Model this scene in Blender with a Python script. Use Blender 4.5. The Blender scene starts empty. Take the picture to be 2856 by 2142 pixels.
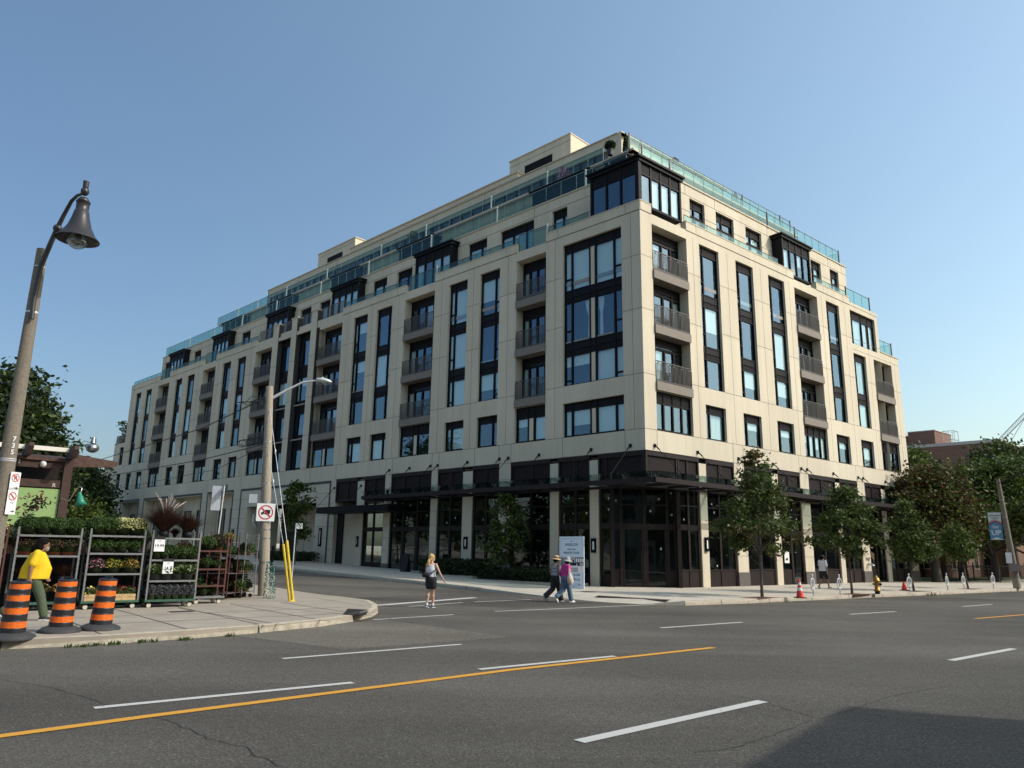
import bpy, bmesh, math, random
import numpy as np
from mathutils import Vector, Matrix
random.seed(7)
SC = bpy.context.scene
COL = SC.collection
R_ = math.radians
# ------------------------------------------------------------------ camera
CF, CPITCH, CROLL, CH = 2073.96, 0.2214863, 0.0158412, 1.75      # focal length in px of a 2856 px wide frame
cam = bpy.data.cameras.new("camera"); camo = bpy.data.objects.new("camera", cam); COL.objects.link(camo)
cF = Vector((0, math.cos(CPITCH), math.sin(CPITCH))); cU0 = Vector((0, -math.sin(CPITCH), math.cos(CPITCH))); cR0 = Vector((1, 0, 0))
cR = cR0 * math.cos(CROLL) + cU0 * math.sin(CROLL); cU = -cR0 * math.sin(CROLL) + cU0 * math.cos(CROLL)
camo.matrix_world = Matrix(((cR.x, cU.x, -cF.x, 0), (cR.y, cU.y, -cF.y, 0), (cR.z, cU.z, -cF.z, CH), (0, 0, 0, 1)))
cam.sensor_width = 36; cam.lens = CF / 2856 * 36; cam.clip_end = 3000; cam.clip_start = .1
SC.camera = camo
# ------------------------------------------------------------------ sky, sun, exposure
SUN_AZ, SUN_EL = 106.0, 38.1
w = bpy.data.worlds.new("World"); SC.world = w; w.use_nodes = True
nt = w.node_tree; bg = nt.nodes['Background']
sky = nt.nodes.new('ShaderNodeTexSky'); sky.sky_type = 'NISHITA'; sky.sun_disc = False
sky.sun_elevation = R_(SUN_EL); sky.sun_rotation = R_(SUN_AZ)
sky.air_density = 1.3; sky.dust_density = 2.5; sky.ozone_density = 5.0; sky.altitude = 100
# summer haze: the sky is paler and brighter towards the sun than away from it
geo = nt.nodes.new('ShaderNodeTexCoord'); dotn = nt.nodes.new('ShaderNodeVectorMath'); dotn.operation = 'DOT_PRODUCT'
dotn.inputs[1].default_value = (math.sin(R_(SUN_AZ)) * math.cos(R_(SUN_EL)), math.cos(R_(SUN_AZ)) * math.cos(R_(SUN_EL)), math.sin(R_(SUN_EL)))
nt.links.new(geo.outputs['Generated'], dotn.inputs[0]); hz = nt.nodes.new('ShaderNodeValToRGB'); mpr = nt.nodes.new('ShaderNodeMapRange'); mpr.inputs[1].default_value = -1; mpr.inputs[2].default_value = 1
nt.links.new(dotn.outputs['Value'], mpr.inputs[0]); nt.links.new(mpr.outputs[0], hz.inputs[0]); hz.color_ramp.interpolation = 'EASE'
hz.color_ramp.elements[0].position = .2; hz.color_ramp.elements[0].color = (.40, .405, .41, 1); hz.color_ramp.elements[1].position = .74; hz.color_ramp.elements[1].color = (.86, .80, .66, 1)
vmu = nt.nodes.new('ShaderNodeVectorMath'); vmu.operation = 'MULTIPLY'; vsc = nt.nodes.new('ShaderNodeVectorMath'); vsc.operation = 'SCALE'; vsc.inputs['Scale'].default_value = 1.72
nt.links.new(sky.outputs[0], vmu.inputs[0]); nt.links.new(hz.outputs[0], vmu.inputs[1]); nt.links.new(vmu.outputs[0], vsc.inputs[0]); nt.links.new(vsc.outputs[0], bg.inputs[0]); bg.inputs[1].default_value = 0.15
sl = bpy.data.lights.new("sun", 'SUN'); sl.energy = 2.3; sl.angle = R_(.5); sl.color = (1, .965, .91)
so = bpy.data.objects.new("sun", sl); COL.objects.link(so); so.location = (30, -10, 60)
sd = Vector((math.sin(R_(SUN_AZ)) * math.cos(R_(SUN_EL)), math.cos(R_(SUN_AZ)) * math.cos(R_(SUN_EL)), math.sin(R_(SUN_EL))))
so.rotation_euler = sd.to_track_quat('Z', 'Y').to_euler()
SC.view_settings.view_transform = 'Standard'; SC.view_settings.look = 'None'; SC.view_settings.gamma = 1
SC.view_settings.exposure = 0.30
SC.cycles.max_bounces = 6; SC.cycles.transparent_max_bounces = 12; SC.cycles.glossy_bounces = 3
SC.cycles.caustics_reflective = False; SC.cycles.caustics_refractive = False
# ------------------------------------------------------------------ geometry frames
def hd(a): return Vector((math.sin(R_(a)), math.cos(R_(a)), 0))
ORG = Vector((6.48317, 35.62659, 0))            # street corner of the apartment building
dA = hd(-46.0789); dB = hd(50.0689)             # along side street / along main street
nA = Vector((-.69366713, -.72029571, 0)); nB = Vector((.64186595, -.76681686, 0))
ZV = Vector((0, 0, 1))
def ray(x, y): return cF + cR * ((x - 1428) / CF) + cU * ((1071 - y) / CF)
def G(x, y, z=.15):
    d = ray(x, y); t = (z - CH) / d.z; return Vector((0, 0, CH)) + d * t
def AT(x, y, dist):
    d = ray(x, y); t = dist / math.hypot(d.x, d.y); return Vector((0, 0, CH)) + d * t
def VY(P, y, x=None):   # height on the vertical through P that is seen at picture row y
    q = Vector((P.x, P.y, 0)); lo, hi = -2., 60.
    for _ in range(50):
        m = (lo + hi) / 2; d = Vector((P.x, P.y, m)) - Vector((0, 0, CH))
        yy = 1071 - CF * d.dot(cU) / d.dot(cF)
        if yy > y: lo = m
        else: hi = m
    return lo
def fA(s, o, z): return dA * s + nA * o + ZV * z          # relative to ORG
def fB(s, o, z): return dB * s + nB * o + ZV * z
def fW(x, y, z): return Vector((x, y, z))
def LB(P):
    d = P - ORG; return d.dot(dB), d.dot(nB)
def ABW(s, o): return ORG + dB * 0 + (dB * s + nB * o)
def gz(P):      # ground height: the side street climbs gently away from the main street
    a = (P - ORG).dot(dA)
    return .026 * max(0., min(a, 90) - 4)
# ------------------------------------------------------------------ materials
MT = {}
def mat(name, col, rough=.7, metal=0., noise=0., nscale=8., bump=0., bscale=40., spec=.5, col2=None, stretch=None, emit=None, trans=0.):
    if name in MT: return MT[name]
    m = bpy.data.materials.new(name); m.use_nodes = True; t = m.node_tree; b = t.nodes['Principled BSDF']
    b.inputs['Base Color'].default_value = (*col, 1); b.inputs['Roughness'].default_value = rough
    b.inputs['Metallic'].default_value = metal; b.inputs['Specular IOR Level'].default_value = spec
    tc = t.nodes.new('ShaderNodeTexCoord')
    vec = tc.outputs['Object']
    if stretch:
        mp = t.nodes.new('ShaderNodeMapping'); mp.inputs['Scale'].default_value = stretch; t.links.new(vec, mp.inputs[0]); vec = mp.outputs[0]
    if noise or col2:
        n = t.nodes.new('ShaderNodeTexNoise'); n.inputs['Scale'].default_value = nscale; n.inputs['Detail'].default_value = 6; n.inputs['Roughness'].default_value = .65
        t.links.new(vec, n.inputs[0])
        cr = t.nodes.new('ShaderNodeValToRGB'); t.links.new(n.outputs[0], cr.inputs[0])
        c2 = col2 or col
        cr.color_ramp.elements[0].position = .3; cr.color_ramp.elements[1].position = .7
        cr.color_ramp.elements[0].color = (*[max(0, c * (1 - noise)) for c in col], 1)
        cr.color_ramp.elements[1].color = (*[min(1, c * (1 + noise)) for c in c2], 1)
        t.links.new(cr.outputs[0], b.inputs['Base Color'])
    if bump:
        n2 = t.nodes.new('ShaderNodeTexNoise'); n2.inputs['Scale'].default_value = bscale; n2.inputs['Detail'].default_value = 4
        t.links.new(tc.outputs['Object'], n2.inputs[0])
        bp = t.nodes.new('ShaderNodeBump'); bp.inputs['Strength'].default_value = bump; bp.inputs['Distance'].default_value = .02
        t.links.new(n2.outputs[0], bp.inputs['Height']); t.links.new(bp.outputs[0], b.inputs['Normal'])
    if emit:
        b.inputs['Emission Color'].default_value = (*emit[:3], 1); b.inputs['Emission Strength'].default_value = emit[3]
    MT[name] = m; return m
def worn(name, col, thr=.60, sc=9):
    m = bpy.data.materials.new(name); m.use_nodes = True; t = m.node_tree; b = t.nodes['Principled BSDF']; o = t.nodes['Material Output']; b.inputs['Base Color'].default_value = (*col, 1); b.inputs['Roughness'].default_value = .8
    tc = t.nodes.new('ShaderNodeTexCoord'); n = t.nodes.new('ShaderNodeTexNoise'); n.inputs['Scale'].default_value = sc; n.inputs['Detail'].default_value = 9; n.inputs['Roughness'].default_value = .78; t.links.new(tc.outputs['Object'], n.inputs[0])
    r = t.nodes.new('ShaderNodeMapRange'); r.inputs[1].default_value = thr - .04; r.inputs[2].default_value = thr + .04; r.inputs[3].default_value = .06; r.inputs[4].default_value = .9; t.links.new(n.outputs[0], r.inputs[0])
    tr = t.nodes.new('ShaderNodeBsdfTransparent'); mx = t.nodes.new('ShaderNodeMixShader'); t.links.new(r.outputs[0], mx.inputs[0]); t.links.new(b.outputs[0], mx.inputs[1]); t.links.new(tr.outputs[0], mx.inputs[2]); t.links.new(mx.outputs[0], o.inputs[0]); MT[name] = m
def glassmat(name, tint, refl, rough=.0, rcol=(.75, .85, .95), fres=.5, wav=0.0):
    m = bpy.data.materials.new(name); m.use_nodes = True; t = m.node_tree; t.nodes.clear()
    o = t.nodes.new('ShaderNodeOutputMaterial'); mx = t.nodes.new('ShaderNodeMixShader'); tr = t.nodes.new('ShaderNodeBsdfTransparent'); gl = t.nodes.new('ShaderNodeBsdfGlossy')
    tr.inputs[0].default_value = (*tint, 1); gl.inputs['Color'].default_value = (*rcol, 1); gl.inputs['Roughness'].default_value = rough
    lw = t.nodes.new('ShaderNodeLayerWeight'); lw.inputs[0].default_value = .35
    mr = t.nodes.new('ShaderNodeMapRange'); mr.inputs[3].default_value = refl; mr.inputs[4].default_value = min(1, refl + fres)
    t.links.new(lw.outputs['Facing'], mr.inputs[0]); t.links.new(mr.outputs[0], mx.inputs[0])
    t.links.new(tr.outputs[0], mx.inputs[1]); t.links.new(gl.outputs[0], mx.inputs[2]); t.links.new(mx.outputs[0], o.inputs[0])
    if wav:
        tc = t.nodes.new('ShaderNodeTexCoord'); n = t.nodes.new('ShaderNodeTexNoise'); n.inputs['Scale'].default_value = .9; n.inputs['Detail'].default_value = 1
        bp = t.nodes.new('ShaderNodeBump'); bp.inputs['Strength'].default_value = wav; bp.inputs['Distance'].default_value = .05
        t.links.new(tc.outputs['Object'], n.inputs[0]); t.links.new(n.outputs[0], bp.inputs['Height']); t.links.new(bp.outputs[0], gl.inputs['Normal'])
    MT[name] = m; return m
def leafmat(name, c1, c2, trans=.25, spec=.3):
    m = bpy.data.materials.new(name); m.use_nodes = True; t = m.node_tree; b = t.nodes['Principled BSDF']; o = t.nodes['Material Output']
    g = t.nodes.new('ShaderNodeNewGeometry'); cr = t.nodes.new('ShaderNodeValToRGB')
    cr.color_ramp.elements[0].color = (*c1, 1); cr.color_ramp.elements[1].color = (*c2, 1)
    t.links.new(g.outputs['Random Per Island'], cr.inputs[0]); t.links.new(cr.outputs[0], b.inputs['Base Color'])
    b.inputs['Roughness'].default_value = .55; b.inputs['Specular IOR Level'].default_value = spec
    tl = t.nodes.new('ShaderNodeBsdfTranslucent'); t.links.new(cr.outputs[0], tl.inputs[0])
    mx = t.nodes.new('ShaderNodeMixShader'); mx.inputs[0].default_value = trans
    t.links.new(b.outputs[0], mx.inputs[1]); t.links.new(tl.outputs[0], mx.inputs[2]); t.links.new(mx.outputs[0], o.inputs[0])
    MT[name] = m; return m
def louvremat(name, c1, c2, per=.055):
    m = bpy.data.materials.new(name); m.use_nodes = True; t = m.node_tree; b = t.nodes['Principled BSDF']
    tc = t.nodes.new('ShaderNodeTexCoord'); sx = t.nodes.new('ShaderNodeSeparateXYZ'); t.links.new(tc.outputs['Object'], sx.inputs[0])
    mu = t.nodes.new('ShaderNodeMath'); mu.operation = 'MULTIPLY'; mu.inputs[1].default_value = 1 / per; t.links.new(sx.outputs[2], mu.inputs[0])
    fr = t.nodes.new('ShaderNodeMath'); fr.operation = 'FRACT'; t.links.new(mu.outputs[0], fr.inputs[0])
    gt = t.nodes.new('ShaderNodeMath'); gt.operation = 'GREATER_THAN'; gt.inputs[1].default_value = .45; t.links.new(fr.outputs[0], gt.inputs[0])
    mx = t.nodes.new('ShaderNodeMix'); mx.data_type = 'RGBA'; t.links.new(gt.outputs[0], mx.inputs[0])
    mx.inputs[6].default_value = (*c1, 1); mx.inputs[7].default_value = (*c2, 1); t.links.new(mx.outputs[2], b.inputs['Base Color'])
    b.inputs['Roughness'].default_value = .6; b.inputs['Specular IOR Level'].default_value = .1; MT[name] = m; return m
def precast(name, c):
    m = bpy.data.materials.new(name); m.use_nodes = True; t = m.node_tree; b = t.nodes['Principled BSDF']; L = t.links; tc = t.nodes.new('ShaderNodeTexCoord'); P = tc.outputs['Object']
    def mth(op, a, bb=None):
        n = t.nodes.new('ShaderNodeMath'); n.operation = op
        for i, v in enumerate((a, bb)):
            if v is None: continue
            if isinstance(v, (int, float)): n.inputs[i].default_value = v
            else: L.new(v, n.inputs[i])
        return n.outputs[0]
    def dot(v):
        n = t.nodes.new('ShaderNodeVectorMath'); n.operation = 'DOT_PRODUCT'; L.new(P, n.inputs[0]); n.inputs[1].default_value = v; return n.outputs['Value']
    a = mth('FLOOR', mth('DIVIDE', dot(tuple(dA)), 3.37)); d = mth('FLOOR', mth('DIVIDE', dot(tuple(dB)), 3.61)); z = mth('FLOOR', mth('DIVIDE', mth('ADD', dot((0, 0, 1)), 1.3), 3.0))
    k = mth('ADD', mth('ADD', mth('MULTIPLY', a, 7.13), mth('MULTIPLY', d, 3.77)), mth('MULTIPLY', z, 13.31)); wn = t.nodes.new('ShaderNodeTexWhiteNoise'); wn.noise_dimensions = '1D'; L.new(k, wn.inputs['W'])
    def noise(sc, s3, det=6):
        mp = t.nodes.new('ShaderNodeMapping'); mp.inputs['Scale'].default_value = s3; L.new(P, mp.inputs[0]); n = t.nodes.new('ShaderNodeTexNoise'); n.inputs['Scale'].default_value = sc; n.inputs['Detail'].default_value = det; L.new(mp.outputs[0], n.inputs[0]); return n.outputs[0]
    def rng(v, lo, hi, a0=.3, a1=.7):
        r = t.nodes.new('ShaderNodeMapRange'); r.inputs[1].default_value = a0; r.inputs[2].default_value = a1; r.inputs[3].default_value = lo; r.inputs[4].default_value = hi; L.new(v, r.inputs[0]); return r.outputs[0]
    f = mth('MULTIPLY', mth('MULTIPLY', rng(wn.outputs['Value'], .955, 1.035, 0, 1), rng(noise(1.2, (2.2, 2.2, .10)), .93, 1.04)), rng(noise(.45, (1, 1, .6)), .955, 1.04))
    vm = t.nodes.new('ShaderNodeVectorMath'); vm.operation = 'SCALE'; vm.inputs[0].default_value = c; L.new(f, vm.inputs['Scale']); L.new(vm.outputs[0], b.inputs['Base Color']); b.inputs['Roughness'].default_value = .85; b.inputs['Specular IOR Level'].default_value = .3
    bp = t.nodes.new('ShaderNodeBump'); bp.inputs['Strength'].default_value = .25; bp.inputs['Distance'].default_value = .02; L.new(noise(30, (1, 1, 1), 4), bp.inputs['Height']); L.new(bp.outputs[0], b.inputs['Normal']); MT[name] = m
precast('concrete_beige', (.625, .552, .422))
mat('roof_gravel', (.3, .29, .27), .95, noise=.2, nscale=20)
mat('joint', (.10, .088, .072), .9)
mat('coping', (.56, .48, .36), .7)
mat('slab_light', (.3, .26, .2), .7)
mat('slab_taupe', (.21, .18, .15), .75, noise=.06, nscale=2)
mat('dark_metal', (.008, .0078, .010), .5, spec=.14, noise=.1, nscale=3)
mat('brown_metal', (.024, .0175, .0165), .5, spec=.16, noise=.12, nscale=3)
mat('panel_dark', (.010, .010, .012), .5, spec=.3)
mat('reveal_dark', (.05, .047, .044), .6)
mat('railing_metal', (.085, .075, .07), .45, metal=.2)
mat('room_dark', (.018, .019, .021), .9)
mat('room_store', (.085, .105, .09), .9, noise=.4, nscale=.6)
mat('blind_white', (.80, .80, .74), .8)
mat('curtain_white', (.72, .72, .68), .9)
mat('granite', (.115, .10, .095), .45, noise=.35, nscale=60)
mat('steel', (.45, .46, .46), .35, metal=.9)
mat('post_pale', (.55, .54, .50), .45)
mat('white_paint', (.78, .78, .76), .5)
louvremat('louvre', (.004, .004, .005), (.018, .0165, .019))
louvremat('louvre_store', (.017, .0125, .0125), (.027, .020, .020), .1)
glassmat('glass_window', (.78, .90, .90), .12, rcol=(.52, .74, .92), fres=.38, wav=.14)
glassmat('glass_store', (.42, .48, .46), .045, rcol=(.8, .88, .9), fres=.30, wav=.12)
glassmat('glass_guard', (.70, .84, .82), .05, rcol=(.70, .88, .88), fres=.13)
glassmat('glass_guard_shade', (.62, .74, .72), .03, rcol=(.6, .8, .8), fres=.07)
glassmat('glass_canopy', (.45, .62, .60), .12, rcol=(.7, .85, .85), fres=.4)
# ------------------------------------------------------------------ mesh builder
class MB:
    def __init__(s): s.v = []; s.f = []; s.m = []; s.sm = []
    def add(s, vs, fs, mi=0, smooth=False):
        n = len(s.v); s.v += [tuple(v) for v in vs]
        for f in fs: s.f.append(tuple(n + i for i in f)); s.m.append(mi); s.sm.append(smooth)
    def box(s, F, x0, x1, y0, y1, z0, z1, mi=0):
        if x0 > x1: x0, x1 = x1, x0
        if y0 > y1: y0, y1 = y1, y0
        if z0 > z1: z0, z1 = z1, z0
        vs = [F(x, y, z) for z in (z0, z1) for y in (y0, y1) for x in (x0, x1)]
        s.add(vs, [(0, 2, 3, 1), (4, 5, 7, 6), (0, 1, 5, 4), (2, 6, 7, 3), (0, 4, 6, 2), (1, 3, 7, 5)], mi)
    def quad(s, pts, mi=0): s.add(pts, [tuple(range(len(pts)))], mi)
    def tube(s, pts, rad, n=8, mi=0, caps=True, smooth=True):
        pts = [Vector(p) for p in pts]
        if not hasattr(rad, '__len__'): rad = [rad] * len(pts)
        vs = []; N = len(pts); prev = None
        for i, p in enumerate(pts):
            d = (pts[min(i + 1, N - 1)] - pts[max(i - 1, 0)]).normalized()
            if prev is None:
                a = Vector((0, 0, 1)) if abs(d.z) < .9 else Vector((1, 0, 0)); u = d.cross(a).normalized()
            else: u = (prev - d * prev.dot(d)).normalized()
            prev = u; v = d.cross(u)
            for k in range(n):
                t = 2 * math.pi * k / n; vs.append(p + (u * math.cos(t) + v * math.sin(t)) * rad[i])
        fs = [(i * n + k, i * n + (k + 1) % n, (i + 1) * n + (k + 1) % n, (i + 1) * n + k) for i in range(N - 1) for k in range(n)]
        s.add(vs, fs, mi, smooth)
        if caps:
            s.add(vs[:n], [tuple(range(n - 1, -1, -1))], mi); s.add(vs[-n:], [tuple(range(n))], mi)
    def lathe(s, prof, c=(0, 0, 0), n=24, mi=0, smooth=True, sx=1, sy=1):
        vs = []; c = Vector(c)
        for r, z in prof:
            for k in range(n):
                t = 2 * math.pi * k / n; vs.append(c + Vector((r * math.cos(t) * sx, r * math.sin(t) * sy, z)))
        fs = [(i * n + k, i * n + (k + 1) % n, (i + 1) * n + (k + 1) % n, (i + 1) * n + k) for i in range(len(prof) - 1) for k in range(n)]
        s.add(vs, fs, mi, smooth)
    def ball(s, c, r, mi=0, n=12, sc=(1, 1, 1)):
        pr = [(max(1e-4, math.sin(math.pi * i / n)) * r, -math.cos(math.pi * i / n) * r * sc[2]) for i in range(n + 1)]
        s.lathe(pr, c, n * 2, mi, True, sc[0], sc[1])
    def prism(s, poly, z0, z1, mi=0, F=None):
        F = F or fW; n = len(poly)
        vs = [F(x, y, z0) for x, y in poly] + [F(x, y, z1) for x, y in poly]
        s.add(vs, [tuple(range(n - 1, -1, -1)), tuple(range(n, 2 * n))] + [(i, (i + 1) % n, n + (i + 1) % n, n + i) for i in range(n)], mi)
    def build(s, name, mats, parent=None, loc=None):
        me = bpy.data.meshes.new(name)
        off = Vector(loc) if loc is not None else None
        me.from_pydata([tuple(Vector(v) - off) for v in s.v] if off is not None else s.v, [], s.f)
        if not isinstance(mats, (list, tuple)): mats = [mats]
        for m in mats: me.materials.append(MT[m] if isinstance(m, str) else m)
        if len(s.f):
            me.polygons.foreach_set('material_index', s.m); me.polygons.foreach_set('use_smooth', s.sm)
        me.update()
        o = bpy.data.objects.new(name, me); COL.objects.link(o)
        if parent: o.parent = parent
        if off is not None and not parent: o.location = off
        return o
def tag(o, label=None, cat=None, group=None, kind=None):
    if label: o['label'] = label
    if cat: o['category'] = cat
    if group: o['group'] = group
    if kind: o['kind'] = kind
    return o
def thing(name, label, cat, loc=(0, 0, 0), rz=0, group=None):
    o = bpy.data.objects.new(name, None); COL.objects.link(o); o.location = loc; o.rotation_euler = (0, 0, rz)
    o.empty_display_size = .3
    return tag(o, label, cat, group)
def copy_tree(o, parent=None):
    c = o.copy(); COL.objects.link(c)
    if parent: c.parent = parent
    for ch in list(o.children): copy_tree(ch, c)
    return c
FONT = None
def text_mesh(s, size, origin, ex, ez, mats, name='lettering', parent=None, depth=.004, align='LEFT', bold=0., sx=1.):
    cu = bpy.data.curves.new('t', 'FONT'); cu.body = s; cu.size = size; cu.extrude = depth; cu.align_x = align; cu.offset = bold
    cu.resolution_u = 3
    to = bpy.data.objects.new('t', cu); COL.objects.link(to)
    dg = bpy.context.evaluated_depsgraph_get(); dg.update()
    me = bpy.data.meshes.new_from_object(to.evaluated_get(dg)); bpy.data.objects.remove(to); bpy.data.curves.remove(cu)
    ex = Vector(ex).normalized(); ez = Vector(ez).normalized(); ey = ex.cross(ez); o0 = Vector(origin)
    for v in me.vertices: v.co = o0 + ex * v.co.x * sx + ez * v.co.y + ey * v.co.z
    me.materials.clear(); me.materials.append(MT[mats])
    o = bpy.data.objects.new(name, me); COL.objects.link(o)
    if parent: o.parent = parent
    return o
# ================================================================== SETTING
def asphalt(name, c, sc=1.0):
    m = bpy.data.materials.new(name); m.use_nodes = True; t = m.node_tree; b = t.nodes['Principled BSDF']; L = t.links
    tc = t.nodes.new('ShaderNodeTexCoord')
    def noise(s, d=5, r=.6, stretch=None):
        n = t.nodes.new('ShaderNodeTexNoise'); n.inputs['Scale'].default_value = s; n.inputs['Detail'].default_value = d; n.inputs['Roughness'].default_value = r
        v = tc.outputs['Object']
        if stretch:
            mp = t.nodes.new('ShaderNodeMapping'); mp.inputs['Rotation'].default_value = (0, 0, R_(90 - 50.07) * -1); mp.inputs['Scale'].default_value = stretch
            L.new(v, mp.inputs[0]); v = mp.outputs[0]
        L.new(v, n.inputs[0]); return n.outputs[0]
    def rng(v, a, bb, lo, hi):
        r = t.nodes.new('ShaderNodeMapRange'); r.inputs[1].default_value = a; r.inputs[2].default_value = bb; r.inputs[3].default_value = lo; r.inputs[4].default_value = hi
        L.new(v, r.inputs[0]); return r.outputs[0]
    def mul(a, bb):
        r = t.nodes.new('ShaderNodeMath'); r.operation = 'MULTIPLY'; L.new(a, r.inputs[0]); L.new(bb, r.inputs[1]); return r.outputs[0]
    big = rng(noise(.16, 5), .3, .7, .78, 1.20)
    lane = rng(noise(.5, 3, .5, (.10, 1, 1)), .3, .7, .82, 1.18)
    fine = rng(noise(36, 5, .85), .3, .7, .25, 1.75)
    mid = rng(noise(9, 4, .75), .3, .7, .82, 1.18)
    vo = t.nodes.new('ShaderNodeTexVoronoi'); vo.inputs['Scale'].default_value = 24; L.new(tc.outputs['Object'], vo.inputs[0])
    sp = rng(vo.outputs['Distance'], .08, .2, 2.6, 1.0)
    fac = mul(mul(mul(mul(big, lane), fine), mid), sp)
    vm = t.nodes.new('ShaderNodeVectorMath'); vm.operation = 'SCALE'; vm.inputs[0].default_value = c; L.new(fac, vm.inputs['Scale']); L.new(vm.outputs[0], b.inputs['Base Color'])
    b.inputs['Roughness'].default_value = .82; b.inputs['Specular IOR Level'].default_value = .08
    bp = t.nodes.new('ShaderNodeBump'); bp.inputs['Strength'].default_value = .5; bp.inputs['Distance'].default_value = .01
    L.new(fine, bp.inputs['Height']); L.new(bp.outputs[0], b.inputs['Normal'])
    MT[name] = m; return m
asphalt('asphalt', (.118, .108, .091)); asphalt('asphalt_light', (.155, .140, .114)); asphalt('asphalt_dark', (.098, .090, .078))
mat('sidewalk_concrete', (.35, .30, .235), .9, noise=.14, nscale=1.3, bump=.2, bscale=60)
mat('sidewalk_new', (.55, .49, .39), .9, noise=.08, nscale=1.1, bump=.15, bscale=60)
mat('kerb_concrete', (.40, .355, .27), .9, noise=.28, nscale=7, bump=.6, bscale=25)
mat('crack', (.03, .028, .025), .95)
worn('paint_white', (.60, .58, .52), .63)
worn('paint_yellow', (.72, .34, .035), .66)
mat('paint_orange', (.42, .20, .12), .8)
mat('iron', (.045, .036, .032), .7)
mat('brick_tree_pit', (.16, .06, .035), .9, noise=.3, nscale=30)
mat('soil', (.04, .03, .022), .95)
mat('grass_green', (.06, .09, .025), .9, noise=.4, nscale=4)
def isA(a, o): return ORG + dA * a + nA * o
def inA(P):
    d = P - ORG; return d.dot(dA), d.dot(nA)
# ground sheet
mb = MB(); rows = [-420, 4, 90, 1500]; PERP = Vector((-dA.y, dA.x, 0))
for i, a in enumerate(rows):
    for q in (-1500, 1500):
        P = ORG + dA * a + PERP * q; mb.v.append((P.x, P.y, gz(P)))
for i in range(3): mb.f.append((2 * i, 2 * i + 2, 2 * i + 3, 2 * i + 1)); mb.m.append(0); mb.sm.append(False)
tag(mb.build('road', 'asphalt'), 'grey asphalt roadway of the main street and side street', 'road', kind='structure')
def slab(name, poly, h, mats, label, cat, joints=(), skirt=True):
    bm = bmesh.new(); vs = [bm.verts.new((p.x, p.y, 0)) for p in poly]; bm.faces.new(vs)
    for cut in (4, 90):
        P = ORG + dA * cut
        bmesh.ops.bisect_plane(bm, geom=bm.verts[:] + bm.edges[:] + bm.faces[:], plane_co=P, plane_no=dA)
    for v in bm.verts: v.co.z = gz(Vector((v.co.x, v.co.y, 0))) + h
    if skirt:
        be = [e for e in bm.edges if len(e.link_faces) == 1]
        r = bmesh.ops.extrude_edge_only(bm, edges=be)
        for g in r['geom']:
            if isinstance(g, bmesh.types.BMVert): g.co.z -= h + .02
    for a, bpt, wd in joints:
        d = (bpt - a); L = d.length; d.normalize(); pp = Vector((-d.y, d.x, 0)) * wd / 2
        n = max(1, int(L / 6)); last = None
        for i in range(n + 1):
            c = a + d * L * i / n; q = [bm.verts.new((*(c + s * pp).xy, gz(c) + h + .004)) for s in (-1, 1)]
            if last: f = bm.faces.new((last[0], q[0], q[1], last[1])); f.material_index = 1
            last = q
    me = bpy.data.meshes.new(name); bm.to_mesh(me); bm.free()
    for m in mats: me.materials.append(MT[m])
    o = bpy.data.objects.new(name, me); COL.objects.link(o); return tag(o, label, cat, kind='structure')
# -- pavement round the apartment building
kb = [isA(95, 6.4), isA(30, 6.4), isA(17, 6.35), isA(10, 6.3), isA(4.5, 6.5), G(1560, 1668, 0), G(1650, 1677, 0), G(1700, 1681, 0), G(1790, 1686, 0), G(1911, 1689, 0), G(2060, 1684, 0), G(2400, 1668, 0), G(2856, 1648, 0)]
dmain = (kb[-1] - kb[-2]).normalized(); kb.append(kb[-1] + dmain * 90)
kbi = list(kb)
for i_ in (5, 6, 7, 8): kbi[i_] = kb[i_] + (ORG - kb[i_]).normalized() * (.9 if i_ in (6, 7) else .55)
poly1 = kbi + [kb[-1] - nB * 40, isA(95, -40)]
J = []
for s in np.arange(-2, 70, 3.1): J.append((ORG + dB * s + nB * -1, ORG + dB * s + nB * (6.6 + s * .058), .03))
for a in np.arange(3, 60, 3.1): J.append((isA(a, -.5), isA(a, 6.1), .03))
J.append((ORG + dB * -3 + nB * 4.2, ORG + dB * 60 + nB * 7.6, .025)); J.append((isA(-1, 3.4), isA(60, 3.4), .025))
slab('sidewalk', poly1, .15, ['sidewalk_new', 'crack'], 'pale concrete pavement around the apartment building', 'pavement', J)
# -- pavement by the garden centre
kl = [G(0, 1812, 0), G(300, 1797, 0), G(540, 1780, 0), G(720, 1766, 0), G(900, 1747, 0), G(985, 1733, 0), G(1035, 1721, 0), G(1053, 1710, 0), G(1052, 1700, 0), G(1030, 1688, 0), G(960, 1678, 0), G(750, 1655, 0)]
kl = [kl[0] - dB * 45] + kl + [isA(20, 14.9), isA(95, 14.9)]
poly2 = kl + [isA(95, 60), isA(20, 90)]
J = []
for x in np.arange(-60, -18, 1.55): J.append((ORG + dB * x + nB * 1.0, ORG + dB * x + nB * 7.3, .03))
for o in (5.4, 3.6): J.append((ORG + dB * -60 + nB * o, ORG + dB * -17.5 + nB * o, .03))
J += [(G(500, 1697), G(800, 1745), .03), (G(640, 1683), G(1000, 1716), .025), (G(880, 1668), G(1015, 1690), .02)]
slab('sidewalk', poly2, .15, ['sidewalk_concrete', 'crack'], 'worn concrete pavement beside the garden centre racks', 'pavement', J)
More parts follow.
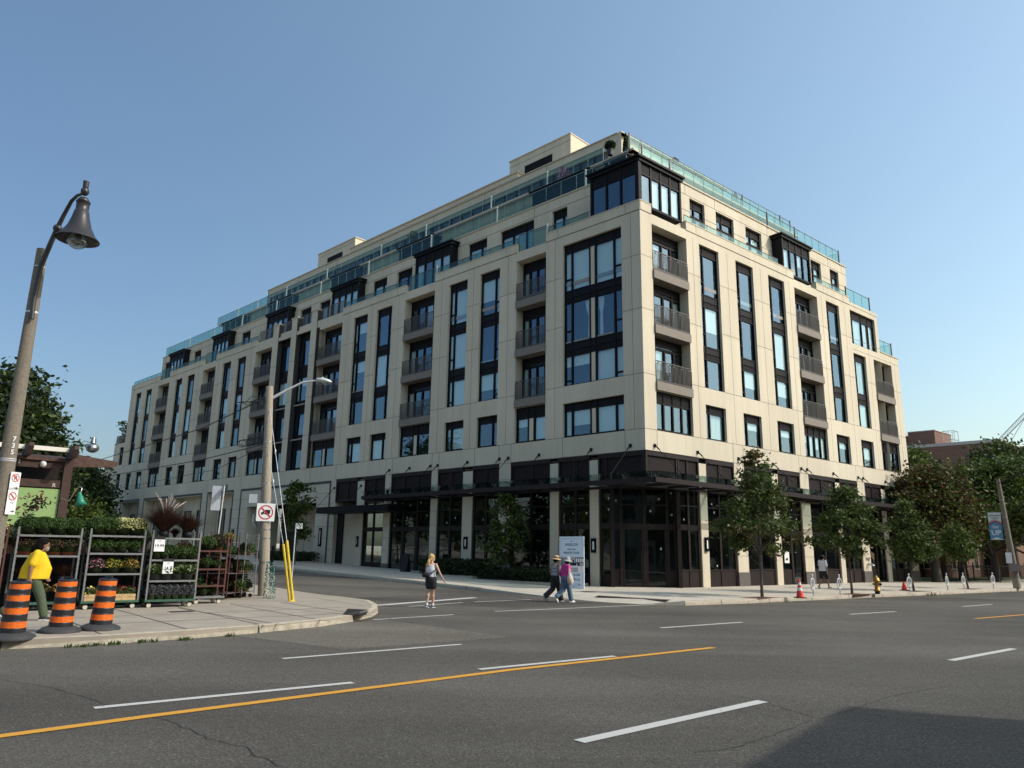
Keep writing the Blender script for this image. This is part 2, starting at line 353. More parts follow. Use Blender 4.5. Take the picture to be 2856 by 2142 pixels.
# -- pavement on the camera's side
poly3 = [ORG + dB * -90 + nB * 21.2, ORG + dB * 90 + nB * 23.2, ORG + dB * 90 + nB * 60, ORG + dB * -90 + nB * 60]
slab('sidewalk', poly3, .15, ['sidewalk_concrete', 'crack'], 'concrete pavement on the near side of the main street', 'pavement')
def kerb(pts, label, h=.15, side=1, seed=1):
    rnd = random.Random(seed); P = []
    for a, b in zip(pts, pts[1:]):
        n = max(1, min(60, int((b - a).length / .9)))
        for i in range(n): P.append(a.lerp(b, i / n))
    P.append(pts[-1]); mb = MB(); N = len(P); prof = [(-.012, -.02), (.0, h * .55), (.025, h + .008), (.2, h + .006)]
    for i, p in enumerate(P):
        d = (P[min(i + 1, N - 1)] - P[max(i - 1, 0)]).normalized(); n = Vector((d.y, -d.x, 0)) * side
        j = rnd.uniform(-.012, .012)
        for k, (a, z) in enumerate(prof):
            q = p + n * -(a + (j if k in (1, 2) else 0)); mb.v.append((q.x, q.y, gz(q) + z + (rnd.uniform(-.008, .004) if k == 2 else 0)))
    for i in range(N - 1):
        for k in range(3):
            mb.f.append((4 * i + k, 4 * i + k + 1, 4 * i + 5 + k, 4 * i + 4 + k)); mb.m.append(0); mb.sm.append(True)
    for i in range(2, N - 1, 3):     # joints between kerb stones
        p = P[i]; d = (P[i + 1] - P[i - 1]).normalized(); n = Vector((d.y, -d.x, 0)) * side; g = gz(p)
        for (a0, z0), (a1, z1) in zip(prof, prof[1:]):
            q = [p - n * (a0 - .018) + ZV * (g + z0), p - n * (a1 - .018) + ZV * (g + z1 + .004)]
            mb.quad([q[0] - d * .012, q[1] - d * .012, q[1] + d * .012, q[0] + d * .012], 1)
    return tag(mb.build('kerb', ['kerb_concrete', 'crack']), label, 'kerb', kind='structure')
def chk(pts, inside):   # which side is the pavement on
    d = (pts[1] - pts[0]); n = Vector((d.y, -d.x, 0)); return -1 if n.dot(inside - pts[0]) > 0 else 1
kerb(kb[:5], 'pale concrete kerb along the side street pavement', side=chk(kb, ORG)); kerb(kb[9:], 'pale concrete kerb along the main street pavement before the shops', side=chk(kb[9:], ORG))
mb = MB()
for i_ in range(4, 9):
    a, b, c, d = kb[i_], kb[i_ + 1], kbi[i_ + 1], kbi[i_]; zz = lambda k: .155 if k in (4, 9) else .01
    mb.quad([a + ZV * zz(i_), b + ZV * zz(i_ + 1), c + ZV * .153, d + ZV * .153])
    mb.quad([a - ZV * .02, b - ZV * .02, b + ZV * zz(i_ + 1), a + ZV * zz(i_)])
tag(mb.build('kerb_ramp', 'sidewalk_new'), 'pale concrete kerb ramp at the building corner', 'kerb ramp', kind='structure')
kerb(kl, 'worn concrete kerb in front of the garden centre', side=chk(kl, ORG - dB * 40 - nB * 5), seed=5)
k3 = [poly3[0], poly3[1]]; kerb(k3, 'concrete kerb on the near side of the main street', side=chk(k3, poly3[2]))
def ribbon(mb, pts, wd, z, mi=0, taper=False):
    N = len(pts); base = len(mb.v)
    for i, p in enumerate(pts):
        d = (pts[min(i + 1, N - 1)] - pts[max(i - 1, 0)]); d = Vector((d.x, d.y, 0)).normalized(); n = Vector((-d.y, d.x, 0)) * wd / 2
        if taper and i in (0, N - 1): n *= .1
        for s in (-1, 1): q = p + n * s; mb.v.append((q.x, q.y, gz(q) + z))
    for i in range(N - 1): mb.f.append((base + 2 * i, base + 2 * i + 2, base + 2 * i + 3, base + 2 * i + 1)); mb.m.append(mi); mb.sm.append(False)
mb = MB()
WL = [((262, 1976), (984, 1905), .13), ((1337, 1868), (1715, 1831), .13), ((788, 1838), (1286, 1798), .12), ((1843, 1752), (2070, 1736), .13), ((2370, 1714), (2498, 1706), .13),
      ((2685, 1692), (2767, 1686), .13), ((1615, 2070), (2127, 1957), .15), ((2652, 1843), (2828, 1810), .14), ((1040, 1690), (1325, 1667), .34), ((1040, 1729), (1265, 1715), .11),
      ((1380, 1706), (1845, 1686), .12), ((1140, 1692), (1290, 1681), .10), ((1323, 1679), (1480, 1673), .12), ((1560, 1672), (1690, 1671), .12), ((1560, 1666), (1240, 1642), .10)]
for a, b, wd in WL: ribbon(mb, [G(*a, 0), G(*b, 0)], wd, .008)
# broken centre lines far down the main street
for s in (14, 26, 38): ribbon(mb, [ORG + dB * s + nB * (12.4 + .03 * (s - 6)), ORG + dB * (s + 3) + nB * (12.5 + .03 * (s - 6))], .13, .008)
for s in (2.5, 14.5, 26): ribbon(mb, [ORG + dB * s + nB * 18.2, ORG + dB * (s + 3) + nB * 18.3], .14, .008)
tag(mb.build('lane_marking', 'paint_white'), 'white painted lane dashes, stop bar and crossing lines', 'road marking', kind='structure')
mb = MB(); yd = (G(430, 1997, 0) - G(0, 2055, 0)).normalized()
ribbon(mb, [G(0, 2055, 0) - yd * 30, G(0, 2055, 0), G(430, 1997, 0), G(1428, 1869, 0), G(1990, 1807, 0)], .15, .008)
ribbon(mb, [G(2720, 1726, 0), G(2856, 1715, 0), G(2856, 1715, 0) + dmain * 60], .14, .008)
tag(mb.build('lane_marking', 'paint_yellow'), 'yellow painted centre line of the main street', 'road marking', kind='structure')
mb = MB(); mb.quad([G(*p, 0) + ZV * .004 for p in ((640, 1772), (1062, 1728), (1432, 1777), (960, 1812))])
tag(mb.build('road_patch', 'asphalt_light'), 'paler asphalt patch beside the kerb corner', 'road patch', kind='structure')
mb = MB(); mb.quad([isA(3.6, 6.9) + ZV * .004, isA(3.6, 14.0) + ZV * .004, isA(-3.4, 12.5) + ZV * .004, isA(-3.2, 8.3) + ZV * .004])
tag(mb.build('road_patch', 'asphalt_dark'), 'darker asphalt patch across the mouth of the side street', 'road patch', kind='structure')
mb = MB(); rnd = random.Random(3)
CR = [[(0, 1895), (150, 1920), (230, 1945), (310, 1968)], [(420, 1990), (440, 2003), (520, 2035), (600, 2068), (690, 2085), (710, 2110), (800, 2142)], [(1900, 1903), (1980, 1925), (2120, 1955), (2280, 2005)],
      [(2270, 2008), (2200, 2035), (2050, 2085), (1900, 2105)], [(2380, 1986), (2520, 2010), (2700, 2040), (2856, 2065)], [(2280, 2008), (2500, 1940), (2650, 1912)], [(1700, 1780), (2000, 1790), (2400, 1815), (2856, 1868)],
      [(1560, 1850), (1700, 1872), (1950, 1925)], [(700, 1905), (860, 1912), (960, 1935)], [(1350, 1720), (1800, 1735), (2200, 1742)], [(980, 1725), (1200, 1745), (1420, 1778)], [(2460, 1905), (2570, 1923)], [(1290, 1806), (1500, 1840)]]
for c in CR:
    P = [G(*p, 0) for p in c]; Q = []
    for a, b in zip(P, P[1:]):
        n = max(3, int((b - a).length / .12))
        for i in range(n): Q.append(a.lerp(b, i / n) + Vector((rnd.uniform(-1, 1), rnd.uniform(-1, 1), 0)) * .028)
    Q.append(P[-1]); ribbon(mb, Q, .009, .005, taper=True)
tag(mb.build('road_crack', 'crack'), 'thin dark cracks running over the asphalt', 'cracks', kind='structure')
# drain grates
def grate(pts, label, nb=9):
    mb = MB(); P = [G(*p, .15) for p in pts]
    for P_ in P: P_.z += gz(P_)
    mb.quad([p + ZV * .005 for p in P], 0)
    for i in range(nb):
        t0 = (i + .25) / nb; t1 = (i + .6) / nb
        mb.quad([P[0].lerp(P[1], t0) + ZV * .012, P[0].lerp(P[1], t1) + ZV * .012, P[3].lerp(P[2], t1) + ZV * .012, P[3].lerp(P[2], t0) + ZV * .012], 1)
    return tag(mb.build('drain_grate', ['crack', 'iron'], loc=P[0]), label, 'drain grate')
grate([(955, 1716), (970, 1698), (1030, 1701), (1020, 1716)], 'dark slotted drain grate set in the kerb corner by the garden centre')
mat('rust_plate', (.15, .085, .06), .8, noise=.3, nscale=20)
mb = MB(); PL = [G(*p) for p in ((1662, 1663), (1668, 1661), (1872, 1673), (1862, 1675.5))]; mb.quad([p + ZV * .006 for p in PL])
for i in range(30): t0, t1 = (i + .2) / 30, (i + .6) / 30; mb.quad([PL[0].lerp(PL[3], t0) + ZV * .012, PL[0].lerp(PL[3], t1) + ZV * .012, PL[1].lerp(PL[2], t1) + ZV * .012, PL[1].lerp(PL[2], t0) + ZV * .012], 1)
tag(mb.build('tactile_plate', ['rust_plate', 'iron'], loc=PL[0]), 'long rusty tactile plate on the corner of the building pavement', 'tactile plate')
mb = MB(); mb.lathe([(.36, .16), (.33, .165), (.001, .166)], (0, 0, 0), 20); tag(mb.build('manhole_cover', 'iron'), 'round iron cover in the pavement below the sales board', 'manhole cover').location = G(1642, 1651, .15) - ZV * .15
def plate(c, sx, sy, label):
    mb = MB(); mb.box(lambda x, y, z: dB * x + nB * y + ZV * z, -sx, sx, -sy, sy, .0, .006); o = mb.build('utility_cover', 'iron'); o.location = c; return tag(o, label, 'utility cover')
plate(G(505, 1706), .28, .2, 'square utility cover in the pavement before the racks')
mb = MB()
for p, r in (((2126, 1665), .55), ((2377, 1656), .6), ((2549, 1648), .6), ((2701, 1642), .55)): pass
# ================================================================== APARTMENT BUILDING
BLD = thing('apartment_building', 'long seven storey beige apartment building with dark window frames on the street corner', 'apartment building', ORG)
SK = math.sin(R_(96.1478)); CK = math.cos(R_(96.1478))
def sk(a, b, z): return dA * a + dB * b + ZV * z       # skew footprint coordinates
def cells(s0, s1, z0, z1, holes):
    xs = sorted({s0, s1} | {min(max(v, s0), s1) for h in holes for v in h[:2]}); zs = sorted({z0, z1} | {min(max(v, z0), z1) for h in holes for v in h[2:4]})
    for i in range(len(xs) - 1):
        for j in range(len(zs) - 1):
            cx, cz = (xs[i] + xs[i + 1]) / 2, (zs[j] + zs[j + 1]) / 2
            if xs[i + 1] - xs[i] < 1e-4 or zs[j + 1] - zs[j] < 1e-4: continue
            if not any(h[0] < cx < h[1] and h[2] < cz < h[3] for h in holes): yield xs[i], xs[i + 1], zs[j], zs[j + 1]
def wall(mb, F, s0, s1, z0, z1, holes=(), o=0., th=.25, mi=0, rmi=None):
    for a, b, c, d in cells(s0, s1, z0, z1, holes):
        mb.quad([F(a, o, c), F(b, o, c), F(b, o, d), F(a, o, d)], mi)
    for q in ([(s0, z0), (s0, z1)], [(s1, z0), (s1, z1)], [(s0, z1), (s1, z1)], [(s0, z0), (s1, z0)]):
        (a, c), (b, d) = q; mb.quad([F(a, o, c), F(b, o, d), F(b, o - th, d), F(a, o - th, c)], mi)
    for h in holes:
        a, b, c, d = h[:4]; dp = h[4] if len(h) > 4 else .22; r = mi if rmi is None else rmi
        for (p, q) in (((a, c), (a, d)), ((b, c), (b, d)), ((a, c), (b, c)), ((a, d), (b, d))):
            mb.quad([F(p[0], o, p[1]), F(q[0], o, q[1]), F(q[0], o - dp, q[1]), F(p[0], o - dp, p[1])], r)
def joint(mb, F, a, b, c, d, o=0., wd=.022):
    if abs(a - b) < 1e-6: mb.box(F, a - wd / 2, a + wd / 2, o - .01, o + .003, c, d)
    else: mb.box(F, a, b, o - .01, o + .003, c - wd / 2, c + wd / 2)
BR = random.Random(11)
def window(F, s0, s1, z0, z1, o, g0, g1, mull, name='window', strip=None, blind=None, tran=(), fm='dark_metal', lm='louvre', gm='glass_window', openp=None, bd=.07):
    """frame with mullions at mull, glass from g0 to g1, louvred header above g1, panel below g0"""
    fr = MB(); t = .055
    y0, y1 = o - .10, o + .0
    for a, b in ((s0, s0 + t), (s1 - t, s1)): fr.box(F, a, b, y0, y1, z0, z1)
    fr.box(F, s0 + t, s1 - t, y0, y1, z1 - .03, z1)
    fr.box(F, s0 + t, s1 - t, y0, y1, g1 - .01, g1 + .05); fr.box(F, s0 + t, s1 - t, y0, y1, g0 - .05, g0 + .01)
    if g0 - z0 > .12:
        fr.box(F, s0 + t, s1 - t, y0, y1 - .03, z0, g0 - .05)
        for m in mull: fr.box(F, m - .02, m + .02, y1 - .03, y1, z0, g0 - .05)
    for m in mull: fr.box(F, m - .045, m + .045, y0, y1 + .012, g0 + .01, g1 - .01)
    for (a, b, z) in tran: fr.box(F, a, b, y0, y1 + .006, z - .035, z + .035)
    w = fr.build(name, fm, BLD)
    if z1 - g1 > .12:
        lv = MB(); lv.box(F, s0 + t, s1 - t, y0, y1 - .04, g1 + .05, z1 - .03)
        for m in mull: lv.box(F, m - .02, m + .02, y1 - .04, y1, g1 + .05, z1 - .03)
        lv.build('louvre', lm, w)
    pn = MB(); eds = [s0 + t] + sorted(mull) + [s1 - t]
    for a, b in zip(eds, eds[1:]): e1, e2, e3 = [BR.uniform(-.012, .012) * (b - a) for _ in range(3)]; pn.quad([F(a, o - .06 + e1, g0), F(b, o - .06 + e2, g0), F(b, o - .06 + e3, g1), F(a, o - .06 + e1 + e3 - e2, g1)])
    pn.build('pane', gm, w)
    if strip:
        st = MB(); st.box(F, strip[0], strip[1], o - .05, o - .02, g0 + .01, g1 - .01); st.build('infill_panel', 'concrete_beige', w)
    if blind is None: blind = BR.random() < .6
    if blind:
        bl = MB(); edges = [s0 + t] + sorted(mull) + [s1 - t]
        for a, b in zip(edges, edges[1:]):
            if b - a < .25: continue
            fb = BR.choice([1, 1, 1, .95, .6, .35]) if blind is True else blind
            zz = g1 - (g1 - g0) * fb
            if BR.random() < .25 and fb == 1:      # gathered curtain with folds
                n = int((b - a) / .035); V = [F(a + (b - a) * i / n, o - .16 - .02 * math.sin(i * 1.9), z) for z in (g0, g1) for i in range(n + 1)]
                bl.add(V, [(i, i + 1, n + 2 + i, n + 1 + i) for i in range(n)])
            else: bl.box(F, a + .02, b - .02, o - .14, o - .13, zz, g1)
        if bl.v: bl.build('blind', 'blind_white', w)
    if openp:   # a tilted open vent
        a, b, c, d = openp; m = MB(); m.tube([F(a, o, d), F(a, o + .25, c), F(b, o + .25, c), F(b, o, d)], .025, 4)
        m.quad([F(a, o, d), F(a, o + .25, c), F(b, o + .25, c), F(b, o, d)]); m.build('open_vent', fm, w)
    return w
def balcony(F, s0, s1, zf, o=0., rec=.62, under=None):
    """slab edge, picket railing, and recessed door unit whose ceiling is at zf+2.5"""
    sb = MB(); sb.box(F, s0 + .004, s1 - .004, o - rec, o + .10, zf - .45, zf)
    b = sb.build('balcony', 'slab_taupe', BLD)
    rl = MB(); y = o + .03; z1 = zf + 1.08
    rl.box(F, s0 + .02, s1 - .02, y - .025, y + .025, z1 - .04, z1); rl.box(F, s0 + .02, s1 - .02, y - .02, y + .02, zf + .06, zf + .1)
    n = int((s1 - s0 - .04) / .105)
    for i in range(n + 1):
        x = s0 + .03 + (s1 - s0 - .06) * i / n; top = z1 - (.04 if i % 3 else .14)
        rl.box(F, x - .013, x + .013, y - .013, y + .013, zf + .0, top)
        if i % 6 == 0 and i < n: rl.box(F, x, x + (s1 - s0 - .06) * 3 / n, y - .012, y + .012, z1 - .15, z1 - .125)
    rl.build('railing', 'railing_metal', b)
def balcony_door(F, s0, s1, zf, zc, o=-.62):
    w_ = s1 - s0; g1 = zc - .42; tr = zf + 1.95
    fr = MB(); y0, y1 = o - .02, o + .06
    for a in (s0, s1 - .07): fr.box(F, a, a + .07, y0, y1, zf, zc)
    fr.box(F, s0 + .07, s1 - .07, y0, y1, g1 - .03, g1 + .05); fr.box(F, s0 + .07, s1 - .07, y0, y1, tr - .07, tr + .07); fr.box(F, s0 + .07, s1 - .07, y0, y1, zf, zf + .1)
    for k in (.2, .78): fr.box(F, s0 + w_ * k - .05, s0 + w_ * k + .05, y0, y1 + .01, tr + .07, g1 - .03)
    for k in (.22, .5, .76): fr.box(F, s0 + w_ * k - .055, s0 + w_ * k + .055, y0, y1 + .015, zf + .1, tr - .07)
    d = fr.build('balcony_door', 'dark_metal', BLD)
    lv = MB(); lv.box(F, s0 + .07, s1 - .07, y0, y1 - .03, g1 + .05, zc); lv.build('louvre', 'louvre', d)
    pn = MB(); pn.quad([F(s0 + .07, o, zf + .1), F(s1 - .07, o, zf + .1), F(s1 - .07, o, g1), F(s0 + .07, o, g1)]); pn.build('pane', 'glass_window', d)
    bl = MB(); k = BR.choice([(0, .22), (.76, 1), (.22, .5), (0, .5), (.5, 1)]); bl.box(F, s0 + w_ * k[0] + .08, s0 + w_ * k[1] - .08, o - .1, o - .09, zf + .1, tr - .07); bl.build('blind', 'curtain_white', d)
# ---- main walls
WM = MB(); JT = MB(); RV = MB()
Z0, ZL, ZP, ZT, ZB = 6.65, 19.2, 19.70, 18.62, 10.47
A_ST = [(10.16, 11.90, 'l'), (13.05, 14.80, 'h'), (20.85, 22.66, 'l'), (23.77, 25.55, 'h'), (42.34, 44.0, 'l'), (45.24, 46.92, 'h'), (53.03, 54.75, 'l'), (55.96, 57.62, 'h'), (63.87, 65.55, 'l'), (66.88, 68.47, 'h')]
A_BC = [(6.44, 8.75), (16.25, 19.38), (48.43, 51.2), (59.24, 62.2)]
A_BCF = [(27.05, 30.25), (37.6, 40.6)]
def lowtop(bc, s0, s1):      # raised parapets between the balcony bays
    xs = [s0]
    for a, b in bc: xs += [a, b]
    xs.append(s1); return [(xs[i], xs[i + 1]) for i in range(0, len(xs), 2)]
hA = [(1.2, 5.19, ZB, ZT)] + [(a, b, ZB, ZT) for a, b, _ in A_ST] + [(a, b, 9.72, ZT, .62) for a, b in A_BC + A_BCF]
hA += [(a, b, 7.70, 9.53) for a, b, _ in A_ST] + [(a, b, 7.70, 9.7202) for a, b in A_BC + A_BCF] + [(1.2, 5.19, 7.70, 9.53)]
hA = [h for h in hA if not 30.2 < h[0] < 37.5]
fin = (30.25, 37.6, 7.70, 18.9, .45)
wall(WM, fA, 0.0, 70.02, Z0, ZL, hA + [fin], th=.4)
for i, (a, b) in enumerate(lowtop(A_BC[:2] + [(27.05, 40.6)] + A_BC[2:], 0, 70.02)):
    WM.box(fA, a, b, -.35, .025, ZL, ZP); WM.box(fA, a - .01, b + .01, -.37, .05, ZP, ZP + .05, 1)
    joint(JT, fA, a, b, 18.66 if 0 else 19.18, 0, .004, .03)
    for x in (a + .9, b - .9): joint(JT, fA, x, x, ZL, ZP, .025)
# wing that steps down at the far end of the side street
wall(WM, fA, 70.02, 73.15, Z0, 13.15, [(70.15, 71.5, 7.83, 9.6), (70.15, 71.5, 10.63, 12.69)], th=.4)
wall(WM, fA, 73.15, 75.95, Z0, 10.35, [(73.2 + .1, 74.5, 7.84, 9.62)], th=.4); wall(WM, fA, 75.95, 77.6, 5.0, 7.69, [], th=.4)
# joints on facade A
for z in (ZB, 13.85, 16.72):
    ss = [0] + [v for h in sorted(hA + [fin]) if h[2] <= z <= h[3] + .01 for v in h[:2]] + [70.02]
    ss = sorted(ss)
    for a, b in zip(ss[::2], ss[1::2]): joint(JT, fA, a, b, z, 0)
joint(JT, fA, 0, 77, 7.69, 0)
for x in (1.18, 5.21, 9.0, 9.95, 12.0, 15.2, 15.85, 19.9, 20.6, 26.6, 30, 36, 41, 47.6, 52, 58, 62.6, 69): joint(JT, fA, x, x, Z0, 7.69)
for x in (5.75, 9.45, 12.48, 15.5, 20.1, 23.2, 26.3, 41.5, 44.6, 47.7, 52.1, 55.3, 58.4, 63, 66.2, 69.3, .6): joint(JT, fA, x, x, 7.69, 19.2, 0, .018)
joint(JT, fA, 0, 26.6, 6.62, 0, 0, .02)
# facade B
B_ST = [(5.02, 6.86), (8.55, 10.38), (12.06, 13.92), (19.2, 21.0)]
B_BC = [(.92, 3.87), (15.12, 18.02)]
hB = [(a, b, ZB, 18.72) for a, b in B_ST] + [(a, b, 9.72, 18.66, .62) for a, b in B_BC] + [(22.6, 24.43, ZB, 15.68), (25.66, 28.55, 9.80, 15.75, .62)]
hB += [(a, b, 7.70, 9.56) for a, b in B_ST + [(22.6, 24.43)]] + [(a, b, 7.70, 9.7202) for a, b in B_BC] + [(25.66, 28.55, 7.72, 9.8002)]
wall(WM, fB, 0.0, 26.86, Z0, ZL, hB[:6] + [(22.6, 26.4, 16.36, 18.85), (22.6, 24.43, ZB, 15.68), (25.66, 26.9, 9.80, 15.75, .62), (25.66, 26.9, 7.72, 9.8002)] + [h for h in hB[8:] if h[0] < 25], th=.4)
wall(WM, fB, 26.86, 29.85, Z0, 16.5, [(26.8, 28.55, 9.80, 15.75, .62), (26.8, 28.55, 7.72, 9.8002)], th=.4)
for a, b in ((0, .92), (3.87, 15.12), (18.02, 22.6)):
    WM.box(fB, a, b, -.35, .025, ZL, ZP); WM.box(fB, a - .01, b + .01, -.37, .05, ZP, ZP + .05, 1); joint(JT, fB, a, b, 19.18, 0, .004, .03)
    for x in (a + .9, b - .9): joint(JT, fB, x, x, ZL, ZP, .025)
WM.box(fB, 22.6, 26.88, -.35, .025, ZL, 19.42); WM.box(fB, 26.86, 29.87, -.35, .05, 16.5, 16.56, 1)
for z in (ZB, 13.85, 16.72):
    ss = sorted([0] + [v for h in hB if h[2] <= z <= h[3] + .01 for v in h[:2]] + [26.8 if z > 16 else 29.85])
    for a, b in zip(ss[::2], ss[1::2]): joint(JT, fB, a, b, z, 0)
joint(JT, fB, 0, 29.85, 7.69, 0); joint(JT, fB, 0, 29.85, 6.64, 0, 0, .02); joint(JT, fB, 22.6, 29.8, 15.95, 0, 0)
for x in (7.35, 8.3, 14.2, 15.2, 21.45, 22.5, 28.75): joint(JT, fB, x, x, Z0, 7.69)
for x in (4.45, 7.7, 11.2, 14.5, 18.6, 21.8, 25.0, 29.1): joint(JT, fB, x, x, 7.69, 18.9 if x < 26 else 16, 0, .018)
joint(JT, fB, .9, .9, Z0, 7.69)
# end wall away from the street and back walls
def solid(mb, a0, a1, b0, b1, z0, z1, mi=0): mb.prism([(a0, b0), (a1, b0), (a1, b1), (a0, b1)], z0, z1, mi, F=sk)
EW = MB(); SK1 = 29.85 * SK
EW.quad([sk(0, 29.85, 0) - nB * .0, sk(14, 29.85, 0), sk(14, 29.85, 19.2), sk(0, 29.85, 19.2)]) if 0 else None
EW.box(lambda x, y, z: dB * (29.6 + x) + dA * y + ZV * z, 0, .24, .3, 16, .1, 16.5); EW.box(lambda x, y, z: dB * (26.6 + x) + dA * y + ZV * z, 0, .24, .3, 16, 16.5, 19.2)
EW.build('end_wall', 'concrete_beige', BLD)
# fins, recessed tall windows between them
FN = MB()
for a, b in ((30.65, 31.5), (33.73, 34.57), (36.68, 37.6)):
    FN.box(fA, a, b, -.45, .05, Z0 + 1.04, 20.38); FN.box(fA, a - .07, b + .07, -.5, .10, 20.38, 20.48, 1)
    for x0 in (a - .006, b): FN.box(fA, x0, x0 + .006, -.44, .04, Z0 + 1.06, 20.36, 2)
    for z in (10.3, 13.3, 16.7): FN.box(fA, a, b, .04, .053, z - .011, z + .011, 3)
FN.box(fA, 31.51, 33.72, -.44, -.16, 18.9, 19.6, 0); FN.box(fA, 34.58, 36.67, -.44, -.16, 18.9, 19.6, 0); FN.box(fA, 27.05, 30.6, -.3, .0, 19.2, 19.45, 0); FN.box(fA, 37.62, 40.6, -.3, .0, 19.2, 19.45, 0)
FN.build('facade_fin', ['concrete_beige', 'coping', 'reveal_dark', 'joint'], BLD)
WM.build('facade_wall', ['concrete_beige', 'coping'], BLD)
JT.build('panel_joint', 'joint', BLD)
# ---- windows of facade A
def stack(F, s0, s1, side, top=18.62, floors=3, name='bay_window'):
    n = .47; m = s0 + n if side == 'l' else s1 - n; nz = (s0, m) if side == 'l' else (m, s1)
    rows_ = [(10.47, 12.50, 10.53, 12.12), (12.50, 15.5, 12.88, 15.15), (15.5, top, 15.88, top - .52)]
    if floors == 2: rows_ = [(10.47, 12.50, 10.53, 12.12), (12.50, 15.68, 12.88, 15.2)]
    for z0, z1, g0, g1 in rows_:
        window(F, s0 + .01, s1 - .01, z0, z1, -.14, g0, g1, [m], name, tran=[(nz[0] + .05, nz[1] - .05, g0 + (g1 - g0) * (.3 if g0 > 11 else .17))])
for i, (a, b, sd_) in enumerate(A_ST):
    stack(fA, a, b, sd_)
    m = a + .5 if sd_ == 'l' else b - .5
    window(fA, a + .01, b - .01, 7.71, 9.52, -.14, 7.78, 9.1, [m])
for z0, z1, g0, g1 in [(10.47, 12.50, 10.53, 12.12), (12.50, 15.5, 12.88, 15.15), (15.5, 18.61, 15.88, 18.1), (7.71, 9.52, 7.78, 9.1)]:
    window(fA, 1.21, 5.18, z0, z1, -.14, g0, g1, [1.78, 3.02, 3.40, 4.65], 'corner_window', strip=(3.07, 3.35), blind=(True if g0 != 12.88 else False),
           tran=[(1.26, 1.73, g0 + (g1 - g0) * (.3 if g0 > 11 else .15)), (4.70, 5.12, g0 + (g1 - g0) * (.3 if g0 > 11 else .15))] if g0 > 10 else [])
cu = MB()      # tied back curtains in the tall corner room
for s0_, s1_, tie in ((3.46, 3.85, 3.47), (2.55, 2.96, 2.75)):
    n = 14
    for k in range(8):
        pass
    rowsz = [(12.9, .55), (13.9, .45), (14.2, .4), (14.6, .75), (15.14, 1.0)]; V = []
    for z, wf in rowsz:
        for i in range(n + 1): V.append(fA(tie + (s0_ + (s1_ - s0_) * i / n - tie) * wf, -.3 - .02 * math.sin(i * 2), z))
    cu.add(V, [(r * (n + 1) + i, r * (n + 1) + i + 1, (r + 1) * (n + 1) + i + 1, (r + 1) * (n + 1) + i) for r in range(4) for i in range(n)])
cu.build('curtain', 'curtain_white', BLD)
for a, b in A_BC + A_BCF:
    for zf in (10.18, 13.15, 16.10): balcony(fA, a, b, zf); balcony_door(fA, a + .02, b - .02, zf, zf + (2.52 if zf < 16 else 2.5))
    w3 = (b - a) / 2
    window(fA, a + .01, b - .01, 7.71, 9.71, -.14, 7.78, 9.05, [a + w3 - .22, a + w3 + .22], strip=(a + w3 - .17, a + w3 + .17))
for s0, s1, sd_ in ((31.52, 33.71, 'h'), (34.59, 36.66, 'l')):
    m = s1 - .6 if sd_ == 'h' else s0 + .6
    for z0, z1, g0, g1 in [(7.7, 10.1, 7.9, 9.3), (10.1, 13.0, 10.5, 12.2), (13.0, 15.9, 13.3, 15.2), (15.9, 18.9, 16.2, 18.3)]:
        window(fA, s0, s1, z0, z1, -.36, g0, g1, [m], 'bay_window')
for s0, s1, z0, z1 in ((70.16, 71.49, 7.84, 9.59), (70.16, 71.49, 10.64, 12.68), (73.31, 74.49, 7.85, 9.61)): window(fA, s0, s1, z0, z1, -.14, z0 + .07, z1 - .4, [(s0 + s1) / 2 + .1])
# ---- windows of facade B
for a, b in B_ST:
    stack(fB, a, b, 'l', 18.71)
    window(fB, a + .01, b - .01, 7.71, 9.55, -.14, 7.78, 9.1, [a + .5], blind=.3 if a > 8 else True)
stack(fB, 22.6, 24.43, 'l', floors=2); window(fB, 22.61, 24.42, 7.71, 9.55, -.14, 7.78, 9.1, [23.1])
window(fB, 22.61, 26.39, 16.37, 18.84, -.14, 16.45, 18.3, [23.1, 24.5, 25.5], 'corner_window', tran=[(22.66, 23.05, 17.0)])
for a, b, fl in ((.92, 3.87, (10.18, 13.15, 16.10)), (15.12, 18.02, (10.18, 13.15, 16.10)), (25.66, 28.55, (10.27, 13.2))):
    for zf in fl: balcony(fB, a, b, zf); balcony_door(fB, a + .02, b - .02, zf, zf + 2.54)
    q = (b - a) / 4; window(fB, a + .01, b - .01, 7.73, 9.70, -.14, 7.80, 9.1, [a + q, a + 2 * q, a + 3 * q])
# ---- dark rooms behind the glass
RM = MB()
RM.box(fA, .6, 69.5, -1.25, -1.2, 6.7, 19.0); RM.box(fB, .6, 29.5, -1.25, -1.2, 6.7, 19.0)
for z in (10.0, 12.95, 15.95, 18.9): RM.box(fA, 1.25, 69.5, -1.19, -.42, z - .1, z); RM.box(fB, 1.25, 29.5 if z < 16.5 else 26.6, -1.19, -.42, z - .1, z)
for x in np.arange(3.2, 69, 4.1): RM.box(fA, x, x + .05, -1.19, -.95, 6.7, 18.8)
RM.build('interior_backing', 'room_dark', BLD)
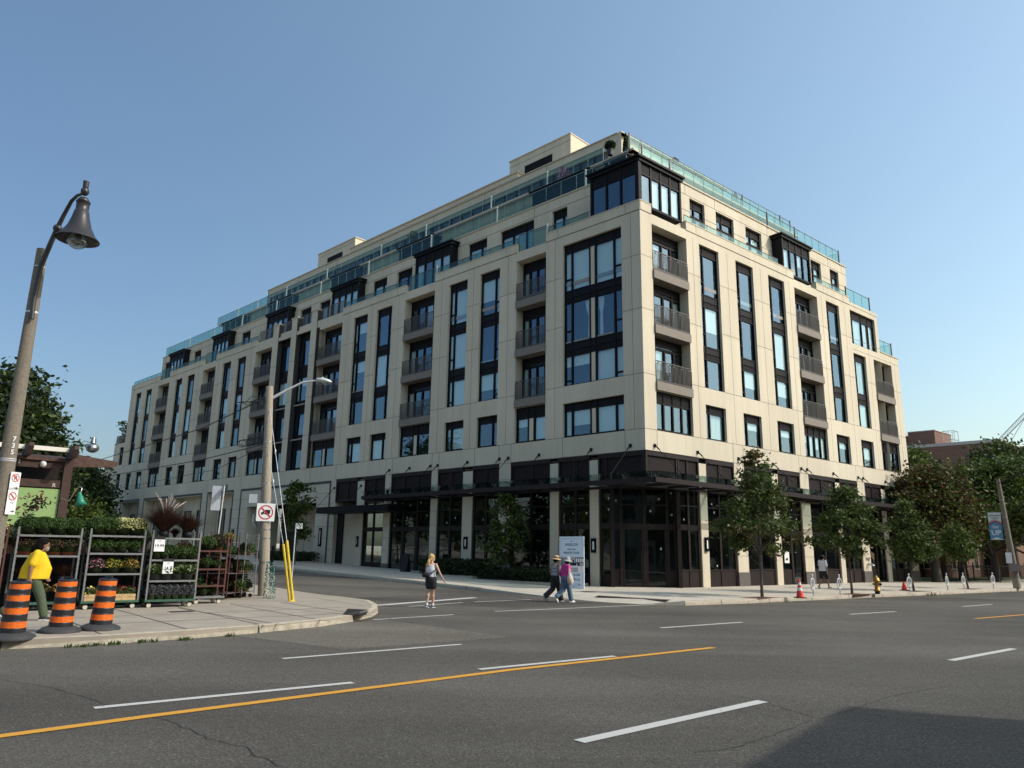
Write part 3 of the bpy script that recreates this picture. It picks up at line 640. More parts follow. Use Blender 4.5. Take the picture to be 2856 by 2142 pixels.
# ---- roofs and set back storeys
RF = MB()
def foot(oa, ob, a1, b1):   # inset footprint in skew coordinates
    return [(ob / SK, oa / SK), (a1, oa / SK), (a1, b1), (ob / SK, b1)]
def rprism(mb, fp, z0, z1, mi=0): mb.prism(fp, z0, z1, mi, F=sk)
rprism(RF, foot(.2, .2, 70, 26.8), 18.9, 19.05); rprism(RF, foot(.2, .2, 16, 29.7), 16.2, 16.4); rprism(RF, foot(2.4, 1.6, 66.4, 24.6), 22.5, 22.7)
rprism(RF, foot(.2, 2, 73, 20), 12.9, 13.0); rprism(RF, foot(.2, 2, 75.9, 20), 10.1, 10.2); rprism(RF, foot(.2, 2, 77.5, 20), 7.4, 7.5)
RF.build('roof', 'roof_gravel', BLD)
L6 = MB(); JT2 = MB(); OA6, OB6 = -1.8, -1.0
a0 = 1.0 / SK; sA0 = a0 + (1.8 / SK) * CK; sB0 = 1.8 / SK + a0 * CK
w6A = [(6.35, 7.53), (9.04, 11.97), (13.23, 15.05), (21.08, 22.88), (24.13, 25.91), (31.91, 33.49), (34.84, 36.6), (45.62, 47.41), (56.39, 58.15), (64.53, 65.8)]
w6B = [(5.69, 7.14), (8.28, 10.14), (11.45, 13.26), (19.48, 20.89), (22.2, 23.47)]
wall(L6, fA, sA0, 66.6, 18.9, 22.84, [(a, b, 19.05, 22.1) for a, b in w6A], OA6, .5)
wall(L6, fB, sB0, 24.64, 18.9, 22.84, [(a, b, 19.05, 22.1) for a, b in w6B], OB6, .5)
L6.box(lambda x, y, z: dB * 24.6 + dA * y + dB * x * -1 + ZV * z, 0, .3, 1.3, 14, 18.9, 22.84); L6.box(lambda x, y, z: dA * (66.6 - x) + dB * y + ZV * z, .0, .3, 2.1, 12, 18.9, 22.84)
L6.box(fA, sA0, 66.65, OA6 - .3, OA6 + .06, 22.84, 22.92, 1); L6.box(fB, sB0, 24.7, OB6 - .3, OB6 + .06, 22.84, 22.92, 1)
L6.build('setback_wall', ['concrete_beige', 'coping'], BLD)
for z in (20.1, 21.2, 22.2):
    ss = [sA0] + [v for p in w6A if z < 22.1 for v in p] + [66.6]
    for a, b in zip(ss[::2], ss[1::2]): joint(JT2, fA, a, b, z, 0, OA6, .03)
    ss = [sB0] + [v for p in w6B if z < 22.1 for v in p] + [24.64]
    for a, b in zip(ss[::2], ss[1::2]): joint(JT2, fB, a, b, z, 0, OB6, .03)
for x in (9, 18.5, 30, 44.9, 53, 62): joint(JT2, fA, x, x, 22.2, 22.84, OA6, .03)
for x in (5.3, 8.2, 14, 22, 24): joint(JT2, fB, x, x, 22.2, 22.84, OB6, .03)
for a, b in w6A: window(fA, a + .01, b - .01, 19.06, 22.09, OA6 - .14, 19.15, 21.6, [(a + (b - a) * .35)] if b - a < 2.5 else [a + .75, a + 1.9], 'terrace_window')
for a, b in w6B: window(fB, a + .01, b - .01, 19.06, 22.09, OB6 - .14, 19.15, 21.6, [a + (b - a) * .4], 'terrace_window', tran=[(a + .07, b - .07, 21.1)])
# projecting dark bays of the sixth storey
def baybox(F, s0, s1, zb, zt, of, ob, nm, name='projecting_bay', sides=(1, 1), lv=.62):
    m = MB(); m.box(F, s0 - .2, s1 + .2, ob, of + .2, zt + .02, zt + .11); m.box(F, s0 - .11, s1 + .11, ob, of + .11, zt - .16, zt + .02); m.box(F, s0, s1, ob + .05, of - .02, zb - .12, zb)
    for a in (s0, s1 - .13): m.box(F, a, a + .13, ob, of + .03, zb - .12, zt - .16)
    b = m.build(name, 'dark_metal', BLD)
    mm = [s0 + .13 + (s1 - s0 - .26) * (i + 1) / nm for i in range(nm - 1)]
    f = MB(); f.box(F, s0 + .13, s1 - .13, of - .1, of, zt - .16 - lv - .06, zt - .16 - lv + .02)
    for x in mm: f.box(F, x - .05, x + .05, of - .1, of + .012, zb, zt - .16)
    f.build('frame', 'dark_metal', b)
    l = MB(); l.box(F, s0 + .13, s1 - .13, of - .09, of - .03, zt - .16 - lv + .02, zt - .16); l.build('louvre', 'louvre', b)
    p = MB(); p.quad([F(s0 + .1, of - .06, zb), F(s1 - .1, of - .06, zb), F(s1 - .1, of - .06, zt - .7), F(s0 + .1, of - .06, zt - .7)])
    for k, sx in ((0, s0 + .05), (1, s1 - .05)):
        if sides[k]: p.quad([F(sx, ob + .02, zb), F(sx, of - .08, zb), F(sx, of - .08, zt - .2), F(sx, ob + .02, zt - .2)])
    p.build('pane', 'glass_window', b)
    bl = MB(); ed = [s0 + .13] + mm + [s1 - .13]
    for a, c in zip(ed, ed[1:]):
        if BR.random() < .72: bl.box(F, a + .06, c - .06, of - .16, of - .15, zb + (0 if BR.random() < .6 else .8), zt - .75)
    bl.box(F, s0 + .15, s1 - .15, ob + .03, ob + .05, zb, zt - .2, 1)
    bl.build('blind', ['blind_white', 'room_dark'], b)
for s0, s1 in ((16.1, 19.95), (26.95, 30.7), (37.55, 41.35), (48.8, 52.3), (59.25, 62.95)): baybox(fA, s0, s1, 19.25, 22.42, -1.2, OA6 - .3, 4)
baybox(fB, 14.47, 18.0, 19.75, 22.18, -.30, OB6 - .3, 4)
baybox(fA, .22, 3.32, 19.78, 22.25, -.16, OA6 + .05, 3, 'corner_bay', (0, 1)); baybox(fB, .24, 3.75, 19.78, 22.25, -.17, OB6 + .05, 4, 'corner_bay', (0, 1))
m = MB(); m.prism([(.12, .12), (.30, .12), (.30, .30), (.12, .30)], 19.78, 22.2, 0, F=sk); m.prism([(-.05, -.05), (3.5, -.05), (3.5, 1.0), (1.0, 1.0), (1.0, 3.9), (-.05, 3.9)], 22.265, 22.37, 0, F=sk)
m.build('corner_bay', 'dark_metal', BLD)
# glass guards
mat('edge_glass', (.22, .30, .29), .4)
def guard(F, s0, s1, o, z0, h, posts=(), step=1.15, name='glass_guard', pc='post_pale', rail=True, ec='railing_metal'):
    p = MB(); n = max(1, round((s1 - s0) / step)); g = (s1 - s0) / n
    f = MB()
    for i in range(n): p.box(F, s0 + i * g + .012, s0 + (i + 1) * g - .012, o - .006, o + .006, z0, z0 + h)
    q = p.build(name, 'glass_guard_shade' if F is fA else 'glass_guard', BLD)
    for i in range(n + 1): f.box(F, s0 + i * g - .012, s0 + i * g + .012, o - .03, o - .008, z0, z0 + h)
    if rail: f.box(F, s0, s1, o - .018, o + .018, z0 + h, z0 + h + .03)
    f.build('rail', ec, q)
    if len(posts):
        r = MB()
        for x in posts: r.box(F, x - .04, x + .04, o - .05, o + .03, z0 - .1, z0 + h + .12)
        r.build('post', pc, q)
for s0, s1, z, h in ((3.5, 6.4, 19.75, .42), (6.5, 8.75, 19.25, 1.07), (8.8, 16.2, 19.75, .42), (16.3, 19.3, 19.25, 1.05), (19.5, 26.9, 19.75, .42), (40.7, 48.4, 19.75, .42), (48.5, 51.1, 19.25, 1.05), (51.3, 59.2, 19.75, .42), (59.3, 62.1, 19.25, 1.05), (62.3, 69.9, 19.75, .42)):
    guard(fA, s0, s1, -.15, z, h, (s0,) if h > 1 else (), 1.2)
for s0, s1, z, h in ((3.95, 13.6, 19.75, .42), (18.1, 22.5, 19.75, .42), (22.6, 26.2, 19.42, 1.07), (27.2, 29.6, 16.56, 1.07)): guard(fB, s0, s1, -.15 if z > 17 else -.3, z, h, (s0, s1) if h > 1 else (), 1.1, pc='railing_metal')
guard(fA, 2.0, 65.8, -1.75, 22.86, .98, (4.9, 12.3, 19.0, 26.6, 33.5, 40.9, 47.5, 53.6, 59.5), 1.2, ec='edge_glass')
guard(fB, 1.3, 23.85, -1.0, 22.86, .95, (1.5, 3.95, 14.15, 17.6, 23.8), 1.0, pc='railing_metal')
guard(fA, 5.2, 58.0, -3.9, 25.45, .92, (9.8, 15.1, 22.3, 28.1, 36.2, 43.3, 49.0, 53.2), 1.2, ec='edge_glass')
guard(fB, 3.2, 21.6, -3.4, 25.45, .88, (3.3, 15.2, 20.1, 21.5), 1.1, pc='railing_metal')
guard(lambda s, o, z: dA * (65.8) + dB * (2 + s) + ZV * z, 0, 6, 0, 22.86, .98, (), 1.2); guard(lambda s, o, z: dB * 29.6 + dA * (.4 + s) + ZV * z, 0, 4, 0, 16.56, 1.05, (), 1.1)
guard(lambda s, o, z: dB * 24.2 + dA * (1.2 + s) + ZV * z, 0, 5, 0, 22.86, .95, (), 1.1)
# railings of dark pickets above the finned part and on the stepped wing
def picket(F, s0, s1, o, z0, h=1.0):
    r = MB(); r.box(F, s0, s1, o - .02, o + .02, z0 + h - .04, z0 + h); r.box(F, s0, s1, o - .02, o + .02, z0 + .05, z0 + .09)
    n = int((s1 - s0) / .12)
    for i in range(n + 1): x = s0 + (s1 - s0) * i / n; r.box(F, x - .015, x + .015, o - .012, o + .012, z0, z0 + h - .04)
    r.build('railing', 'railing_metal', BLD)
for s0, s1 in ((27.1, 30.6), (31.55, 33.7), (34.6, 36.65), (37.65, 40.5)): picket(fA, s0, s1, -.2, 19.5)
picket(fA, 70.1, 73.1, -.1, 13.15); picket(fA, 73.2, 75.9, -.1, 10.35)
# seventh storey
L7 = MB(); O7A, O7B = -4.0, -3.5; a7 = 3.5 / SK; s7 = a7 + 4.0 / SK * CK; t7 = 4.0 / SK + a7 * CK
w7 = [(11.7, 13.3), (16.9, 18.5), (26.0, 28.3), (36, 38), (46.5, 48.5)]
wall(L7, fA, s7, 56.5, 22.7, 25.35, [(a, b, 23.3, 24.42) for a, b in w7], O7A, .4)
wall(L7, fB, t7, 22.0, 22.7, 25.35, [(5.5, 8.5, 22.9, 24.9), (10.5, 13, 22.9, 24.9), (15, 18, 22.9, 24.9)], O7B, .4)
for x in (9, 12, 17, 19.5, 28, 37): joint(JT2, fA, x, x, 22.8, 25.3, O7A, .03)
for z in (23.6, 24.6): joint(JT2, fA, s7, 56.5, z, 0, O7A, .03)
L7.box(fA, s7 - .3, 57.2, O7A - .3, O7A + .3, 25.3, 25.42, 1); L7.box(fB, t7 - .3, 22.4, O7B - .3, O7B + .3, 25.3, 25.42, 1)
solid(L7, 4.5, 56, 5.0, 21.5, 25.28, 25.36)
L7.build('setback_wall', ['concrete_beige', 'coping'], BLD)
for a, b in w7: window(fA, a + .01, b - .01, 23.31, 24.41, O7A - .14, 23.36, 24.36, [(a + b) / 2], 'terrace_window', blind=False)
for a, b in ((5.5, 8.5), (10.5, 13), (15, 18)): window(fB, a + .01, b - .01, 22.91, 24.89, O7B - .14, 22.96, 24.8, [(a + b) / 2], 'terrace_window', blind=False)
for s0, s1 in ((5.9, 10.6), (20.7, 24.8), (30.3, 34.4), (41.2, 45.3), (50.7, 55.2)): baybox(fA, s0, s1, 22.7, 24.92, -3.35, O7A - .3, 4)
baybox(fA, .0 + s7 + .1, s7 + 1.5, 22.7, 24.92, -3.5, O7A - .2, 1, sides=(0, 1))
# eighth storey, roof edge and plant rooms
L8 = MB(); O8A = -6.0; a8 = 6.16 / SK; s8 = 5.55
L8g = MB()
wall(L8, fA, s8, 51.15, 25.3, 28.5, [(s8 + .8, 50.6, 25.45, 27.6, .2)], O8A, .4)
L8.box(lambda x, y, z: ORG * 0 + fA(s8, O8A, 0) - nA * 0 + (dB * x) + (-nB * y) * -1 * 0 + ZV * z + (-nA * 0), 0, .0001, 0, .0001, 25.3, 25.31)
c8 = fA(s8, O8A, 0)
def f8(x, y, z): return c8 + dB * x - nB * y + ZV * z
wall(L8, f8, 0, 9, 25.3, 28.5, [(1.5, 8, 25.4, 27.3, .2)], 0, .3)
def f8p(poly, z0, z1, mb, mi=0): mb.prism(poly, z0, z1, mi, F=lambda a, b, z: c8 + dA * a + dB * b + ZV * z)
f8p([(.1, .1), (45.5, .1), (45.5, 12), (.1, 12)], 28.2, 28.42, L8); f8p([(45.4, .0), (45.6, 0), (45.6, 12), (45.4, 12)], 25.3, 28.5, L8)
L8.box(fA, s8, 51.2, O8A - .35, O8A + .08, 28.5, 28.57, 1); L8.box(f8, 0, 12, -.3, .08, 28.5, 28.57, 1)
for x in (11.7, 18, 24, 31, 38, 45): joint(JT2, fA, x, x, 27.6, 28.5, O8A, .03)
joint(JT2, fA, s8, 51.1, 27.95, 0, O8A, .03)
L8.build('setback_wall', ['concrete_beige', 'coping'], BLD)
g8 = MB(); g8.quad([fA(s8 + .8, O8A - .15, 25.4), fA(50.6, O8A - .15, 25.4), fA(50.6, O8A - .15, 27.6), fA(s8 + .8, O8A - .15, 27.6)]); g8.quad([f8(1.5, -.2, 25.4), f8(8, -.2, 25.4), f8(8, -.2, 27.3), f8(1.5, -.2, 27.3)])
gw = MB()
for i in range(38): x = s8 + .8 + 44.2 * i / 37; gw.box(fA, x - .05, x + .05, O8A - .14, O8A - .04, 25.4, 27.6)
gw.box(fA, s8 + .8, 50.6, O8A - .9, O8A - .85, 25.4, 27.6, 1)
go = gw.build('penthouse_glazing', ['dark_metal', 'room_dark'], BLD); g8.build('pane', 'glass_store', go)
PH = MB(); FV = MB()
PH.box(fA, 15.5, 37.5, -11, -7.0, 28.4, 29.75); PH.box(fA, 15.4, 37.6, -11.1, -6.9, 29.75, 29.83, 1)
PH.box(fA, 11.15, 17.33, -16, -8.0, 28.4, 31.68); PH.box(fA, 11.1, 17.4, -16.1, -7.94, 31.68, 31.76, 1)
PH.box(fA, 38.3, 44.9, -14, -8.0, 28.4, 31.5); PH.box(fA, 38.2, 45, -14.1, -7.94, 31.5, 31.58, 1)
VQ = [(x, x + 1.2, -7.0, -6.98, 29.15, 29.3) for x in np.arange(20.5, 36, 2.6)] + [(12.9, 15.7, -8, -7.985, 30.05, 30.75), (40.4, 43.1, -8, -7.985, 30.05, 30.65)]
joint(JT2, fA, 11.15, 17.33, 31.2, 0, -8, .03); joint(JT2, fA, 38.3, 44.9, 31.1, 0, -8, .03); joint(JT2, fA, 15.5, 37.5, 29.4, 0, -7, .02)
ph = PH.build('plant_room', ['concrete_beige', 'coping'], BLD); 
for q in VQ: FV = MB(); FV.box(fA, *q); FV.build('vent_louvre', 'louvre', ph)
JT2.build('panel_joint', 'joint', BLD)
# ---- ground floor
mat('tag_white_dull', (.45, .46, .44), .8)
def frame_unit(F, s0, s1, zb, cols, name='storefront_window', kick=.86, door=None, o=-.12, gm='glass_store', blind=None, top=4.98, stick=1):
    fr = MB(); t = .07; y0, y1 = o - .06, o + .03
    xs = [s0] + cols + [s1]
    for i, x in enumerate(xs):
        wd = .07 if i in (0, len(xs) - 1) else .07
        a = x if i == 0 else (x - 2 * t if i == len(xs) - 1 else x - t); fr.box(F, a, a + 2 * t, y0, y1 + .015, zb, top)
    for z, hh in ((top - .05, .05), (4.12, .03), (3.05, .14)): fr.box(F, s0 + .14, s1 - .14, y0, y1, z - hh, z + hh)
    if door is None:
        fr.box(F, s0 + .14, s1 - .14, y0, y1 - .02, zb, zb + kick); fr.box(F, s0 + .14, s1 - .14, y0, y1 + .02, zb + kick - .04, zb + kick + .02)
    else:
        for i in range(len(xs) - 1):
            if i in door:
                fr.box(F, xs[i] + t, xs[i + 1] - t, y0, y1, zb, zb + .12); fr.box(F, xs[i] + t * 1.2, xs[i] + t * 2.2, y0, y1, zb, 2.95); fr.box(F, xs[i + 1] - t * 2.2, xs[i + 1] - t * 1.2, y0, y1, zb, 2.95)
            else: fr.box(F, xs[i] + t, xs[i + 1] - t, y0, y1 - .02, zb, zb + kick)
    w = fr.build(name, 'brown_metal', BLD)
    p = MB(); p.quad([F(s0 + .1, o - .03, zb + .1), F(s1 - .1, o - .03, zb + .1), F(s1 - .1, o - .03, top), F(s0 + .1, o - .03, top)]); p.build('pane', gm, w)
    if stick:
        for i in range(len(xs) - 1):
            for (z0, z1) in ((zb + kick, 2.8), (3.25, 4.05), (4.2, 4.85)):
                if BR.random() < .55:
                    x = BR.uniform(xs[i] + .25, xs[i + 1] - .25) if xs[i + 1] - xs[i] > .55 else (xs[i] + xs[i + 1]) / 2; z = BR.uniform(z0 + .1, z1 - .1); st = MB(); st.box(F, x - .04, x + .04, o - .02, o - .015, z - .05, z + .05); st.build('sticker', 'tag_white_dull', w)
    if door is not None:
        hd_ = MB()
        for i in door: x = xs[i + 1] - .22; hd_.tube([F(x, o + .04, .95), F(x, o + .1, 1.0), F(x, o + .1, 1.45), F(x, o + .04, 1.5)], .02, 6)
        hd_.build('handle', 'dark_metal', w)
    return w
def fascia(F, s0, s1, splits, name='fascia_panel', z0=5.03, z1=6.6, o=-.05):
    m = MB(); m.box(F, s0, s1, o - .1, o + .06, z1 - .2, z1); m.box(F, s0, s0 + .1, o - .1, o + .05, z0, z1 - .2); m.box(F, s1 - .1, s1, o - .1, o + .05, z0, z1 - .2); m.box(F, s0 + .1, s1 - .1, o - .1, o, z0, z0 + .15)
    for x in splits: m.box(F, x - .05, x + .05, o - .1, o + .02, z0 + .15, z1 - .2)
    f = m.build(name, 'brown_metal', BLD)
    l = MB(); l.box(F, s0 + .1, s1 - .1, o - .09, o - .04, z0 + .15, z1 - .2); l.build('louvre', 'louvre_store', f)
zb = .0
def col(F, s0, s1, z1=6.65, base=True, o=0., z0=.0):
    CO = MB()
    CO.box(F, s0, s1, -.6, o, z0 + (.86 if base else 0), z1)
    if base: CO.box(F, s0 - .03, s1 + .03, -.6, o + .03, z0, z0 + .86, 1)
    for z in np.arange(1.7, 6.4, .8): CO.box(F, s0, s1, o - .01, o + .004, z - .008, z + .008, 2)
    CO.build('column', ['concrete_beige', 'granite', 'joint'], BLD)
for s0, s1 in ((7.35, 8.3), (14.2, 15.2), (21.45, 22.5), (28.75, 29.87)): col(fB, s0, s1)
for s0, s1 in ((4.2, 4.8), (11.1, 11.7), (18.5, 19.05), (24.9, 25.5)): m = MB(); m.box(fB, s0, s1, -.4, .0, .13, 6.35); m.build('column', 'concrete_beige', BLD)
for s0, s1 in ((9.0, 9.9), (15.25, 15.85), (19.95, 20.6), (26.45, 27.1)): col(fA, s0, s1, base=s0 > 12 and s0 < 26)
for s0, s1 in ((2.87, 3.41), (5.5, 6.07), (12.1, 12.93)): m = MB(); m.box(fA, s0, s1, -.4, .0, .13, 6.35); m.build('column', 'concrete_beige', BLD)
m = MB(); m.box(fA, 22.96, 23.75, -.4, -.0, .3, 6.35); m.build('column', 'concrete_beige', BLD)
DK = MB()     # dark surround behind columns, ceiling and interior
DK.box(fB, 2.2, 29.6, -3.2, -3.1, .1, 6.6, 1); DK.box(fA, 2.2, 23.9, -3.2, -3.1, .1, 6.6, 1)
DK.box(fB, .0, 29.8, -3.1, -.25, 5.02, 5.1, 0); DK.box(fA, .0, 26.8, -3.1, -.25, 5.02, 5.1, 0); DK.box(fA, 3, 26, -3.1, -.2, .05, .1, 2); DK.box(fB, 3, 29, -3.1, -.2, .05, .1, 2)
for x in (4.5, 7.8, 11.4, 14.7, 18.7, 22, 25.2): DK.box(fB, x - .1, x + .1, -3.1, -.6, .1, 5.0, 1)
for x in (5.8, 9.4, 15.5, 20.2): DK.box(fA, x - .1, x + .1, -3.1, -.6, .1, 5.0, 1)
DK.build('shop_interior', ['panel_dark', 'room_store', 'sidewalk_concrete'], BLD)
for s0, s1, c, d in ((2.44, 4.2, [3.3], None), (4.8, 7.35, [5.95], None), (8.3, 11.1, [9.7], None), (11.7, 14.2, [12.9], (1,)), (15.2, 18.5, [16.8], None), (19.05, 21.45, [20.3], None), (22.5, 24.9, [23.6], (1,)), (25.5, 28.75, [26.6, 27.7], None)):
    frame_unit(fB, s0, s1, .13, c, 'shop_door' if d else 'storefront_window', door=d)
for s0, s1, c, d in ((2.06, 2.87, [], None), (3.41, 5.5, [4.4], None), (6.07, 9.0, [7.5], None), (9.9, 12.1, [11.0], None), (12.93, 15.25, [14.1], None), (15.85, 19.95, [17.2, 18.6], (0, 1, 2)), (20.6, 22.96, [21.8], None)):
    frame_unit(fA, s0, s1, .13 if s0 < 9 else .3, c, 'shop_door' if d else 'storefront_window', door=d, kick=.6)
for s0, s1, sp in ((0.0, 4.2, [2.4, 2.55, 3.25]), (4.8, 7.35, [6.0, 6.15]), (8.3, 11.1, [9.6, 9.75]), (11.7, 14.2, [12.9, 13.05]), (15.2, 18.5, [16.8, 16.95]), (19.05, 21.45, [20.2, 20.35]), (22.5, 24.9, [23.6, 23.75]), (25.5, 28.75, [26.6, 27.7])): fascia(fB, s0, s1, sp)
for s0, s1, sp in ((0.0, 2.87, [.2, 2.4]), (3.41, 5.5, [4.3, 4.45]), (6.07, 9.0, [7.4]), (9.9, 12.1, [10.95, 11.1]), (12.93, 15.25, [14, 14.15]), (15.85, 19.95, [17.2, 18.6]), (20.6, 22.96, [21.8]), (23.75, 26.45, [25])): fascia(fA, s0, s1, sp)
# chamfered corner entrance
cA = fA(2.06, 0, 0); cB = fB(2.44, 0, 0); dd = (cB - cA); LD = dd.length; dd.normalize(); nn = Vector((dd.y, -dd.x, 0));
if nn.dot(-ORG) < 0: nn = -nn
def fC(s, o, z): return cA + dd * s + nn * o + ZV * z
frame_unit(fC, 0.05, LD - .05, .14, [.52, LD / 2, LD - .52], 'corner_entrance_door', door=(1, 2), o=-.35)
m = MB(); m.box(fC, -.06, .12, -.4, .02, .1, 5.0); m.box(fC, LD - .12, LD + .06, -.4, .02, .1, 5.0); m.prism([(0, 0), (2.2, 0), (0, 2.5)], 4.97, 5.02, 0, F=sk); m.build('corner_post', 'brown_metal', BLD)
# side street portal frames, void and entry
GF = MB(); ports = [(27.1, 40.9), (42.2, 47.3), (48.4, 55.0), (56.1, 62.3), (63.5, 68.9), (69.9, 74.0)]
hol = [(28.9, 39.6, 0, 5.05, 3.0)] + [(a + .25, b - .25, 0, 6.35, .9) for a, b in ports[1:5]]
wall(GF, fA, 26.9, 77.6, 0, Z0, hol, 0, .3)
for z in (5.7, 4.9, 4.1, 3.3, 2.5):
    for a, b in ((41, 42.2), (47.3, 48.4), (55, 56.1), (62.3, 63.5), (68.9, 77.6), (39.6, 41), (27, 28.9)): GF.box(fA, a, b, -.01, .004, z - .009, z + .009, 2)
for a, b in ports:
    GF.box(fA, a, b, -.02, .03, 6.4, 6.58, 1); GF.box(fA, a, a + .16, -.02, .03, .4, 6.4, 1); GF.box(fA, b - .16, b, -.02, .03, .4, 6.4, 1)
gw = []
for a, b in ports[1:5]:
    q = (b - a) / 4; GF.box(fA, a + .1, b - .1, -1.3, -.95, 0, 6.4); gw += [(a + q * .7, a + q * 1.7), (a + q * 2.5, a + q * 3.4)]
GF.box(fA, 28.8, 39.8, -3.6, -3.4, 0, 5.2, 1); GF.box(fA, 29.4, 37, -3.39, -3.3, .6, 5.0); GF.box(fA, 28.8, 39.7, -3.4, -.31, 5.05, 5.2, 1)
GF.box(fA, 27.1, 28.9, -3.4, -.31, .3, 5.05, 0)
GF.build('ground_floor_wall', ['concrete_beige', 'reveal_dark', 'joint'], BLD)
for a, b in gw: window(fA, a, b, 1.6, 5.1, -.88, 1.7, 5.05, [], 'ground_floor_window', blind=False, gm='glass_store')
window(fA, 71.2, 72.8, 1.6, 5.1, .05, 1.7, 5.0, [], 'ground_floor_window', blind=False); window(fA, 75.2, 75.9, 1.6, 5.1, .05, 1.7, 5.0, [], 'ground_floor_window', blind=False)
m = MB(); m.box(fA, 23.75, 26.45, -.5, -.42, .3, 4.4, 0); m.box(fA, 25.75, 26.45, -.42, -.3, .3, 4.4, 1); m.box(fA, 23.76, 24.2, -.42, -.3, .3, 4.4, 1); m.build('entry_panel', ['concrete_beige', 'panel_dark'], BLD)
m = MB(); m.box(fA, 18.2, 26.45, .02, 1.5, 4.12, 4.55); m.build('entry_canopy', 'dark_metal', BLD)
# glass canopy all round the shopfronts
PC = 2.0
def canopy(F, s0, s1, anch, name='glass_canopy'):
    m = MB(); m.box(F, s0, s1, PC - .12, PC, 4.86, 5.08); m.box(F, s0, s1, .03, .12, 4.86, 4.98)
    n = int((s1 - s0) / 1.6)
    for i in range(n + 1): x = s0 + (s1 - s0 - .1) * i / n; m.box(F, x, x + .1, .12, PC - .12, 4.86, 5.0)
    c = m.build(name, 'brown_metal', BLD)
    g = MB(); n = int((s1 - s0) / 1.6)
    for i in range(n):
        a = s0 + (s1 - s0) * i / n + .01; b = s0 + (s1 - s0) * (i + 1) / n - .01
        g.quad([F(a, .15, 5.08), F(b, .15, 5.08), F(b, PC + .05, 5.36), F(a, PC + .05, 5.36)])
    g.build('glass_sheet', 'glass_canopy', c)
    for i in range(n + 1):
        x = s0 + (s1 - s0) * i / n
        for y in (.5, 1.75):
            sp = MB(); zz = 5.1 + .145 * y
            for dx in (-.14, .14): sp.tube([F(x, y, 5.0), F(x + dx, y - .1, zz - .03)], .012, 5); sp.tube([F(x, y, 5.0), F(x + dx, y + .1, zz)], .012, 5)
            sp.build('glass_clamp', 'railing_metal', c)
    for x in anch:
        rd = MB(); rd.box(F, x - .07, x + .07, 0, .07, 6.82, 6.98); rd.tube([F(x, .06, 6.88), F(x, 1.66, 5.36)], .016, 6); rd.tube([F(x, .05, 6.90), F(x, .3, 6.68)], .03, 6); rd.box(F, x - .03, x + .03, 1.6, 1.74, 5.0, 5.42); rd.build('tie_rod', 'dark_metal', c)
canopy(fB, -1.75, 29.75 if 0 else 29.4, (.68, 4.12, 7.8, 11.27, 14.4, 15.08, 18.32, 21.66, 22.35, 25.68, 28.9)); canopy(fA, -1.70, 20.4, (.86, 3.28, 6.85, 9.18, 9.88, 12.57, 15.27, 15.97, 18.06, 20.2))
for x in (23.3, 26.6): rd = MB(); rd.box(fA, x - .07, x + .07, .0, .07, 5.95, 6.1); rd.tube([fA(x, .05, 6.02), fA(x, 1.35, 4.6)], .016, 6); rd.build('tie_rod', 'dark_metal', BLD)
# wall lamps and wall fittings
def wlamp(F, s, z0, z1, wd=.13):
    m = MB(); m.box(F, s - wd, s + wd, .005, .12, z0, z0 + .12); m.box(F, s - wd, s + wd, .005, .12, z1 - .12, z1); m.box(F, s - wd, s - wd + .04, .005, .12, z0, z1); m.box(F, s + wd - .04, s + wd, .005, .12, z0, z1); m.box(F, s - wd, s + wd, .003, .03, z0, z1)
    o = m.build('wall_lamp', 'dark_metal', BLD); g = MB(); g.box(F, s - .05, s + .05, .03, .09, z0 + .15, z1 - .15); g.build('lamp_glass', 'blind_white', o)
wlamp(fA, 3.15, 1.75, 2.45); wlamp(fA, 12.5, 1.85, 2.55); wlamp(fB, 4.55, 1.9, 2.6); wlamp(fB, 18.8, 1.9, 2.6); wlamp(fA, 23.35, 1.9, 2.6, .09); wlamp(fA, 28.0, 1.9, 3.2, .13); wlamp(fA, 41.6, 1.9, 3.2, .13)
m = MB()
for s, z in ((9.45, 1.15), (22.05, 1.3)):
    F = fA if s < 12 else fB
    m.box(F, s - .25, s + .25, 0, .03, z + .25, z + .42)
    for dx in (-.1, .1): m.tube([F(s + dx, .0, z), F(s + dx, .22, z), F(s + dx * 1.6, .3, z - .1)], [.05, .06, .045], 8)
m.build('fire_connection', 'steel', BLD)
m = MB(); m.box(fA, 9.2, 9.75, 0, .03, 2.15, 2.5); m.build('sign_plate', 'brown_metal', BLD)
m = MB(); m.box(fB, 12.05, 12.55, -.085, -.075, 1.35, 2.05); m.build('notice', 'white_paint', BLD)
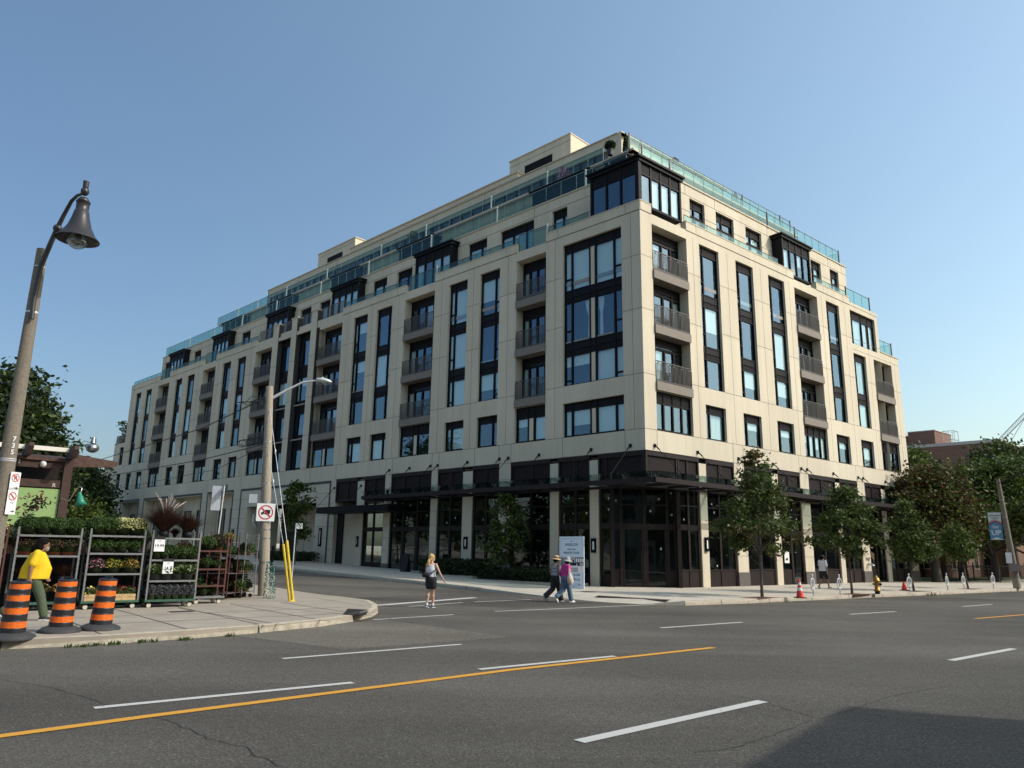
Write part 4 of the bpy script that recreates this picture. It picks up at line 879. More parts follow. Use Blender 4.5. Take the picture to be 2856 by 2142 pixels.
# ================================================================== VEGETATION
def leaf_arrays(C, size, rs, flat=.0, asp=1.5):
    """kite shaped leaves at centres C"""
    n = len(C); u = rs.normal(size=(n, 3)); u[:, 2] *= (1 - flat); u /= np.linalg.norm(u, axis=1)[:, None]
    t = rs.normal(size=(n, 3)); v = np.cross(u, t); v /= np.linalg.norm(v, axis=1)[:, None] + 1e-9
    s = size * rs.uniform(.6, 1.35, n)[:, None]
    a = C + u * s * .5 * asp; b = C - u * s * .5 * asp; m = C + u * s * .12
    return np.stack([b, m + v * s * .42, a, m - v * s * .42], 1).reshape(-1, 3)
def quads_obj(name, V, mats, parent=None, mi=None):
    n = len(V) // 4; me = bpy.data.meshes.new(name)
    me.vertices.add(n * 4); me.vertices.foreach_set('co', V.astype(np.float32).ravel())
    me.loops.add(n * 4); me.loops.foreach_set('vertex_index', np.arange(n * 4, dtype=np.int32))
    me.polygons.add(n); me.polygons.foreach_set('loop_start', np.arange(0, n * 4, 4, dtype=np.int32)); me.polygons.foreach_set('loop_total', np.full(n, 4, dtype=np.int32))
    for m in (mats if isinstance(mats, (list, tuple)) else [mats]): me.materials.append(MT[m])
    if mi is not None: me.polygons.foreach_set('material_index', mi.astype(np.int32))
    me.update(calc_edges=True); me.validate()
    o = bpy.data.objects.new(name, me); COL.objects.link(o)
    if parent: o.parent = parent
    return o
leafmat('leaf_maple', (.024, .045, .010), (.115, .155, .032), .3); leafmat('leaf_maple_autumn', (.05, .045, .012), (.13, .11, .03))
leafmat('leaf_bright', (.03, .058, .010), (.12, .165, .025)); leafmat('leaf_rust', (.035, .022, .010), (.12, .062, .022)); leafmat('leaf_dark', (.012, .026, .010), (.045, .07, .022))
leafmat('leaf_mum', (.03, .065, .018), (.085, .14, .035)); leafmat('leaf_mum_dark', (.02, .035, .015), (.06, .06, .025)); leafmat('leaf_grey', (.05, .055, .058), (.16, .16, .17))
leafmat('petal_cream', (.62, .60, .28), (.85, .80, .38), .15); leafmat('petal_yellow', (.65, .45, .03), (.85, .65, .08), .15); leafmat('petal_pink', (.35, .12, .2), (.6, .3, .4), .15)
leafmat('petal_orange', (.55, .22, .04), (.75, .45, .1), .15); leafmat('petal_red', (.22, .01, .02), (.4, .03, .05), .15); leafmat('petal_white', (.7, .7, .66), (.85, .85, .8), .15)
leafmat('petal_wine', (.10, .03, .03), (.2, .07, .05), .1); leafmat('blade_red', (.028, .013, .010), (.12, .060, .036), .15); leafmat('blade_plume', (.3, .24, .2), (.5, .42, .36), .2); leafmat('hosta', (.10, .16, .06), (.35, .38, .2), .2)
mat('bark', (.10, .082, .066), .9, noise=.3, nscale=12, bump=.5, bscale=30); mat('bark_dark', (.05, .042, .035), .9, noise=.3, nscale=6)
def tree(name, label, loc, H, zc, prof, nl, ls, leaf, tr=.05, ncl=60, spread=.28, seed=1, cat='tree', bark='bark', group=None, lean=(0, 0), shell=.55, squash=1., leaf2=None, f2=.0, tuft=()):
    """prof: list of (height fraction of the crown, radius)"""
    rs = np.random.RandomState(seed); T = thing(name, label, cat, loc, 0, group)
    zs = np.array([p[0] for p in prof]); rr = np.array([p[1] for p in prof])
    u = rs.uniform(0, 1, ncl * 8); w_ = np.interp(u, zs, rr); keep = rs.uniform(0, w_.max(), len(u)) < w_; u = u[keep][:ncl]
    r = np.interp(u, zs, rr) * (shell + (1 - shell) * rs.uniform(0, 1, len(u)) ** .5) * rs.uniform(.45, 1.0, len(u)); th = rs.uniform(0, 2 * math.pi, len(u))
    z = zc + u * (H - zc)
    bx, by = lean[0] * z / H, lean[1] * z / H
    CC = np.stack([bx + r * np.cos(th), by + r * np.sin(th) * squash, z], 1)
    CC = np.vstack([CC, [[lean[0], lean[1], H - spread * .7]]] + [[t] for t in tuft])
    mb = MB(); tp = [Vector((lean[0] * k, lean[1] * k, H * k)) + Vector((rs.uniform(-1, 1) * tr * .6 * (0 < k), rs.uniform(-1, 1) * tr * .6 * (0 < k), 0)) for k in (0, .15, .35, .55, .75, .93)]
    mb.tube(tp, [tr * 1.25, tr, tr * .85, tr * .6, tr * .38, tr * .12], 8)
    for i in range(0, len(CC), max(1, len(CC) // 34)):
        c = Vector(CC[i]); k = max(.12, min(.88, (c.z - .25 * math.hypot(c.x, c.y) - .1 * H) / H)); a = Vector((lean[0] * k, lean[1] * k, H * k)); m = a.lerp(c, .5) + Vector((0, 0, -.06 * H * .3))
        mb.tube([a, m, c], [tr * .32, tr * .2, tr * .06], 5, caps=False)
    mb.build('trunk', bark, T)
    idx = rs.randint(0, len(CC), nl); sg = spread * rs.uniform(.7, 1.3, len(CC))[idx][:, None]
    P = CC[idx] + rs.normal(size=(nl, 3)) * sg * np.array([1, 1, .62])
    P = P[P[:, 2] > zc * .8]
    V = leaf_arrays(P, ls, rs, flat=.35)
    mi = None; ms = [leaf]
    if leaf2: ms = [leaf, leaf2]; side = rs.uniform(0, 1, len(CC))[idx][:len(P)]; mi = (side < f2)
    quads_obj('crown', V, ms, T, mi)
    return T
G4 = 'young maples along the main street kerb'
P = G(2126, 1665); tree('street_tree', 'tallest young maple at the building corner, narrow top above the glass canopy', P, 5.75, 1.75, [(0, .8), (.12, 1.9), (.3, 1.75), (.5, 1.2), (.7, .8), (.85, .5), (1, .2)], 7400, .11, 'leaf_maple', .055, 72, .2, 3, leaf2='leaf_maple_autumn', f2=.3, group=G4)
P = G(2377, 1656); tree('street_tree', 'bushy green young maple between the bicycle ring and the brass hydrant', P, 4.75, 1.75, [(0, .7), (.15, 1.7), (.4, 1.55), (.65, .95), (.85, .55), (1, .25)], 6000, .11, 'leaf_maple', .05, 60, .2, 4, group=G4)
P = G(2549, 1648); tree('street_tree', 'green young maple standing at the far end of the shopfronts', P, 4.35, 1.55, [(0, .7), (.15, 1.4), (.4, 1.25), (.65, .8), (.85, .5), (1, .25)], 5400, .11, 'leaf_maple', .05, 48, .19, 5, group=G4)
P = G(2701, 1642); tree('street_tree', 'smallest young tree with a leaning trunk before the iron fence', P, 3.3, 1.5, [(0, .4), (.3, 1.1), (.6, .9), (1, .35)], 3200, .11, 'leaf_bright', .045, 36, .22, 6, lean=(-.3, .1), group=G4)
# tree pits
for px, lb in (((2120, 1667), 'brick tree pit round the tallest young maple'), ((2384, 1657), 'orange brick tree pit round the bushy young maple'), ((2558, 1649), 'dark soil tree pit round the far young maple'), ((2706, 1642.6), 'tree pit round the smallest leaning tree')):
    mb = MB(); mb.box(lambda x, y, z: dB * x + nB * y + ZV * z, -.75, .75, -.4, .4, 0, .006); mb.box(lambda x, y, z: dB * x + nB * y + ZV * z, -.3, .3, -.25, .25, .004, .01, 1)
    o = mb.build('tree_pit', ['soil' if px[0] == 2558 else 'brick_tree_pit', 'soil']); o.location = G(*px); tag(o, lb, 'tree pit')
PS = isA(6.9, 3.4); PS.z = .15 + gz(PS)
P = G(1410, 1622, .2); P.z = .16; tree('street_tree', 'small dark green tree standing in the planting before the side street shopfronts', P, 4.4, 1.0, [(0, .9), (.3, 1.15), (.6, 1.0), (.85, .7), (1, .3)], 3600, .13, 'leaf_maple', .045, 46, .2, 8)
P = isA(24.5, 4.0); P.z = gz(P) + .15; tree('street_tree', 'slender young tree beside the garage opening on the side street', P, 5.3, 1.8, [(0, .6), (.3, 1.1), (.6, .9), (.85, .9), (1, .4)], 2600, .15, 'leaf_maple', .045, 34, .22, 9)
# large trees on the right, behind the fence
def AZ(x, y, d): p = AT(x, y, d); return Vector((p.x, p.y, 0))
def TH(x, y, d): return AT(x, y, d).z
BGT = [('oak_tree', 'rust brown leaved tree directly right of the apartment building', 2612, 60, 1305, 2.6, 3.1, 'leaf_rust', 'leaf_bright', .45, 17000, .17),
       ('oak_tree', 'tall green tree behind the leaning banner pole', 2775, 66, 1292, 3.2, 5.4, 'leaf_bright', 'leaf_dark', .25, 30000, .19),
       ('oak_tree', 'green tree cut by the right picture edge', 2880, 72, 1270, 3.5, 6.5, 'leaf_bright', 'leaf_dark', .3, 18000, .2),
       ('oak_tree', 'small green treetop peeping above the rust brown tree', 2562, 74, 1252, 4, 3.6, 'leaf_maple', 'leaf_bright', .4, 7000, .2),
       ('oak_tree', 'green tree filling the gap between the rust brown and the tall green trees', 2690, 72, 1318, 3.0, 3.3, 'leaf_maple', 'leaf_rust', .3, 12000, .19),
       ('oak_tree', 'dark treetop against the brick building near the right picture edge', 2838, 84, 1222, 7, 3.2, 'leaf_dark', 'leaf_maple', .3, 6000, .24)]
for i, (nm, lb, x, d, yt, zc, rr, l1, l2, f2, nl, ls) in enumerate(BGT):
    L_ = AZ(x, 1600, d); L_.z = .1; H = TH(x, yt, d)
    tree(nm, lb, L_, H, zc, [(0, rr * .75), (.25, rr), (.6, rr * .85), (.85, rr * .5), (1, rr * .2)], nl, ls, l1, .28, 85, .62, 20 + i, leaf2=l2, f2=f2, bark='bark_dark', shell=.75)
# trees on the left and behind the pavilion
BGL = [('lime_tree', 'large dark tree behind the lamp post at the left picture edge', -22, 58, 1030, 3, 2.9, 'leaf_dark', 'leaf_maple', .3, 13000, .26),
       ('lime_tree', 'dark tree right of the large one, above the timber pavilion', 112, 64, 1215, 2, 1.5, 'leaf_dark', 'leaf_maple', .35, 5500, .24),
       ('lime_tree', 'dark tree rising behind the stepped far end of the apartment building', 364, 128, 1138, 5, 5.2, 'leaf_dark', 'leaf_maple', .3, 11000, .36),
       ('lime_tree', 'tree left of the apartment building behind the power cables', 215, 112, 1320, 1, 2.6, 'leaf_dark', 'leaf_maple', .5, 8500, .3),
       ('lime_tree', 'low leafy tree behind the green bell lamp', 222, 62, 1420, .3, 1.5, 'leaf_maple', 'leaf_bright', .4, 5000, .18),
       ('lime_tree', 'tree between the pavilion roof and the far street lamp', 212, 88, 1296, 1, 2.9, 'leaf_dark', 'leaf_maple', .4, 7000, .28)]
for i, (nm, lb, x, d, yt, zc, rr, l1, l2, f2, nl, ls) in enumerate(BGL):
    L_ = AZ(x, 1600, d); L_.z = gz(L_); H = TH(x, yt, d) - L_.z
    tree(nm, lb, L_, H, zc, [(0, rr * .75), (.25, rr), (.6, rr * .9), (.85, rr * .6), (1, rr * .25)], nl, ls, l1, .3, 95, .6, 40 + i, leaf2=l2, f2=f2, bark='bark_dark', shell=.75)
# trees out of the frame on the left, seen in the glass
for i, (a, o, H, rr) in enumerate(((20, 48, 10, 6), (40, 46, 11, 6.5), (62, 44, 12, 7), (8, 62, 12, 7))):
    L_ = isA(a, o); L_.z = gz(L_); tree('lime_tree', ['broad tree', 'round tree', 'tall tree', 'wide old tree'][i] + ' on the garden centre side of the street, mirrored in the shop glass', L_, H, 2, [(0, rr * .7), (.3, rr), (.7, rr * .8), (1, rr * .2)], 3500, .5, 'leaf_dark', .3, 60, .8, 60 + i, leaf2='leaf_maple', f2=.4, bark='bark_dark', shell=.75)
# clipped shrubs before the shopfronts
def shrub(name, label, F, s0, s1, o0, o1, z0, h, nl, ls, leaf, seed, cat='hedge'):
    rs = np.random.RandomState(seed); n = nl; s = rs.uniform(s0, s1, n); o = rs.uniform(o0, o1, n)
    hh = h * (.72 + .28 * np.abs(np.sin(s * 2.3 + rs.uniform(0, 6)))); z = z0 + hh * rs.uniform(0, 1, n) ** .6
    c = F((s0 + s1) / 2, (o0 + o1) / 2, 0)
    dx = np.array(F(1, 0, 0)) - np.array(F(0, 0, 0)); dy = np.array(F(0, 1, 0)) - np.array(F(0, 0, 0))
    P = (s - (s0 + s1) / 2)[:, None] * dx + (o - (o0 + o1) / 2)[:, None] * dy + np.stack([0 * z, 0 * z, z], 1) + rs.normal(size=(n, 3)) * .03
    ob = quads_obj(name, leaf_arrays(P, ls, rs), leaf); ob.location = ORG + c; return tag(ob, label, cat)
shrub('hedge', 'long dark hedge in front of the side street shop windows', fA, 3.6, 9.5, .5, 1.9, .15, .8, 9000, .09, 'leaf_dark', 1)
shrub('hedge', 'rounded dark hedge beside the blonde walker, before the shop windows', fA, 9.7, 14.9, .4, 1.7, .3, 1.0, 8000, .09, 'leaf_dark', 2)
shrub('hedge', 'dark shrubs beside the garage opening', fA, 27.0, 33.5, .5, 2.2, .7, .8, 5500, .1, 'leaf_dark', 3)
for q in ((3.3, 9.8, .3, 2.15, .12, .3), (9.85, 15.1, .25, 1.95, .2, .42), (26.9, 34, .4, 2.4, .6, .85)): mb = MB(); mb.box(fA, *q); mb.build('planter_kerb', 'kerb_concrete', BLD)
# grass tufts at the kerb
def tuft_obj(name, label, pts, nb, h, mat_, seed, cat, spread=.1, wd=.012, kind=None, droop=.5):
    rs = np.random.RandomState(seed); V = []
    c0 = pts[0]
    for p in pts:
        for i in range(nb):
            a = rs.uniform(0, 6.28); r = rs.uniform(0, spread); b = np.array(p - c0) + np.array([r * math.cos(a), r * math.sin(a), 0]); hh = h * rs.uniform(.5, 1.1)
            ln = rs.uniform(.1, droop); d = np.array([math.cos(a), math.sin(a), 0]); sdv = np.array([-d[1], d[0], 0]) * wd
            p1 = b + d * ln * hh * .3 + np.array([0, 0, hh * .55]); p2 = b + d * ln * hh * 1.1 + np.array([0, 0, hh * (1 - ln * .35)])
            V += [b - sdv, b + sdv, p1 + sdv * .8, p1 - sdv * .8, p1 - sdv * .8, p1 + sdv * .8, p2 + sdv * .15, p2 - sdv * .15]
    o = quads_obj(name, np.array(V), mat_); o.location = c0; return tag(o, label, cat, kind=kind)
rr = random.Random(2); pts = [G(x + rr.uniform(-6, 6), y, .0) for x, y in ((505, 1786), (300, 1799), (275, 1801), (200, 1806), (420, 1791), (520, 1785), (330, 1797), (395, 1793), (232, 1804), (640, 1775))]
tuft_obj('weeds', 'green weeds growing in the gutter below the barrels', pts, 26, .07, 'leaf_mum', 3, 'weeds', .13, kind='stuff')
tuft_obj('weeds', 'dry weeds growing at the kerb near the brass hydrant', [G(2598, 1662, .14), G(2608, 1661, .14), G(2588, 1662.5, .14)], 12, .2, 'leaf_bright', 4, 'weeds', .25)
# lawn and fence right of the building
mb = MB(); L0 = ORG + dB * 30.4 + nB * 1.4
mb.quad([L0 + ZV * .17, ORG + dB * 75 + nB * 3.5 + ZV * .17, ORG + dB * 75 - nB * 30 + ZV * .17, ORG + dB * 30.4 - nB * 30 + ZV * .17])
tag(mb.build('lawn', 'grass_green'), 'shaded lawn behind the iron fence', 'lawn', kind='structure')
mb = MB(); FN_ = []
fe = thing('iron_fence', 'black iron railing fence with pointed bars right of the building', 'fence', L0 + ZV * .15)
def fF(x, y, z): return dB * x + nB * (y + x * .045) + ZV * z
for x0 in np.arange(0, 30, 2.5):
    m = MB(); m.box(fF, x0 - .03, x0 + .03, -.03, .03, 0, 1.25); m.ball(fF(x0, 0, 1.29), .05, n=5); m.build('fence_post', 'dark_metal', fe)
m = MB()
for z in (.18, 1.02): m.box(fF, 0, 30, -.02, .02, z, z + .035)
m.build('fence_rail', 'dark_metal', fe)
m = MB()
for x in np.arange(.12, 30, .125): m.box(fF, x - .009, x + .009, -.009, .009, .05, 1.15)
m.build('fence_bar', 'dark_metal', fe)['kind'] = 'stuff'
# ================================================================== BACKGROUND BUILDINGS
def brickmat(name, c1, c2, s=1.0):
    m = bpy.data.materials.new(name); m.use_nodes = True; t = m.node_tree; b = t.nodes['Principled BSDF']
    tc = t.nodes.new('ShaderNodeTexCoord'); br = t.nodes.new('ShaderNodeTexBrick'); br.inputs['Scale'].default_value = 5 * s; br.inputs['Color1'].default_value = (*c1, 1); br.inputs['Color2'].default_value = (*c2, 1); br.inputs['Mortar'].default_value = (.2, .17, .14, 1); br.inputs['Mortar Size'].default_value = .012
    mp = t.nodes.new('ShaderNodeMapping'); mp.inputs['Rotation'].default_value = (R_(90), 0, R_(40)); t.links.new(tc.outputs['Object'], mp.inputs[0]); t.links.new(mp.outputs[0], br.inputs[0]); t.links.new(br.outputs[0], b.inputs['Base Color']); b.inputs['Roughness'].default_value = .9
    MT[name] = m
brickmat('brick_red', (.16, .085, .06), (.20, .105, .075)); brickmat('brick_orange', (.15, .07, .04), (.18, .085, .05)); mat('roof_shingle', (.13, .125, .12), .9, noise=.2, nscale=3); mat('stucco_warm', (.52, .44, .33), .9, noise=.08, nscale=2); mat('stucco_grey', (.35, .34, .32), .9, noise=.1, nscale=2); mat('trim_light', (.45, .43, .40), .7)
def block(name, label, cat, Q, ex, ey, w_, d_, h_, m1, wins=True, trim='trim_light', floors=None, ww=1.6, step=3.6):
    """box building, Q = its near corner on the ground, ex / ey horizontal directions of two sides"""
    T = thing(name, label, cat, Q)
    def F(x, y, z): return ex * x + ey * y + ZV * z
    fl = floors or max(1, int(h_ / 3.1)); wl = MB(); hx = []; hy = []
    for f in range(fl):
        z = .9 + f * (h_ - .6) / fl
        for i in range(int((w_ - 1) / step)): hx.append((1.2 + i * step, 1.2 + i * step + ww, z, z + 1.5, .15))
        for i in range(int((d_ - 1) / step)): hy.append((1.2 + i * step, 1.2 + i * step + ww, z, z + 1.5, .15))
    Fx = lambda s, o, z: F(s, -o, z); Fy = lambda s, o, z: F(-o, s, z)
    wall(wl, Fx, 0, w_, 0, h_, hx, 0, .3); wall(wl, Fy, 0, d_, 0, h_, hy, 0, .3)
    wl.quad([F(w_, 0, 0), F(w_, d_, 0), F(w_, d_, h_), F(w_, 0, h_)]); wl.quad([F(0, d_, 0), F(w_, d_, 0), F(w_, d_, h_), F(0, d_, h_)])
    wl.build('wall', m1, T)
    r = MB(); r.box(F, -.08, w_ + .08, -.08, d_ + .08, h_ - .15, h_ + .2); r.build('roof', trim, T)
    for hs, FF in ((hx, Fx), (hy, Fy)):
        for a, b, c, d in [h[:4] for h in hs][:45]:
            p = MB(); p.box(FF, a, b, -.16, -.13, c, d, 1); p.box(FF, a, a + .06, -.13, -.09, c, d); p.box(FF, b - .06, b, -.13, -.09, c, d); p.box(FF, (a + b) / 2 - .03, (a + b) / 2 + .03, -.13, -.09, c, d); p.box(FF, a - .05, b + .05, -.05, .04, c - .08, c); p.build('window', ['trim_light', 'panel_dark'], T)
    return T
Q = AZ(2832, 1600, 98); hq = TH(2832, 1226, 98)
B2 = block('brick_building', 'long flat roofed red brick building beyond the trees on the right', 'building', Q, dA, dB, 26, 16, hq, 'brick_red', step=4.6)
def F2(x, y, z): return dA * x + dB * y + ZV * z
m = MB(); m.box(F2, 9.5, 13.3, 1.5, 6, hq, hq + 1.5); m.box(F2, 6.6, 9.5, 1.0, 6, hq, hq + 1.9); m.build('roof_house', 'brick_red', B2)
m = MB(); m.box(F2, 9.5, 13.4, 1.4, 6.1, hq + 1.5, hq + 1.6); m.box(F2, 6.5, 9.5, .9, 6.1, hq + 1.9, hq + 2.0); m.box(F2, 10.2, 12.2, 2, 3.6, hq + 1.6, hq + 2.0); m.build('roof_trim', 'trim_light', B2)
m = MB()
for x in (4.9, 5.5, 6.1):
    for y in (2, 3.2): m.tube([F2(x, y, hq), F2(x, y, hq + 1.9)], .035, 4)
for z in (.8, 1.85): m.tube([F2(4.9, 2, hq + z), F2(6.1, 2, hq + z), F2(6.1, 3.2, hq + z), F2(4.9, 3.2, hq + z), F2(4.9, 2, hq + z)], .03, 4)
m.build('roof_frame', 'steel', B2)
Q = AZ(2640, 1600, 74); block('brick_house', 'dark brick house half hidden behind the rust brown tree', 'house', Q, dB, dA, 12, 10, 6.6, 'brick_red', step=2.6, ww=1.0, floors=2)
Q = AZ(2815, 1600, 82); block('brick_house', 'orange brick house low behind the trees at the right picture edge', 'house', Q, dB, dA, 26, 10, 5.8, 'brick_orange', step=3.4, floors=2)
# tower crane far away
CB = AZ(2835, 1600, 210); cr = thing('tower_crane', 'distant lattice tower crane above the brick building', 'crane', CB)
mat('crane_white', (.6, .6, .6), .6)
def lattice(mb, a, b, w_, n, r=.09):
    d = (b - a).normalized(); u = d.cross(Vector((0, 0, 1)) if abs(d.z) < .9 else Vector((1, 0, 0))).normalized(); v = d.cross(u); cs = [(u + v) * w_, (u - v) * w_, (-u - v) * w_, (-u + v) * w_]
    for c in cs: mb.tube([a + c, b + c], r, 4)
    for i in range(n):
        p, q = a.lerp(b, i / n), a.lerp(b, (i + 1) / n)
        for k in range(4): mb.tube([p + cs[k], q + cs[(k + 1) % 4]], r * .7, 3, caps=False)
m = MB(); ztop = TH(2835, 1228, 210); lattice(m, Vector((0, 0, 0)), Vector((0, 0, ztop)), .5, 30, .06); m.build('mast', 'crane_white', cr)
e = AT(2875, 1140, 210) - CB; s_ = AT(2822, 1226, 210) - CB
m = MB(); lattice(m, Vector((0, 0, ztop)), Vector(e), .4, 22, .06); m.tube([Vector(s_), Vector(e)], .07, 4); m.tube([Vector(s_) + Vector((0, 0, -2)), Vector(s_)], .2, 4); m.build('jib', 'crane_white', cr)
# house roof far left
Q = AZ(252, 1600, 88); z0 = gz(Q); T = thing('gabled_house', 'grey shingled house roof behind the green bell lamp', 'house', Q + ZV * z0)
zr = TH(215, 1360, 88) - z0; ze = TH(180, 1405, 88) - z0
m = MB(); m.box(lambda x, y, z: dB * -x + dA * y + ZV * z, 0, 9, 0, 8, 0, ze); m.build('wall', 'stucco_grey', T)
m = MB(); Fh = lambda x, y, z: dB * -x + dA * y + ZV * z
m.quad([Fh(-.4, -.4, ze - .2), Fh(9.4, -.4, ze - .2), Fh(6.5, 4, zr), Fh(3, 4, zr)]); m.quad([Fh(-.4, -.4, ze - .2), Fh(-.4, 8.4, ze - .2), Fh(3, 4, zr)]); m.quad([Fh(9.4, -.4, ze - .2), Fh(9.4, 8.4, ze - .2), Fh(6.5, 4, zr)]); m.quad([Fh(-.4, 8.4, ze - .2), Fh(9.4, 8.4, ze - .2), Fh(6.5, 4, zr), Fh(3, 4, zr)])
m.build('roof', 'roof_shingle', T)
# the shops behind the photographer: the corner one throws the shadow on the road
Qc = ORG + dB * -12.3 + nB * 28.0; ud = (dB * -3.07 + nB * .69).normalized(); vd = (nB * .9 + dB * -.2).normalized()
block('shop_building', 'two storey shop building behind the camera whose shadow falls on the road', 'building', Qc, ud, vd, 45, 12, 8.75, 'stucco_grey', floors=2)
block('office_building', 'taller pale office building set back behind the two storey shop', 'building', Qc + (dB * .559 + nB * .829) * 20, ud, vd, 60, 14, 24.2, 'stucco_grey')  # added out of view, cuts the sky light reaching the shaded foreground road
for i, (s, w_, h_, m_) in enumerate(((2, 16, 11.6, 'brick_red'), (20, 22, 12.4, 'stucco_grey'), (44, 20, 11.8, 'brick_orange'), (66, 30, 12.2, 'brick_red'))):
    block('shop_building', ['first brick', 'pale rendered', 'orange brick', 'long brick'][i] + ' shop across the main street, mirrored in the lower windows', 'building', ORG + dB * s + nB * 33.5, dB, nB, w_, 12, h_, m_, floors=2)
# ================================================================== GARDEN CENTRE RACKS AND PLANTS
mat('rack_grey', (.20, .205, .20), .5, metal=.2, noise=.15, nscale=9); mat('rack_green', (.03, .10, .06), .6, noise=.2, nscale=9); mat('rack_red', (.085, .024, .02), .6, noise=.3, nscale=12)
mat('shelf_dark', (.09, .085, .08), .8, noise=.3, nscale=8); mat('pot_black', (.018, .018, .019), .5); mat('pot_grey', (.085, .09, .09), .6); mat('pot_terracotta', (.42, .13, .055), .6)
mat('tyre_black', (.02, .02, .02), .8); mat('tyre_cream', (.55, .5, .4), .6); mat('wood_crate', (.50, .34, .17), .8, noise=.2, nscale=12); mat('basket', (.40, .26, .13), .85, noise=.3, nscale=25)
mat('tag_white', (.8, .8, .8), .6); mat('ink_black', (.012, .012, .013), .7); mat('ink_grey', (.18, .18, .18), .7)
RK = ORG + ZV * .15
def rack(label, s0, s1, of, dep, shelves, m='rack_grey', hgt=2.15, base='rack_green', ax=dB, ay=nB, org=None):
    O = (org or (RK + dB * s0 + nB * of)); W = s1 - s0
    T = thing('plant_rack', label, 'plant rack', O, 0, 'wheeled plant racks in front of the garden centre')
    def F(x, y, z): return ax * x + ay * -y + ZV * (z * .935)
    for x in (0.03, W - .03):
        for y in (0.03, dep - .03):
            p = MB(); p.box(F, x - .02, x + .02, y - .02, y + .02, .16, hgt)
            for k in range(13): p.box(F, x - .035, x + .035, y - .006, y + .006, .35 + k * .14, .36 + k * .14)
            p.build('post', m, T)
    b = MB(); b.box(F, 0, W, 0, dep, .16, .22); b.build('base', base, T)
    for z in shelves[1:]:
        q = MB(); q.box(F, .05, W - .05, 0, .035, z - .05, z); q.box(F, .05, W - .05, dep - .035, dep, z - .05, z); q.box(F, .05, W - .05, .035, dep - .035, z - .04, z - .02, 1); q.build('shelf', [m, 'shelf_dark'], T)
    for x in (.12, W - .14):
        for y in (.06, dep - .06):
            c = MB(); c.tube([F(x - 0, y - .02, .065), F(x, y + .02, .065)], .062, 14); c.tube([F(x, y - .023, .065), F(x, y - .021, .065)], .055, 14, 1); c.box(F, x - .03, x + .03, y - .03, y + .03, .11, .17); c.build('caster', ['tyre_black', 'tyre_cream'], T)
    return T, F, O
def dome(n, r, h, ls, rs, z0=0., fill=.35):
    u = rs.normal(size=(n, 3)); u /= np.linalg.norm(u, axis=1)[:, None]; u[:, 2] = np.abs(u[:, 2]); k = 1 - fill * rs.uniform(0, 1, n) ** 2
    P = u * k[:, None] * np.array([r, r, h]); P[:, 2] += z0; lo = rs.uniform(0, 1, n) < .15; P[lo, 2] -= h * .12; return P
def plant(name, label, cat, pot, pr, ph, fr, fh, leaf, flower=None, nf=0, nl=900, ls=.035, seed=0, fs=.03):
    rs = np.random.RandomState(seed); T = thing(name, label, cat)
    m = MB(); m.lathe([(.001, .0), (pr * .72, 0), (pr * .95, ph * .86), (pr * 1.04, ph * .86), (pr * 1.06, ph), (pr * .93, ph), (pr * .9, ph * .9), (.001, ph * .88)], n=18); m.build('pot', pot, T)
    quads_obj('foliage', leaf_arrays(dome(nl, fr, fh, ls, rs, ph * .92), ls, rs), leaf, T)
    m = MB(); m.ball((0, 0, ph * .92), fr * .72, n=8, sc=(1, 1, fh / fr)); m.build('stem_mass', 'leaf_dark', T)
    if flower:
        P = dome(nf, fr * 1.02, fh * 1.03, ls, rs, ph * .92, .06); quads_obj('blossom', leaf_arrays(P, fs, rs, asp=1.1), flower, T)
    return T
def grassy(name, label, cat, pot, pr, ph, h, nb, seed=0, m_='blade_red', plumes=0, wd=.006, spread=1.):
    rs = np.random.RandomState(seed); T = thing(name, label, cat)
    m = MB(); m.lathe([(.001, .0), (pr * .75, 0), (pr, ph), (pr * .9, ph), (.001, ph * .9)], n=16); m.build('pot', pot, T)
    V = []
    for i in range(nb):
        a = rs.uniform(0, 6.28); d = np.array([math.cos(a), math.sin(a), 0]); s_ = np.array([-d[1], d[0], 0]) * wd; L = h * rs.uniform(.5, 1.05); o = rs.uniform(.05, .75) * spread; b = np.array([0, 0, ph * .9]) + d * rs.uniform(0, pr * .6); pv = b
        for k in range(1, 4):
            t = k / 3; q = b + d * o * L * t ** 1.4 + np.array([0, 0, L * (t - .38 * o * t * t)]); w0 = 1 - (k - 1) / 3.3; w1 = 1 - k / 3.3
            V += [pv - s_ * w0, pv + s_ * w0, q + s_ * w1, q - s_ * w1]; pv = q
    quads_obj('blade', np.array(V), m_, T)
    if plumes:
        m = MB()
        for i in range(plumes):
            a = rs.uniform(0, 6.28); d = Vector((math.cos(a), math.sin(a), 0)); o = rs.uniform(.1, .5); L = h * rs.uniform(1.2, 1.55)
            q = [Vector((0, 0, ph)) + d * o * L * t ** 1.6 + ZV * L * (t - .2 * t * t * (1 + o)) for t in (0, .35, .6, .75, .88, 1)]; m.tube(q, [.003, .003, .004, .014, .013, .003], 5)
        m.build('plume', 'blade_plume', T)
    return T
PROTO = {}
def put(key, P, label, sc=1., group=None, rz=None):
    p, used = PROTO[key]
    o = p if not used else copy_tree(p); PROTO[key] = (p, True)
    o.location = P; o.scale = (sc, sc, sc); o.rotation_euler.z = random.uniform(0, 6.28) if rz is None else rz; o['label'] = label
    if group: o['group'] = group
    return o
PROTO['green'] = (plant('potted_mum', 'x', 'potted plant', 'pot_black', .125, .15, .19, .20, 'leaf_mum', nl=1500, ls=.032, seed=1), False)
PROTO['big'] = (plant('potted_mum', 'x', 'potted plant', 'pot_black', .15, .18, .27, .24, 'leaf_mum', nl=2600, ls=.032, seed=2), False)
